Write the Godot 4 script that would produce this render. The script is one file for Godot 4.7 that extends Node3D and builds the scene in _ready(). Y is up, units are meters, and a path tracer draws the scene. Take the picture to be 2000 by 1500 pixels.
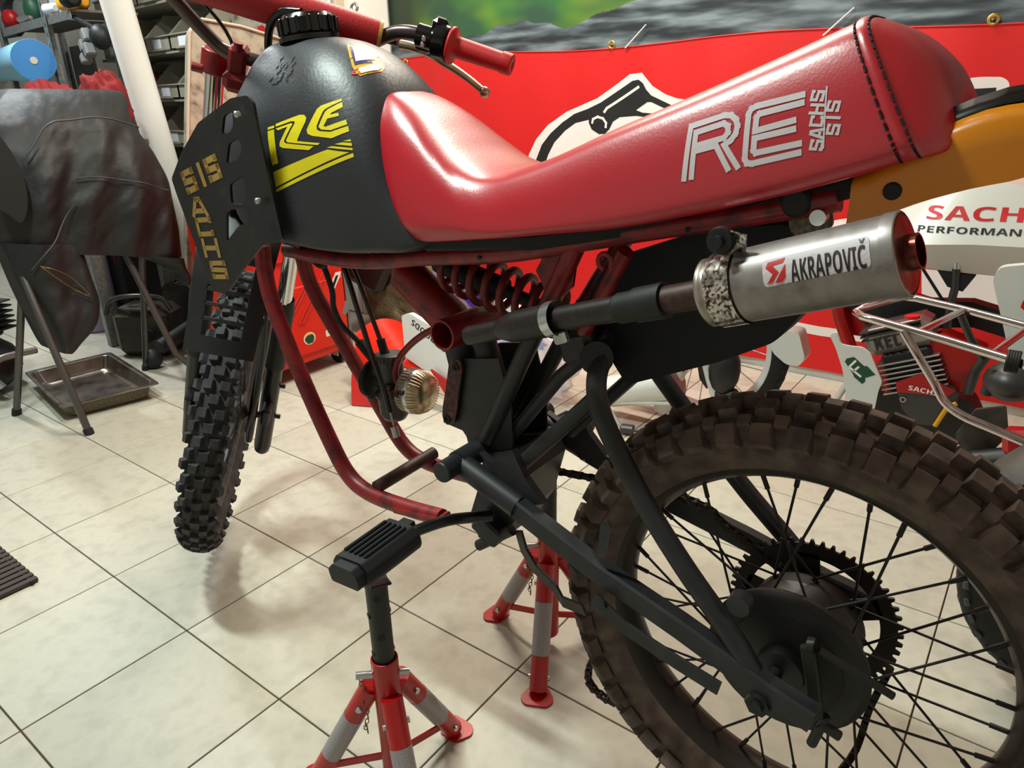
extends Node3D
# A workshop: a stripped red and black trial motorcycle on two jack stands.
# Units are metres. The bike points towards -X, its left side faces +Z.

const MID := 0.457            # z of the bike's middle plane

class MB:
	var v := PackedVector3Array()
	var n := PackedVector3Array()
	var ix := PackedInt32Array()

	func tri(a: Vector3, b: Vector3, c: Vector3) -> void:
		var nn := (c - a).cross(b - a)
		if nn.length_squared() < 1e-18: return
		nn = nn.normalized()
		var k := v.size()
		v.append(a); v.append(b); v.append(c)
		n.append(nn); n.append(nn); n.append(nn)
		ix.append(k); ix.append(k + 1); ix.append(k + 2)

	func quad(a: Vector3, b: Vector3, c: Vector3, d: Vector3) -> void:
		tri(a, b, c); tri(a, c, d)

	# smooth sheet of rows of points; cu closes each row, cv closes the last row onto the first
	func grid(rows: Array, cu := false, cv := false, flip := false) -> void:
		var nr := rows.size()
		var nc: int = rows[0].size()
		var base := v.size()
		for r in rows:
			for p in r:
				v.append(p); n.append(Vector3.ZERO)
		var rr := nr if cv else nr - 1
		var cc := nc if cu else nc - 1
		for r in rr:
			for c in cc:
				var a := base + r * nc + c
				var b := base + r * nc + (c + 1) % nc
				var d := base + ((r + 1) % nr) * nc + c
				var e := base + ((r + 1) % nr) * nc + (c + 1) % nc
				if flip:
					_st(a, d, b); _st(b, d, e)
				else:
					_st(a, b, d); _st(b, e, d)
		for k in range(base, v.size()):
			n[k] = n[k].normalized() if n[k].length_squared() > 1e-20 else Vector3.UP

	func _st(a: int, b: int, c: int) -> void:
		var nn := (v[c] - v[a]).cross(v[b] - v[a])
		if nn.length_squared() < 1e-20: return
		n[a] += nn; n[b] += nn; n[c] += nn
		ix.append(a); ix.append(b); ix.append(c)

	func fan(ring: Array, flip := false) -> void:
		var c := Vector3.ZERO
		for p in ring: c += p
		c /= ring.size()
		for k in ring.size():
			if flip: tri(c, ring[(k + 1) % ring.size()], ring[k])
			else: tri(c, ring[k], ring[(k + 1) % ring.size()])

	# round bar along a path; r is a radius or one per point; flat squashes it
	func tube(path: Array, r, sides := 12, caps := true, flat := 1.0, up := Vector3.ZERO) -> void:
		var rows := []
		var pn := Vector3.ZERO
		var m := path.size()
		for k in m:
			var t: Vector3 = (path[min(k + 1, m - 1)] - path[max(k - 1, 0)]).normalized()
			if k == 0:
				pn = up if up != Vector3.ZERO else (Vector3.UP if abs(t.y) < 0.9 else Vector3.RIGHT)
			pn = (pn - t * pn.dot(t)).normalized()
			var bn := t.cross(pn)
			var rad: float = r[k] if r is Array else r
			var row := []
			for s in sides:
				var an := TAU * s / sides
				row.append(path[k] + pn * cos(an) * rad * flat + bn * sin(an) * rad)
			rows.append(row)
		grid(rows, true, false)
		if caps:
			fan(rows[0], true); fan(rows[m - 1], false)

	# profile of Vector2(radius, height) turned about the local y axis of xf
	func lathe(prof: Array, xf: Transform3D, sides := 24, hard := false) -> void:
		if hard:
			for k in prof.size() - 1:
				lathe([prof[k], prof[k + 1]], xf, sides)
			return
		var rows := []
		for p in prof:
			var row := []
			for s in sides:
				var an := TAU * s / sides
				row.append(xf * Vector3(cos(an) * p.x, p.y, sin(an) * p.x))
			rows.append(row)
		grid(rows, true, false, true)

	func box(c: Vector3, s: Vector3, b := Basis(), bev := 0.0) -> void:
		var h := s * 0.5
		bev = min(bev, min(h.x, min(h.y, h.z)) * 0.9)
		if bev <= 0.0:
			for ax in 3:
				for sg in [-1.0, 1.0]:
					var u := (ax + 1) % 3
					var w := (ax + 2) % 3
					var q := []
					for e in [[-1, -1], [1, -1], [1, 1], [-1, 1]]:
						var p := Vector3.ZERO
						p[ax] = sg * h[ax]; p[u] = e[0] * h[u]; p[w] = e[1] * h[w]
						q.append(c + b * p)
					if sg > 0: quad(q[3], q[2], q[1], q[0])
					else: quad(q[0], q[1], q[2], q[3])
			return
		# chamfered: corner (sx,sy,sz) has three points, one for each face
		var P := {}
		for sx in [-1, 1]:
			for sy in [-1, 1]:
				for sz in [-1, 1]:
					for ax in 3:
						var sg3 := Vector3(sx, sy, sz)
						var p := sg3 * (h - Vector3.ONE * bev)
						p[ax] = sg3[ax] * h[ax]
						P[[sx, sy, sz, ax]] = c + b * p
		for ax in 3:
			for sg in [-1, 1]:
				var u := (ax + 1) % 3
				var w := (ax + 2) % 3
				var q := []
				for e in [[-1, -1], [1, -1], [1, 1], [-1, 1]]:
					var k := [0, 0, 0, ax]
					k[ax] = sg; k[u] = e[0]; k[w] = e[1]
					q.append(P[k])
				if sg > 0: quad(q[3], q[2], q[1], q[0])
				else: quad(q[0], q[1], q[2], q[3])
			var u2 := (ax + 1) % 3
			var w2 := (ax + 2) % 3
			for su in [-1, 1]:
				for sw in [-1, 1]:
					var k1 := [0, 0, 0, u2]
					k1[ax] = -1; k1[u2] = su; k1[w2] = sw
					var k2 := k1.duplicate(); k2[ax] = 1
					var k3 := k1.duplicate(); k3[3] = w2
					var k4 := k2.duplicate(); k4[3] = w2
					if su * sw > 0: quad(P[k1], P[k3], P[k4], P[k2])
					else: quad(P[k1], P[k2], P[k4], P[k3])
		for sx in [-1, 1]:
			for sy in [-1, 1]:
				for sz in [-1, 1]:
					if sx * sy * sz > 0: tri(P[[sx, sy, sz, 2]], P[[sx, sy, sz, 1]], P[[sx, sy, sz, 0]])
					else: tri(P[[sx, sy, sz, 0]], P[[sx, sy, sz, 1]], P[[sx, sy, sz, 2]])

	# flat polygon in the local xy plane of xf, thickened from 0 to d along local z
	func prism(poly: Array, xf: Transform3D, d: float, smooth := false) -> void:
		var pv := PackedVector2Array(poly)
		if Geometry2D.is_polygon_clockwise(pv): pv.reverse()
		var t := Geometry2D.triangulate_polygon(pv)
		for k in range(0, t.size(), 3):
			var a := pv[t[k]]; var b := pv[t[k + 1]]; var c := pv[t[k + 2]]
			if (b - a).cross(c - a) < 0:
				var q := b; b = c; c = q
			tri(xf * Vector3(a.x, a.y, d), xf * Vector3(c.x, c.y, d), xf * Vector3(b.x, b.y, d))
			tri(xf * Vector3(a.x, a.y, 0), xf * Vector3(b.x, b.y, 0), xf * Vector3(c.x, c.y, 0))
		var m := pv.size()
		if smooth:
			var r0 := []; var r1 := []
			for p in pv:
				r0.append(xf * Vector3(p.x, p.y, 0)); r1.append(xf * Vector3(p.x, p.y, d))
			grid([r0, r1], true, false)
			return
		for k in m:
			var a2 := pv[k]; var b2 := pv[(k + 1) % m]
			quad(xf * Vector3(a2.x, a2.y, 0), xf * Vector3(a2.x, a2.y, d), xf * Vector3(b2.x, b2.y, d), xf * Vector3(b2.x, b2.y, 0))

	# sheet with thickness: rows pushed along their normals
	func shell(rows: Array, th: float) -> void:
		var nr := rows.size(); var nc: int = rows[0].size()
		var back := []
		for r in nr:
			var row := []
			for c in nc:
				var du: Vector3 = rows[r][min(c + 1, nc - 1)] - rows[r][max(c - 1, 0)]
				var dv: Vector3 = rows[min(r + 1, nr - 1)][c] - rows[max(r - 1, 0)][c]
				row.append(rows[r][c] + du.cross(dv).normalized() * th)
			back.append(row)
		grid(rows); grid(back, false, false, true)
		for r in nr - 1:
			quad(rows[r][0], rows[r + 1][0], back[r + 1][0], back[r][0])
			quad(rows[r][nc - 1], back[r][nc - 1], back[r + 1][nc - 1], rows[r + 1][nc - 1])
		for c in nc - 1:
			quad(rows[0][c], back[0][c], back[0][c + 1], rows[0][c + 1])
			quad(rows[nr - 1][c], rows[nr - 1][c + 1], back[nr - 1][c + 1], back[nr - 1][c])

	func ball(c: Vector3, r: Vector3, sides := 16, b := Basis()) -> void:
		var rows := []
		var m: int = max(5, sides / 2)
		for k in m + 1:
			var ph := PI * k / m
			var row := []
			for s in sides:
				var an := TAU * s / sides
				row.append(c + b * Vector3(sin(ph) * cos(an) * r.x, cos(ph) * r.y, sin(ph) * sin(an) * r.z))
			rows.append(row)
		grid(rows, true, false)

	func add(o: MB, xf: Transform3D) -> void:
		var k := v.size()
		for p in o.v: v.append(xf * p)
		for q in o.n: n.append((xf.basis * q).normalized())
		for i in o.ix: ix.append(i + k)

	func mesh() -> ArrayMesh:
		var a := []
		a.resize(Mesh.ARRAY_MAX)
		a[Mesh.ARRAY_VERTEX] = v; a[Mesh.ARRAY_NORMAL] = n; a[Mesh.ARRAY_INDEX] = ix
		var m := ArrayMesh.new()
		m.add_surface_from_arrays(Mesh.PRIMITIVE_TRIANGLES, a)
		return m

# ---------------------------------------------------------------- nodes
var used := {}
func numbered(s: String) -> String:
	if not used.has(s):
		used[s] = 0
		return s
	used[s] += 1
	return "%s_%03d" % [s, used[s]]

func tag(o: Node, label: String, category: String, group := "", kind := "") -> void:
	if label: o.set_meta("label", label)
	if category: o.set_meta("category", category)
	if group: o.set_meta("group", group)
	if kind: o.set_meta("kind", kind)

# a thing with parts; its node stands at the thing's base and the parts are given in world metres
func thing(called: String, label: String, category: String, at := Vector3.ZERO, group := "") -> Node3D:
	var o := Node3D.new()
	o.name = numbered(called)
	add_child(o)
	o.position = at
	tag(o, label, category, group)
	return o

func part(called: String, b: MB, m: Material, parent: Node3D, label := "") -> MeshInstance3D:
	var o := MeshInstance3D.new()
	o.name = called
	o.mesh = b.mesh()
	o.material_override = m
	parent.add_child(o, true)
	if not (parent is MeshInstance3D) and parent.get_parent() == self:
		o.position = -parent.position
	if label: o.set_meta("label", label)
	return o

func single(called: String, b: MB, m: Material, label: String, category: String, group := "", at := Vector3.ZERO) -> MeshInstance3D:
	var o := MeshInstance3D.new()
	o.name = numbered(called)
	o.mesh = b.mesh()
	o.material_override = m
	o.position = at
	add_child(o)
	tag(o, label, category, group)
	return o

func structure(called: String, b: MB, m: Material) -> MeshInstance3D:
	var o := single(called, b, m, "", "")
	o.set_meta("kind", "structure")
	return o

# ---------------------------------------------------------------- paths and shapes
func smooth(pts: Array, per := 6) -> Array:
	var out := []
	var m := pts.size()
	for k in m - 1:
		var p0: Vector3 = pts[max(k - 1, 0)]
		var p1: Vector3 = pts[k]
		var p2: Vector3 = pts[k + 1]
		var p3: Vector3 = pts[min(k + 2, m - 1)]
		for s in per:
			out.append(p1.cubic_interpolate(p2, p0, p3, float(s) / per))
	out.append(pts[m - 1])
	return out

func smooth2(pts: Array, per := 5, closed := true) -> Array:
	var out := []
	var m := pts.size()
	for k in (m if closed else m - 1):
		var p0: Vector2 = pts[(k - 1 + m) % m] if closed else pts[max(k - 1, 0)]
		var p1: Vector2 = pts[k]
		var p2: Vector2 = pts[(k + 1) % m]
		var p3: Vector2 = pts[(k + 2) % m] if closed else pts[min(k + 2, m - 1)]
		for s in per:
			out.append(p1.cubic_interpolate(p2, p0, p3, float(s) / per))
	if not closed: out.append(pts[m - 1])
	return out

# rounds the corners of a flat outline
func rounded(pts: Array, r: float, seg := 4) -> Array:
	var out := []
	var m := pts.size()
	for k in m:
		var p: Vector2 = pts[k]
		var a: Vector2 = pts[(k - 1 + m) % m] - p
		var b: Vector2 = pts[(k + 1) % m] - p
		var rr: float = min(r, min(a.length(), b.length()) * 0.45)
		var s: Vector2 = p + a.normalized() * rr
		var e: Vector2 = p + b.normalized() * rr
		for t in seg + 1:
			var q := float(t) / seg
			out.append(s.lerp(p, q).lerp(p.lerp(e, q), q))
	return out

func frame_of(y_axis: Vector3, at: Vector3, hint := Vector3(0.13, 0.3, 1.0)) -> Transform3D:
	var y := y_axis.normalized()
	var x := y.cross(hint).normalized()
	return Transform3D(Basis(x, y, x.cross(y)), at)

func lerp_tab(tab: Array, x: float) -> Array:
	# tab rows: [x, a, b, ...] with rising x, joined by smooth curves
	var m := tab.size()
	if x <= tab[0][0]: return tab[0]
	if x >= tab[m - 1][0]: return tab[m - 1]
	for k in m - 1:
		if x <= tab[k + 1][0]:
			var t: float = (x - tab[k][0]) / (tab[k + 1][0] - tab[k][0])
			var out := [x]
			for c in range(1, tab[0].size()):
				var p0: float = tab[max(k - 1, 0)][c]
				var p3: float = tab[min(k + 2, m - 1)][c]
				out.append(cubic_interpolate(tab[k][c], tab[k + 1][c], p0, p3, t))
			return out
	return tab[m - 1]

# ---------------------------------------------------------------- writing and stickers
var bold_font: SystemFont
var plain_font: SystemFont
func text_tris(s: String, height: float, bold := true, stretch := 1.0) -> PackedVector3Array:
	# flat letters in the xy plane, centred, as loose triangles
	var t := TextMesh.new()
	t.text = s
	t.font = bold_font if bold else plain_font
	t.font_size = 64
	t.pixel_size = 0.01
	t.depth = 0.0
	t.curve_step = 1.0
	var a := t.get_mesh_arrays()
	var vv: PackedVector3Array = a[Mesh.ARRAY_VERTEX]
	var ii = a[Mesh.ARRAY_INDEX]
	var lo := Vector2(1e9, 1e9)
	var hi := Vector2(-1e9, -1e9)
	for p in vv:
		lo = lo.min(Vector2(p.x, p.y)); hi = hi.max(Vector2(p.x, p.y))
	var k: float = height / max(hi.y - lo.y, 1e-6)
	var c := (lo + hi) * 0.5
	var out := PackedVector3Array()
	var emit := func(i): out.append(Vector3((vv[i].x - c.x) * k * stretch, (vv[i].y - c.y) * k, 0))
	if ii != null and ii.size() > 0:
		for i in ii: emit.call(i)
	else:
		for i in vv.size(): emit.call(i)
	return out

func poly_tris(poly: Array) -> PackedVector3Array:
	var pv := PackedVector2Array(poly)
	var out := PackedVector3Array()
	for i in Geometry2D.triangulate_polygon(pv): out.append(Vector3(pv[i].x, pv[i].y, 0))
	return out

func stroke_tris(pts: Array, w: float) -> PackedVector3Array:
	# a pen line of width w: one bar for each segment, lengthened by half a width at the corners
	var out := PackedVector3Array()
	for k in pts.size() - 1:
		var p: Vector2 = pts[k]
		var q: Vector2 = pts[k + 1]
		var d := (q - p).normalized()
		var m := Vector2(-d.y, d.x) * w * 0.5
		if k > 0: p -= d * w * 0.46
		if k < pts.size() - 2: q += d * w * 0.46
		for v in [p - m, q - m, q + m, p - m, q + m, p + m]: out.append(Vector3(v.x, v.y, 0))
	return out

func split_tris(t: PackedVector3Array, longest: float) -> PackedVector3Array:
	var out := PackedVector3Array()
	var todo := [t]
	while todo.size() > 0:
		var cur: PackedVector3Array = todo.pop_back()
		var more := PackedVector3Array()
		for k in range(0, cur.size(), 3):
			var p := [cur[k], cur[k + 1], cur[k + 2]]
			var best := 0; var bl := 0.0
			for e in 3:
				var l: float = p[e].distance_to(p[(e + 1) % 3])
				if l > bl: bl = l; best = e
			if bl <= longest:
				for q in p: out.append(q)
			else:
				var a: Vector3 = p[best]; var b: Vector3 = p[(best + 1) % 3]; var c: Vector3 = p[(best + 2) % 3]
				var m := (a + b) * 0.5
				for q in [a, m, c, m, b, c]: more.append(q)
		if more.size() > 0: todo.append(more)
	return out

# lays loose triangles given in (x, y) of the bike onto the +Z side of a surface
func drape(t: PackedVector3Array, surf: MB, lift := 0.0006, longest := 0.012) -> MB:
	var s := split_tris(t, longest)
	var b := MB.new()
	var lo := Vector2(1e9, 1e9)
	var hi := Vector2(-1e9, -1e9)
	for p in s:
		lo = lo.min(Vector2(p.x, p.y)); hi = hi.max(Vector2(p.x, p.y))
	var cand := PackedInt32Array()
	for k in range(0, surf.ix.size(), 3):
		var p0 := surf.v[surf.ix[k]]; var p1 := surf.v[surf.ix[k + 1]]; var p2 := surf.v[surf.ix[k + 2]]
		if max(p0.x, max(p1.x, p2.x)) < lo.x or min(p0.x, min(p1.x, p2.x)) > hi.x: continue
		if max(p0.y, max(p1.y, p2.y)) < lo.y or min(p0.y, min(p1.y, p2.y)) > hi.y: continue
		cand.append(k)
	var cache := {}
	var q := PackedVector3Array()
	for p in s:
		var key := Vector2i(roundi(p.x * 20000), roundi(p.y * 20000))
		if not cache.has(key):
			var z := -1e9
			for k in cand:
				var a := surf.v[surf.ix[k]]; var c := surf.v[surf.ix[k + 1]]; var d := surf.v[surf.ix[k + 2]]
				var den := (c.x - a.x) * (d.y - a.y) - (d.x - a.x) * (c.y - a.y)
				if abs(den) < 1e-12: continue
				var u := ((p.x - a.x) * (d.y - a.y) - (d.x - a.x) * (p.y - a.y)) / den
				var w := ((c.x - a.x) * (p.y - a.y) - (p.x - a.x) * (c.y - a.y)) / den
				if u < -1e-5 or w < -1e-5 or u + w > 1.00001: continue
				z = max(z, a.z + u * (c.z - a.z) + w * (d.z - a.z))
			cache[key] = z
		q.append(Vector3(p.x, p.y, cache[key] + lift))
	for k in range(0, q.size(), 3):
		if q[k].z < -1e8 or q[k + 1].z < -1e8 or q[k + 2].z < -1e8: continue
		if (q[k + 1] - q[k]).cross(q[k + 2] - q[k]).z > 0: b.tri(q[k], q[k + 2], q[k + 1])
		else: b.tri(q[k], q[k + 1], q[k + 2])
	return b

# lays a sticker outlined by points of a surface onto it, seen from direction d
func drape_from(outline: Array, surf: MB, d: Vector3, lift := 0.0006) -> MB:
	var z := d.normalized()
	var x := Vector3.UP.cross(z).normalized()
	var back := Basis(x, z.cross(x), z)
	var to := back.transposed()
	var turned := MB.new()
	for p in surf.v: turned.v.append(to * p)
	turned.ix = surf.ix
	var flat := []
	for p in outline:
		var q: Vector3 = to * p
		flat.append(Vector2(q.x, q.y))
	var lain := drape(poly_tris(flat), turned, lift)
	var out := MB.new()
	out.add(lain, Transform3D(back, Vector3.ZERO))
	return out

func flat_on(t: PackedVector3Array, xf: Transform3D) -> MB:
	var b := MB.new()
	for k in range(0, t.size(), 3):
		var n2 := (t[k + 1] - t[k]).cross(t[k + 2] - t[k]).z
		if n2 > 0: b.tri(xf * t[k], xf * t[k + 2], xf * t[k + 1])
		else: b.tri(xf * t[k], xf * t[k + 1], xf * t[k + 2])
	return b

func moved(t: PackedVector3Array, o: Vector2, turn := 0.0) -> PackedVector3Array:
	var out := PackedVector3Array()
	for p in t:
		var q := Vector2(p.x, p.y).rotated(turn) + o
		out.append(Vector3(q.x, q.y, 0))
	return out

# ---------------------------------------------------------------- materials
var M := {}
func noise_image(freq: float, seed_: int, size := 512, octaves := 4, cell := false) -> Image:
	var f := FastNoiseLite.new()
	f.seed = seed_
	f.noise_type = FastNoiseLite.TYPE_CELLULAR if cell else FastNoiseLite.TYPE_SIMPLEX_SMOOTH
	f.frequency = freq
	f.fractal_octaves = octaves
	return f.get_seamless_image(size, size)

func ramp_texture(freq: float, seed_: int, stops: Array, size := 512, octaves := 4) -> ImageTexture:
	# stops: [value, colour] over the noise
	var src := noise_image(freq, seed_, size, octaves)
	var g := Gradient.new()
	var offs := PackedFloat32Array(); var cols := PackedColorArray()
	for s in stops:
		offs.append(s[0]); cols.append(s[1])
	g.offsets = offs; g.colors = cols
	var out := Image.create(size, size, true, Image.FORMAT_RGB8)
	var lut := []
	for k in 256: lut.append(g.sample(k / 255.0))
	for y in size:
		for x in size:
			out.set_pixel(x, y, lut[int(src.get_pixel(x, y).r * 255.0)])
	out.generate_mipmaps()
	return ImageTexture.create_from_image(out)

func bump_texture(freq: float, seed_: int, strength := 4.0, size := 256, octaves := 3, cell := false) -> ImageTexture:
	var im := noise_image(freq, seed_, size, octaves, cell)
	im.convert(Image.FORMAT_RGBA8)
	im.bump_map_to_normal_map(strength)
	im.generate_mipmaps()
	return ImageTexture.create_from_image(im)

func mat(c: Color, rough := 0.5, metal := 0.0, spec := 0.5) -> StandardMaterial3D:
	var m := StandardMaterial3D.new()
	m.albedo_color = c
	m.roughness = rough
	m.metallic = metal
	m.metallic_specular = spec
	return m

func textured(tex: Texture2D, scale: float, rough := 0.6, metal := 0.0, tint := Color.WHITE) -> StandardMaterial3D:
	var m := mat(tint, rough, metal)
	m.albedo_texture = tex
	m.uv1_triplanar = true
	m.uv1_scale = Vector3.ONE * scale
	return m

func bumpy(m: StandardMaterial3D, tex: Texture2D, scale: float, amount := 1.0) -> StandardMaterial3D:
	m.normal_enabled = true
	m.normal_texture = tex
	m.normal_scale = amount
	m.uv1_triplanar = true
	m.uv1_scale = Vector3.ONE * scale
	return m


# ---------------------------------------------------------------- the room
const TILE := 1.0 / 3.0
const X0 := -4.4
const X1 := 4.0
const Z0 := -1.6667
const Z1 := 3.3333
const HIGH := 2.75

func wall(called: String, c: Vector3, s: Vector3, m: Material) -> void:
	var b = MB.new()
	b.box(Vector3.ZERO, s)
	var o = structure(called, b, m)
	o.position = c

func build_room() -> void:
	var mx = (X0 + X1) * 0.5
	var mz = (Z0 + Z1) * 0.5
	# floor: mortar bed and single tiles with narrow joints
	var bed = MB.new()
	bed.box(Vector3(0, -0.055, 0), Vector3(X1 - X0, 0.10, Z1 - Z0))
	var fl = structure("floor", bed, M.grout)
	fl.position = Vector3(mx, 0, mz)
	var tb = MB.new()
	tb.box(Vector3(0, -0.005, 0), Vector3(TILE - 0.0032, 0.010, TILE - 0.0032), Basis(), 0.0009)
	var tm = tb.mesh()
	var rng = RandomNumberGenerator.new()
	rng.seed = 5
	for a in range(-12, 12):
		for c in range(-5, 7):
			var t = MeshInstance3D.new()
			t.name = "tile"
			t.mesh = tm
			t.material_override = M.tiles[rng.randi() % M.tiles.size()]
			fl.add_child(t, true)
			t.position = Vector3((a + 0.5) * TILE - mx, rng.randf_range(-0.0003, 0.0), (c + 0.5) * TILE - mz)
	wall("wall_back", Vector3(mx, HIGH / 2, Z0 - 0.05), Vector3(X1 - X0 + 0.2, HIGH + 0.2, 0.1), M.plaster)
	wall("wall_left", Vector3(X0 - 0.05, HIGH / 2, mz), Vector3(0.1, HIGH + 0.2, Z1 - Z0), M.plaster)
	wall("wall_right", Vector3(X1 + 0.05, HIGH / 2, mz), Vector3(0.1, HIGH + 0.2, Z1 - Z0), M.plaster)
	wall("wall_front", Vector3(mx, HIGH / 2, Z1 + 0.05), Vector3(X1 - X0 + 0.2, HIGH + 0.2, 0.1), M.plaster)
	wall("ceiling", Vector3(mx, HIGH + 0.05, mz), Vector3(X1 - X0 + 0.2, 0.1, Z1 - Z0 + 0.2), M.plaster)

func ceiling_lamp(at: Vector3, size: Vector2, turn: float, c: Color, energy: float, label: String) -> void:
	var t = thing("ceiling_lamp", label, "lamp", at)
	t.rotation.y = turn
	var h = MB.new()
	h.box(Vector3(0, 0.03, 0), Vector3(size.x + 0.04, 0.06, size.y + 0.03), Basis(), 0.008)
	var ho = part("housing", h, M.white_paint, t)
	ho.position = Vector3.ZERO
	var d = MB.new()
	d.box(Vector3(0, -0.008, 0), Vector3(size.x, 0.016, size.y), Basis(), 0.004)
	var em = mat(Color(0.95, 0.95, 0.95), 0.6)
	em.emission_enabled = true
	em.emission = c
	em.emission_energy_multiplier = 3.0
	var di = part("diffuser", d, em, t)
	di.position = Vector3.ZERO
	var l = AreaLight3D.new()
	l.name = "lamp_light"
	t.add_child(l)
	l.area_size = size
	l.area_normalize_energy = true
	l.light_color = c
	l.light_energy = energy
	l.area_range = 12.0
	l.shadow_enabled = true
	l.position = Vector3(0, -0.022, 0)
	l.rotation = Vector3(-PI / 2, 0, 0)


# ---------------------------------------------------------------- the motorcycle
func mirror(pts: Array) -> Array:
	var out = []
	for p in pts: out.append(Vector3(p.x, p.y, 2.0 * MID - p.z))
	return out

# flat-sided bar of width w (across) and height h (along up), edges chamfered
func bar(b: MB, path: Array, w: float, h: float, up := Vector3.UP, ch := 0.2) -> void:
	var rows = []
	var m = path.size()
	var c: float = min(w, h) * ch
	var sec = [Vector2(-w / 2 + c, -h / 2), Vector2(w / 2 - c, -h / 2), Vector2(w / 2, -h / 2 + c), Vector2(w / 2, h / 2 - c), Vector2(w / 2 - c, h / 2), Vector2(-w / 2 + c, h / 2), Vector2(-w / 2, h / 2 - c), Vector2(-w / 2, -h / 2 + c)]
	for k in m:
		var t: Vector3 = (path[min(k + 1, m - 1)] - path[max(k - 1, 0)]).normalized()
		var u = (up - t * up.dot(t)).normalized()
		var s = u.cross(t)
		var row = []
		for q in sec: row.append(path[k] + s * q.x + u * q.y)
		rows.append(row)
	for k in m - 1:
		for j in 8:
			b.quad(rows[k][j], rows[k][(j + 1) % 8], rows[k + 1][(j + 1) % 8], rows[k + 1][j])
	b.fan(rows[0], true); b.fan(rows[m - 1])

func tubes(called: String, pts: Array, r, m: Material, parent: Node3D, per := 6, label := "") -> MeshInstance3D:
	var b = MB.new()
	b.tube(smooth(pts, per) if per > 1 else pts, r, 14)
	return part(called, b, m, parent, label)

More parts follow.
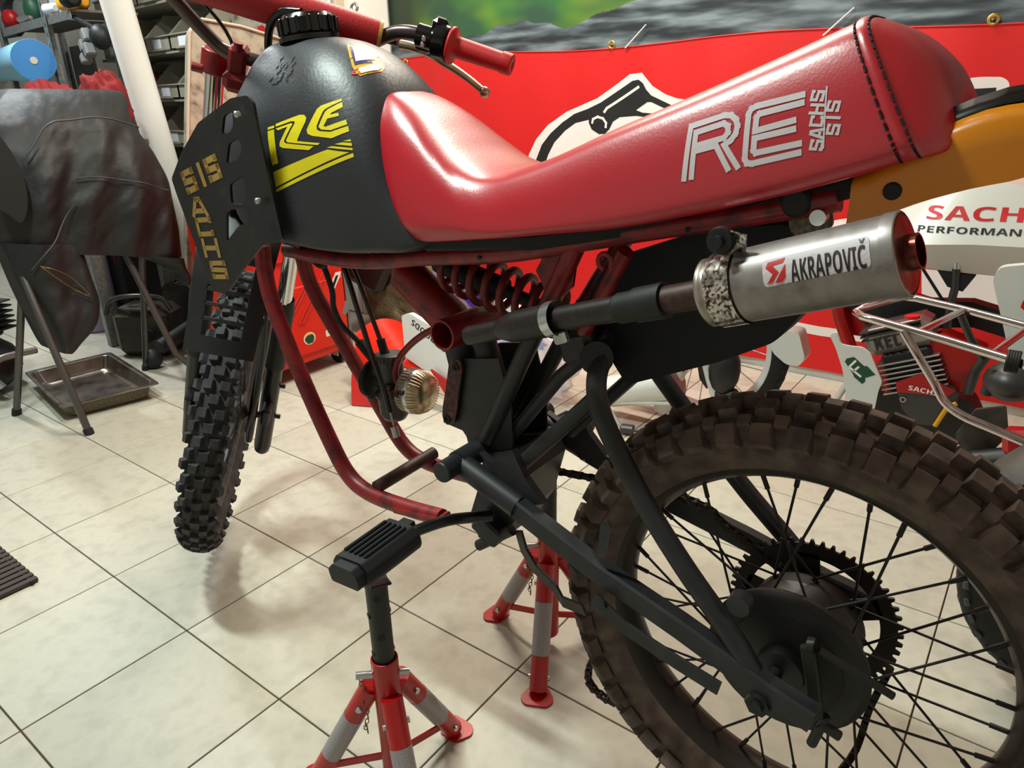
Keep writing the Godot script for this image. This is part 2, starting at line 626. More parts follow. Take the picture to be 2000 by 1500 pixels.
# a spoked wheel in the local xy plane, axle along local z, as parts of the bike
func wheel(called: String, bike: Node3D, xf: Transform3D, d: Dictionary, label: String) -> Node3D:
	var w = Node3D.new()
	w.name = called
	bike.add_child(w, true)
	w.transform = Transform3D(xf.basis, xf.origin - bike.position)
	w.set_meta("label", label)
	var along = Transform3D(Basis(Vector3.RIGHT, Vector3.BACK, Vector3.DOWN), Vector3.ZERO)   # local y of the lathe -> local z of the wheel
	var rim: float = d.rim
	var hw: float = d.rim_half
	var tyre_r: float = d.carcass
	var th: float = d.tyre_half
	var put = func(n2: String, b: MB, m: Material) -> MeshInstance3D:
		var o = MeshInstance3D.new()
		o.name = n2
		o.mesh = b.mesh(); o.material_override = m
		w.add_child(o, true)
		return o
	# tyre with its knobs
	var t = MB.new()
	var prof = []
	var bead = rim - 0.004
	var mid_r = (bead + tyre_r) * 0.5
	for k in 21:
		var an = PI * (k / 20.0) * 1.16 - PI * 0.08
		var y = -cos(an)
		var x = sin(an)
		var yy: float = sign(y) * pow(abs(y), 0.85) * th
		var rr: float = mid_r + (tyre_r - mid_r) * x if x > 0 else mid_r
		if k < 4 or k > 16:
			var q: float = (4 - k) / 4.0 if k < 4 else (k - 16) / 4.0
			yy = lerp(th * (0.97), hw, q) * (-1.0 if k < 4 else 1.0)
			rr = lerp(mid_r, bead, q)
		prof.append(Vector2(rr, yy))
	t.lathe(prof, along, 96)
	var knob = func(an: float, lat: float, wd: float, ln: float, ht: float, tilt: float):
		# one rubber block standing on the carcass
		var q: float = clamp(abs(lat) / th, 0.0, 1.0)
		var sn = sqrt(max(0.0, 1.0 - pow(q, 2.35)))
		var r0 = mid_r + (tyre_r - mid_r) * sn
		var lean: float = sign(lat) * pow(q, 1.6) * 1.15
		var er = Vector3(cos(an), sin(an), 0)
		var et = Vector3(-sin(an), cos(an), 0)
		var up2 = (er * cos(lean) + Vector3.BACK * sin(lean)).normalized()
		var side = et.cross(up2)
		et = et.rotated(up2, tilt); side = side.rotated(up2, tilt)
		var o: Vector3 = er * r0 + Vector3.BACK * lat
		var lo = []; var hi = []
		for e in [[-1, -1], [1, -1], [1, 1], [-1, 1]]:
			lo.append(o + side * e[0] * wd * 0.56 + et * e[1] * ln * 0.58 - up2 * 0.006)
			hi.append(o + side * e[0] * wd * 0.46 + et * e[1] * ln * 0.46 + up2 * ht)
		var md = []
		for e2 in 4: md.append(lo[e2].lerp(hi[e2], 0.86) + (lo[e2] - (lo[0] + lo[2]) * 0.5) * 0.02)
		for e2 in 4:
			var f2 = (e2 + 1) % 4
			t.quad(lo[e2], md[e2], md[f2], lo[f2])
			t.quad(md[e2], hi[e2], hi[f2], md[f2])
		t.quad(hi[3], hi[2], hi[1], hi[0])
	for k in d.rows:
		var an: float = TAU * k / d.rows
		for kn in (d.even if k % 2 == 0 else d.odd):
			knob.call(an, kn[0], kn[1], kn[2], kn[3], kn[4] if kn.size() > 4 else 0.0)
	put.call("tyre", t, d.rubber)
	# rim: a hollow channel section
	var rb = MB.new()
	rb.lathe([Vector2(rim, hw), Vector2(rim + 0.002, hw - 0.002), Vector2(rim - 0.004, hw - 0.004), Vector2(rim - 0.012, hw * 0.75), Vector2(rim - 0.018, 0), Vector2(rim - 0.012, -hw * 0.75), Vector2(rim - 0.004, -hw + 0.004), Vector2(rim + 0.002, -hw + 0.002), Vector2(rim, -hw), Vector2(rim - 0.006, -hw), Vector2(rim - 0.011, -hw + 0.002), Vector2(rim - 0.0135, -hw * 0.8), Vector2(rim - 0.021, -hw * 0.35), Vector2(rim - 0.0225, 0), Vector2(rim - 0.021, hw * 0.35), Vector2(rim - 0.0135, hw * 0.8), Vector2(rim - 0.011, hw - 0.002), Vector2(rim - 0.006, hw), Vector2(rim, hw)], along, 96)
	put.call("rim", rb, d.rim_mat)
	# spokes with nipples, crossing in pairs
	var ns: int = d.spokes
	for k in ns:
		var sd = 1.0 if k % 2 == 0 else -1.0
		var cross2: float = (1.0 if (k / 2) % 2 == 0 else -1.0) * d.lace
		var a1 = TAU * (k + 0.5) / ns + d.get("turn", 0.0)
		var a0 = a1 + cross2
		var hr: float = d.flange
		var p0 = Vector3(cos(a0) * hr, sin(a0) * hr, sd * d.hub_half)
		var p1 = Vector3(cos(a1) * (rim - 0.022), sin(a1) * (rim - 0.022), sd * 0.004)
		var sb = MB.new()
		sb.tube([p0, p0.lerp(p1, 0.9)], 0.0017, 6)
		sb.tube([p0.lerp(p1, 0.9), p1], 0.0031, 6)
		put.call("spoke", sb, d.spoke_mat)
	var hb = MB.new()
	hb.lathe(d.hub, along, 40, true)
	put.call("hub", hb, d.hub_mat)
	return w

func loft_half(sts: Array, sec: Callable) -> Array:
	# rows of points from the middle bottom over the left side to the middle top and down the right side
	var rows = []
	for s in sts:
		var half: Array = sec.call(s)
		var row = []
		for p in half: row.append(p)
		for k in range(half.size() - 2, 0, -1): row.append(Vector3(half[k].x, half[k].y, 2.0 * MID - half[k].z))
		rows.append(row)
	return rows

func build_motorcycle() -> void:
	var bike = thing("motorcycle", "stripped red and black trial motorcycle with red seat propped on two red jack stands", "motorcycle", Vector3(2.0, 0.0, MID))

	# ---- frame, red above and black below
	var dl = [Vector3(1.5845, 0.8519, 0.4970), Vector3(1.5844, 0.8159, 0.4990), Vector3(1.5968, 0.7580, 0.5030), Vector3(1.6530, 0.6604, 0.5130), Vector3(1.7346, 0.5348, 0.5230), Vector3(1.7824, 0.4729, 0.5260), Vector3(1.8360, 0.4530, 0.5270), Vector3(1.9206, 0.4552, 0.5270), Vector3(2.0061, 0.4656, 0.5270)]
	tubes("down_tube", dl, 0.0142, M.frame_red, bike)
	tubes("down_tube", mirror(dl), 0.0142, M.frame_red, bike)
	tubes("cross_tube", [Vector3(1.8538, 0.4696, 0.5260), Vector3(1.8617, 0.4798, 0.3880)], 0.0115, M.frame_rust, bike, 1)
	var sump = MB.new()
	bar(sump, [Vector3(1.9092, 0.4517, 0.5280), Vector3(2.0115, 0.4672, 0.5280)], 0.03, 0.012, Vector3.UP)
	part("skid_plate_lug", sump, M.frame_red, bike)
	# head tube and neck gusset behind the steering
	tubes("head_tube", [Vector3(1.548, 1.055, MID), Vector3(1.484, 0.915, MID)], 0.027, M.frame_red, bike, 1)
	tubes("neck_tube", [Vector3(1.52, 0.985, MID), Vector3(1.60, 0.985, MID), Vector3(1.74, 0.945, MID), Vector3(1.86, 0.905, MID)], 0.026, M.frame_red, bike)
	for sd in [1.0, -1.0]:
		tubes("neck_brace", [Vector3(1.50, 0.94, MID + sd * 0.01), Vector3(1.60, 0.885, MID + sd * 0.03), Vector3(1.72, 0.865, MID + sd * 0.05)], 0.012, M.frame_red, bike)
	# big spine falling to the swingarm pivot
	tubes("spine_tube", [Vector3(1.80, 0.915, MID), Vector3(1.90, 0.865, MID), Vector3(1.8974, 0.8325, 0.4570), Vector3(1.9835, 0.7744, 0.4570), Vector3(2.0071, 0.7409, 0.4570)], [0.027, 0.028, 0.03, 0.031, 0.03, 0.03], M.frame_red, bike, 1)
	tubes("spine_lower_tube", [Vector3(2.0026, 0.7508, 0.4570), Vector3(2.0234, 0.6672, 0.4570), Vector3(2.0496, 0.5684, 0.4570)], 0.029, M.frame_black, bike, 1)
	var ot = MB.new()
	ot.lathe([Vector2(0.022, -0.06), Vector2(0.022, 0.058), Vector2(0.019, 0.058), Vector2(0.019, 0.02), Vector2(0.0, 0.02)], Transform3D(Basis(Vector3.RIGHT, Vector3.BACK, Vector3.DOWN), Vector3(2.0362, 0.7779, 0.4770)), 28, true)
	part("cross_bush", ot, M.frame_red, bike)
	# seat rails
	var rl = [Vector3(1.6707, 0.8557, 0.5090), Vector3(1.8402, 0.8566, 0.5130), Vector3(1.9964, 0.8800, 0.5170), Vector3(2.1548, 0.9047, 0.5250), Vector3(2.3331, 0.9480, 0.5310), Vector3(2.4339, 0.9712, 0.5330), Vector3(2.5312, 0.9951, 0.5350)]
	tubes("seat_rail", rl, 0.0118, M.frame_red, bike)
	tubes("seat_rail", mirror(rl), 0.0118, M.frame_red, bike)
	for q in [Vector3(2.1105, 0.8960, 0.5360), Vector3(2.3933, 0.9568, 0.5445)]:
		var rail_holes = MB.new()
		rail_holes.lathe([Vector2(0.003, 0), Vector2(0.0026, 0.0012), Vector2(0, 0.0012)], Transform3D(Basis(Vector3.RIGHT, Vector3.BACK, Vector3.DOWN), q), 10, true)
		part("rail_bolt", rail_holes, M.soot, bike)
	tubes("rail_bridge", [Vector3(2.4967, 0.9851, 0.5350), Vector3(2.4534, 0.9625, 0.3790)], 0.011, M.frame_red, bike, 1)
	tubes("rail_bridge", [Vector3(1.9645, 0.8783, 0.5150), Vector3(1.8473, 0.8448, 0.3990)], 0.011, M.frame_red, bike, 1)
	# stays from the rails to the pivot, red then black
	for sd in [1, -1]:
		var up2 = [Vector3(2.2485, 0.9242, 0.5250), Vector3(2.2212, 0.8743, 0.5190), Vector3(2.1854, 0.8124, 0.5120)]
		var lo2 = [Vector3(2.1887, 0.8184, 0.5120), Vector3(2.1502, 0.7494, 0.5070), Vector3(2.1199, 0.6899, 0.5040), Vector3(2.0818, 0.6152, 0.5010)]
		tubes("rear_stay", up2 if sd > 0 else mirror(up2), 0.0125, M.frame_red, bike, 1)
		tubes("rear_stay_lower", lo2 if sd > 0 else mirror(lo2), 0.0125, M.frame_black, bike, 1)
	tubes("rear_brace", [Vector3(2.3125, 0.9233, 0.5230), Vector3(2.2842, 0.8762, 0.5120), Vector3(2.2470, 0.8102, 0.5020)], 0.0095, M.frame_red, bike, 1)
	var web = MB.new()
	web.prism([Vector2(2.1972, 0.9012), Vector2(2.2484, 0.9160), Vector2(2.2419, 0.8720), Vector2(2.2161, 0.8478), Vector2(2.1993, 0.8662), Vector2(2.1879, 0.8855)], Transform3D(Basis(), Vector3(0, 0, MID + 0.060)), 0.004)
	part("rail_gusset", web, M.frame_red, bike)
	var hook = MB.new()
	var hp = []
	var hc = Vector3(2.3004, 0.9143, 0.5470)
	for k in 11: hp.append(hc + Vector3(cos(k * 0.52 - 0.6), sin(k * 0.52 - 0.6), 0) * 0.0085)
	hook.tube(hp, 0.0035, 8)
	part("cable_hook", hook, M.frame_red, bike)
	# engine plates between spine and pivot
	for sd in [1.0, -1.0]:
		var pl = MB.new()
		pl.prism([Vector2(2.0176, 0.7199), Vector2(2.0434, 0.7347), Vector2(2.1097, 0.7480), Vector2(2.1301, 0.6751), Vector2(2.1311, 0.6063), Vector2(2.0744, 0.5766), Vector2(2.0363, 0.6176), Vector2(1.9980, 0.6212), Vector2(1.9978, 0.6463)], Transform3D(Basis(), Vector3(0, 0, MID + sd * 0.043 - 0.002)), 0.004)
		part("engine_plate", pl, M.frame_black, bike)
	var fl = MB.new()
	fl.prism(rounded([Vector2(2.0243, 0.7296), Vector2(2.0453, 0.7363), Vector2(2.0482, 0.7195), Vector2(2.0404, 0.6889), Vector2(2.0341, 0.6544), Vector2(2.0274, 0.6290), Vector2(2.0104, 0.6228), Vector2(2.0030, 0.6364), Vector2(2.0091, 0.6608)], 0.006), Transform3D(Basis(), Vector3(0, 0, MID + 0.049)), 0.004)
	part("mount_flange", fl, M.rust_plate, bike, "rusty engine mount flange")
	for q in [Vector3(2.0370, 0.7232, 0.5105), Vector3(2.0136, 0.6345, 0.5105)]:
		var hb = MB.new()
		hb.lathe([Vector2(0.0068, 0), Vector2(0.0068, 0.001), Vector2(0.0042, 0.001), Vector2(0.0035, -0.0004), Vector2(0, -0.0004)], Transform3D(Basis(Vector3.RIGHT, Vector3.BACK, Vector3.DOWN), q), 16, true)
		part("mount_bush", hb, M.soot, bike)
	tubes("shock_mount_tube", [Vector3(2.0583, 0.7778, 0.4770), Vector3(2.0837, 0.7041, 0.4770)], 0.018, M.frame_black, bike, 1)
	var torn = MB.new()
	torn.box(Vector3(2.0908, 0.7093, 0.4930), Vector3(0.03, 0.006, 0.012), Basis(Vector3.FORWARD, -0.5), 0.002)
	part("weld_scrap", torn, M.worn_alloy, bike)
	var foot = MB.new()
	foot.prism([Vector2(2.0808, 0.5945), Vector2(2.1429, 0.6169), Vector2(2.1604, 0.5810), Vector2(2.1404, 0.5052), Vector2(2.1046, 0.4459), Vector2(2.0633, 0.4392), Vector2(2.0498, 0.4815), Vector2(2.0680, 0.5336)], Transform3D(Basis(), Vector3(0, 0, MID - 0.05)), 0.10)
	foot.box(Vector3(2.0966, 0.4762, 0.5170), Vector3(0.05, 0.035, 0.03), Basis(Vector3.FORWARD, 0.5), 0.004)
	foot.tube([Vector3(2.1379, 0.4873, 0.5170), Vector3(2.0799, 0.4427, 0.5270)], 0.009, 10)
	part("pivot_bracket", foot, M.frame_black, bike)

	# ---- swingarm
	for sd in [1, -1]:
		var sw = MB.new()
		var a1 = [Vector3(2.0668, 0.5967, 0.5510), Vector3(2.1790, 0.5604, 0.5540)]
		var a2 = [Vector3(2.1702, 0.5622, 0.5540), Vector3(2.3044, 0.5192, 0.5610), Vector3(2.4305, 0.4908, 0.5680), Vector3(2.5405, 0.4612, 0.5740), Vector3(2.5926, 0.4513, 0.5770)]
		sw.tube(a1 if sd > 0 else mirror(a1), 0.017, 18)
		bar(sw, a2 if sd > 0 else mirror(a2), 0.022, 0.031, Vector3.UP, 0.14)
		sw.prism([Vector2(2.1050, 0.6188), Vector2(2.1277, 0.6094), Vector2(2.1644, 0.6402), Vector2(2.1852, 0.6034), Vector2(2.2146, 0.5735), Vector2(2.1711, 0.5540)], Transform3D(Basis(), Vector3(0, 0, MID + (0.078 if sd > 0 else -0.090))), 0.012)
		part("swingarm", sw, M.frame_black, bike)
	var pv = MB.new()
	pv.lathe([Vector2(0, 0.135), Vector2(0.0145, 0.135), Vector2(0.0155, 0.133), Vector2(0.0155, 0.10), Vector2(0.018, 0.10), Vector2(0.018, -0.10), Vector2(0.0155, -0.10), Vector2(0.0155, -0.13), Vector2(0, -0.13)], Transform3D(Basis(Vector3.RIGHT, Vector3.BACK, Vector3.DOWN), Vector3(Vector3(2.0720, 0.5968, 0.5570).x, Vector3(2.0720, 0.5968, 0.5570).y, MID)), 20, true)
	part("pivot_bolt", pv, M.frame_black, bike)
	for sd in [1, -1]:
		var t7 = [Vector3(2.2771, 0.7862, 0.5020), Vector3(2.2798, 0.7658, 0.5230), Vector3(2.2880, 0.7371, 0.5330), Vector3(2.3114, 0.7021, 0.5420), Vector3(2.3644, 0.6367, 0.5540), Vector3(2.4247, 0.5708, 0.5610), Vector3(2.4886, 0.5095, 0.5670), Vector3(2.5241, 0.4682, 0.5710)]
		tubes("swingarm_upper_tube", t7 if sd > 0 else mirror(t7), 0.0128, M.frame_black, bike)
		var t6 = [Vector3(2.2797, 0.7391, 0.5190), Vector3(2.1574, 0.6023, 0.5270)]
		tubes("swingarm_strut", t6 if sd > 0 else mirror(t6), 0.0105, M.frame_black, bike, 1)
	tubes("swingarm_brace", [Vector3(2.2765, 0.8080, 0.4870), Vector3(2.2033, 0.7374, 0.4870), Vector3(2.1191, 0.6266, 0.4870)], 0.0098, M.frame_black, bike, 1)
	var yoke = MB.new()
	yoke.tube([Vector3(2.2762, 0.7872, 0.5190), Vector3(2.2043, 0.7352, 0.3950)], 0.021, 16)
	yoke.box(Vector3(2.2382, 0.7894, 0.4870), Vector3(0.05, 0.045, 0.05), Basis(Vector3.BACK, 0.3), 0.008)
	part("shock_yoke", yoke, M.frame_black, bike)
	var tab = MB.new()
	tab.prism(rounded([Vector2(2.3173, 0.5487), Vector2(2.3190, 0.5923), Vector2(2.3224, 0.6010), Vector2(2.3273, 0.6035), Vector2(2.3317, 0.6015), Vector2(2.3326, 0.5945), Vector2(2.3270, 0.5473)], 0.002), Transform3D(Basis(), Vector3(0, 0, MID + 0.114)), 0.0035)
	part("chain_guard_tab", tab, M.frame_black, bike)
	var ks = MB.new()
	var kp = [Vector3(2.1465, 0.4870, 0.5120), Vector3(2.1600, 0.4600, 0.5170), Vector3(2.1836, 0.4416, 0.5230), Vector3(2.2250, 0.4286, 0.5310), Vector3(2.2408, 0.4160, 0.5350), Vector3(2.2825, 0.4274, 0.5450)]
	bar(ks, kp, 0.004, 0.021, Vector3(0.7, 0.7, 0.3))
	part("side_stand", ks, M.frame_black, bike)
	var tq = MB.new()
	bar(tq, [Vector3(2.3177, 0.4885, 0.5820), Vector3(2.3639, 0.4664, 0.5840), Vector3(2.4349, 0.4518, 0.5860), Vector3(2.4902, 0.4416, 0.5860)], 0.004, 0.021, Vector3.UP)
	tq.lathe([Vector2(0, 0.006), Vector2(0.007, 0.006), Vector2(0.007, 0)], Transform3D(Basis(Vector3.RIGHT, Vector3.BACK, Vector3.DOWN), Vector3(2.3341, 0.4899, 0.5870)), 6, true)
	part("brake_torque_arm", tq, M.frame_black, bike)
	# monoshock
	var sp = MB.new()
	var s0 = Vector3(1.9773, 0.8578, 0.4570)
	var s1 = Vector3(2.1791, 0.8135, 0.4570)
	var ax = (s1 - s0)
	var e1 = ax.cross(Vector3.BACK).normalized()
	var e2 = ax.normalized().cross(e1)
	var path = []
	var turns = 7.6
	for k in 150:
		var q = k / 149.0
		var an2 = q * TAU * turns
		path.append(s0 + ax * q + (e1 * cos(an2) + e2 * sin(an2)) * 0.0315)
	sp.tube(path, 0.0058, 8)
	part("shock_spring", sp, M.spring_red, bike, "red coil spring of the shock")
	tubes("shock_body", [s0 - ax * 0.05, s0 + ax * 0.55, s0 + ax * 0.56, s1 + ax * 0.12], [0.017, 0.017, 0.009, 0.009], M.soot, bike, 1)

	# ---- wheels
	var rear = {"rim": 0.2485, "rim_half": 0.0275, "carcass": 0.313, "tyre_half": 0.047, "rows": 92, "rubber": M.rubber_brown, "rim_mat": M.rim_dark, "spokes": 36, "lace": 0.62, "flange": 0.068, "hub_half": 0.034, "spoke_mat": M.spoke_dark, "hub_mat": M.hub_black, "turn": 0.03,
		"even": [[-0.0185, 0.021, 0.022, 0.013], [0.0185, 0.021, 0.022, 0.013], [0.0435, 0.026, 0.024, 0.010], [-0.0435, 0.026, 0.024, 0.010]],
		"odd": [[0.0, 0.018, 0.018, 0.013], [0.0345, 0.014, 0.016, 0.010], [-0.0345, 0.014, 0.016, 0.010]],
		"hub": [Vector2(0, -0.055), Vector2(0.03, -0.055), Vector2(0.07, -0.045), Vector2(0.072, -0.02), Vector2(0.068, 0.0), Vector2(0.074, 0.03), Vector2(0.093, 0.034), Vector2(0.096, 0.044), Vector2(0.088, 0.052), Vector2(0.07, 0.054), Vector2(0.066, 0.05), Vector2(0.03, 0.056), Vector2(0.028, 0.07), Vector2(0.0, 0.07)]}
	var ra = Vector3(2.539, 0.445, MID)
	wheel("rear_wheel", bike, Transform3D(Basis(), ra), rear, "rear wheel with a dusty knobbly tyre and black spokes")
	var front = {"rim": 0.270, "rim_half": 0.019, "carcass": 0.321, "tyre_half": 0.037, "rows": 72, "rubber": M.rubber_grey, "rim_mat": M.rim_grey, "spokes": 36, "lace": 0.5, "flange": 0.05, "hub_half": 0.028, "spoke_mat": M.spoke_dark, "hub_mat": M.hub_black,
		"even": [[-0.014, 0.017, 0.019, 0.011], [0.014, 0.017, 0.019, 0.011], [0.0335, 0.014, 0.019, 0.010], [-0.0335, 0.014, 0.019, 0.010]],
		"odd": [[0.0, 0.019, 0.019, 0.011], [0.026, 0.015, 0.019, 0.010], [-0.026, 0.015, 0.019, 0.010]],
		"hub": [Vector2(0, -0.05), Vector2(0.055, -0.05), Vector2(0.058, -0.02), Vector2(0.03, -0.015), Vector2(0.03, 0.02), Vector2(0.05, 0.025), Vector2(0.05, 0.032), Vector2(0.02, 0.036), Vector2(0, 0.05)]}
	# steering frame: x forward, y up the fork, z to the right, turned to the right lock
	var rake = deg_to_rad(24.25)
	var lock = deg_to_rad(-44.46)
	var sa = Vector3(sin(rake), cos(rake), 0)
	var sf = Vector3(-cos(rake), sin(rake), 0).rotated(sa, lock)
	var sr = Vector3(0, 0, -1).rotated(sa, lock)
	var st = Transform3D(Basis(sf, sa, sr), Vector3(1.578, 1.1, MID))
	var axle = st * Vector3(0.071, -0.779, 0)
	wheel("front_wheel", bike, Transform3D(Basis(sf, sa, sr), axle), front, "front wheel with a grey knobbly tyre turned to the lock")

	# rear sprocket, brake plate, axle
	var spk = MB.new()
	var outl = []
	for k in 52:
		for e in [[-0.28, 0.1025], [-0.12, 0.109], [0.12, 0.109], [0.28, 0.1025]]:
			var an3: float = TAU * (k + e[0]) / 52.0
			outl.append(Vector2(cos(an3), sin(an3)) * e[1])
	var no = outl.size()
	for k in no:
		var a5: Vector2 = outl[k]; var b5: Vector2 = outl[(k + 1) % no]
		var a6 = a5.normalized() * 0.083; var b6 = b5.normalized() * 0.083
		var zf = Vector3(0, 0, -0.062) + ra; var zb = Vector3(0, 0, -0.066) + ra
		var V = func(p2: Vector2, o2: Vector3) -> Vector3: return o2 + Vector3(p2.x, p2.y, 0)
		spk.quad(V.call(a6, zf), V.call(b6, zf), V.call(b5, zf), V.call(a5, zf))
		spk.quad(V.call(a6, zb), V.call(a5, zb), V.call(b5, zb), V.call(b6, zb))
		spk.quad(V.call(a5, zf), V.call(b5, zf), V.call(b5, zb), V.call(a5, zb))
		spk.quad(V.call(a6, zf), V.call(a6, zb), V.call(b6, zb), V.call(b6, zf))
	for k in 5:
		var an4 = TAU * k / 5.0 + 0.5
		var d1 = Vector3(cos(an4), sin(an4), 0)
		bar(spk, [ra + d1 * 0.05 + Vector3(0, 0, -0.064), ra + d1 * 0.088 + Vector3(0, 0, -0.064)], 0.03, 0.004, Vector3.BACK)
	part("rear_sprocket", spk, M.sprocket_rust, bike)
	var ax2 = MB.new()
	ax2.lathe([Vector2(0, 0.138), Vector2(0.008, 0.138), Vector2(0.008, 0.133), Vector2(0.0145, 0.133), Vector2(0.0145, 0.124), Vector2(0.009, 0.124), Vector2(0.009, -0.13), Vector2(0, -0.13)], Transform3D(Basis(Vector3.RIGHT, Vector3.BACK, Vector3.DOWN), Vector3(2.535, 0.445, MID)), 6, true)
	part("rear_axle", ax2, M.steel_dark, bike)
	var bl = MB.new()
	bar(bl, [Vector3(2.5666, 0.5054, 0.5330), Vector3(2.5790, 0.4665, 0.5390), Vector3(2.5899, 0.4264, 0.5470)], 0.012, 0.016, Vector3.RIGHT)
	bl.tube([Vector3(2.5803, 0.5142, 0.5430), Vector3(2.6570, 0.4803, 0.5270)], 0.0045, 10)
	bl.tube([Vector3(2.5684, 0.5180, 0.5450), Vector3(2.5759, 0.5191, 0.5450)], 0.009, 10)
	bl.tube([Vector3(2.5894, 0.3807, 0.5420), Vector3(2.5988, 0.4303, 0.5450)], 0.006, 10)
	bl.tube([Vector3(2.5941, 0.4198, 0.5470), Vector3(2.6163, 0.4095, 0.5420)], 0.006, 10)
	part("brake_lever", bl, M.steel_dark, bike)
	var ear = MB.new()
	ear.lathe([Vector2(0, 0.006), Vector2(0.013, 0.006), Vector2(0.0135, 0), Vector2(0.0135, -0.01)], Transform3D(Basis(Vector3.RIGHT, Vector3.BACK, Vector3.DOWN), Vector3(2.4957, 0.5527, 0.5670)), 18, true)
	part("brake_plate_lug", ear, M.frame_black, bike)
	# chain
	chain("chain", [Vector3(2.0550, 0.5179, 0.3910), Vector3(2.3454, 0.5518, 0.3910), Vector3(2.4152, 0.5286, 0.3910), Vector3(2.4998, 0.4901, 0.3910)], bike)
	chain("chain", [Vector3(2.640, 0.40, MID - 0.066), Vector3(2.628, 0.33, MID - 0.066), Vector3(2.622, 0.25, MID - 0.066), Vector3(2.60, 0.17, MID - 0.066)], bike)
	chain("chain", [Vector3(2.2511, 0.2689, 0.4370), Vector3(2.2304, 0.2176, 0.4370), Vector3(2.2313, 0.1800, 0.4370), Vector3(2.2563, 0.1607, 0.4320), Vector3(2.2826, 0.1524, 0.4270)], bike)

	# ---- foot pegs
	for sd in [1, -1]:
		var arm = [Vector3(2.1077, 0.5055, 0.5270), Vector3(2.0827, 0.5111, 0.5620), Vector3(2.0727, 0.5180, 0.5920), Vector3(2.0592, 0.5190, 0.6290), Vector3(2.0524, 0.5160, 0.6470)]
		tubes("peg_arm", arm if sd > 0 else mirror(arm), 0.0085, M.black_paint if sd > 0 else M.peg_brown, bike)
		var pg = MB.new()
		var pc = Vector3(2.0371, 0.5089, 0.6930)
		if sd < 0: pc = Vector3(pc.x, pc.y, 2 * MID - pc.z)
		var pb = Basis(Vector3.BACK, 0.10) * Basis(Vector3.RIGHT, 0.06 * sd)
		pg.prism(rounded([Vector2(-0.033, -0.018), Vector2(0.030, -0.018), Vector2(0.036, -0.008), Vector2(0.036, 0.006), Vector2(0.024, 0.018), Vector2(-0.024, 0.018), Vector2(-0.036, 0.004), Vector2(-0.036, -0.010)], 0.004), Transform3D(pb, pc - pb.z * 0.052), 0.098)
		pg.prism(rounded([Vector2(-0.028, -0.016), Vector2(0.026, -0.016), Vector2(0.028, 0.004), Vector2(0.018, 0.014), Vector2(-0.018, 0.014), Vector2(-0.03, 0.002)], 0.004), Transform3D(pb, pc + pb.z * (0.046 if sd > 0 else -0.06)), 0.014)
		pg.prism([Vector2(-0.015, -0.017), Vector2(0.015, -0.017), Vector2(0.011, 0.013), Vector2(-0.011, 0.013)], Transform3D(pb, pc + pb.z * (-0.068 if sd > 0 else 0.045)), 0.022)
		part("foot_peg", pg, M.rubber_black if sd > 0 else M.peg_brown, bike, "black ribbed rubber foot peg" if sd > 0 else "dusty brown ribbed foot peg")
		var rb2 = MB.new()
		for k in 5:
			rb2.box(pc + pb * Vector3(-0.0195 + k * 0.0098, 0.0195, -0.004), Vector3(0.0052, 0.005, 0.078), pb, 0.0016)
		part("peg_ribs", rb2, M.rubber_black if sd > 0 else M.peg_brown, bike)

	build_tank_and_seat(bike)
	build_exhaust(bike)
	build_steering(bike, st)

func chain(called: String, pts: Array, parent: Node3D) -> void:
	var p = smooth(pts, 40)
	var b = MB.new()
	var acc = 0.0
	var last: Vector3 = p[0]
	var flip = false
	for k in range(1, p.size()):
		acc += p[k].distance_to(p[k - 1])
		if acc >= 0.0127:
			acc = 0.0
			var a: Vector3 = last
			var c: Vector3 = p[k]
			last = c
			var d = (c - a).normalized()
			var off = 0.0045 if flip else 0.0028
			flip = not flip
			for s in [-1.0, 1.0]:
				bar(b, [a - d * 0.004 + Vector3(0, 0, s * off), a.lerp(c, 0.5) + Vector3(0, 0, s * off), c + d * 0.004 + Vector3(0, 0, s * off)], 0.0016, 0.0085, Vector3.UP if abs(d.y) < 0.8 else Vector3.RIGHT)
			b.tube([a - Vector3(0, 0, 0.0065), a + Vector3(0, 0, 0.0065)], 0.0042, 8)
	part(called, b, M.chain_rust, parent)

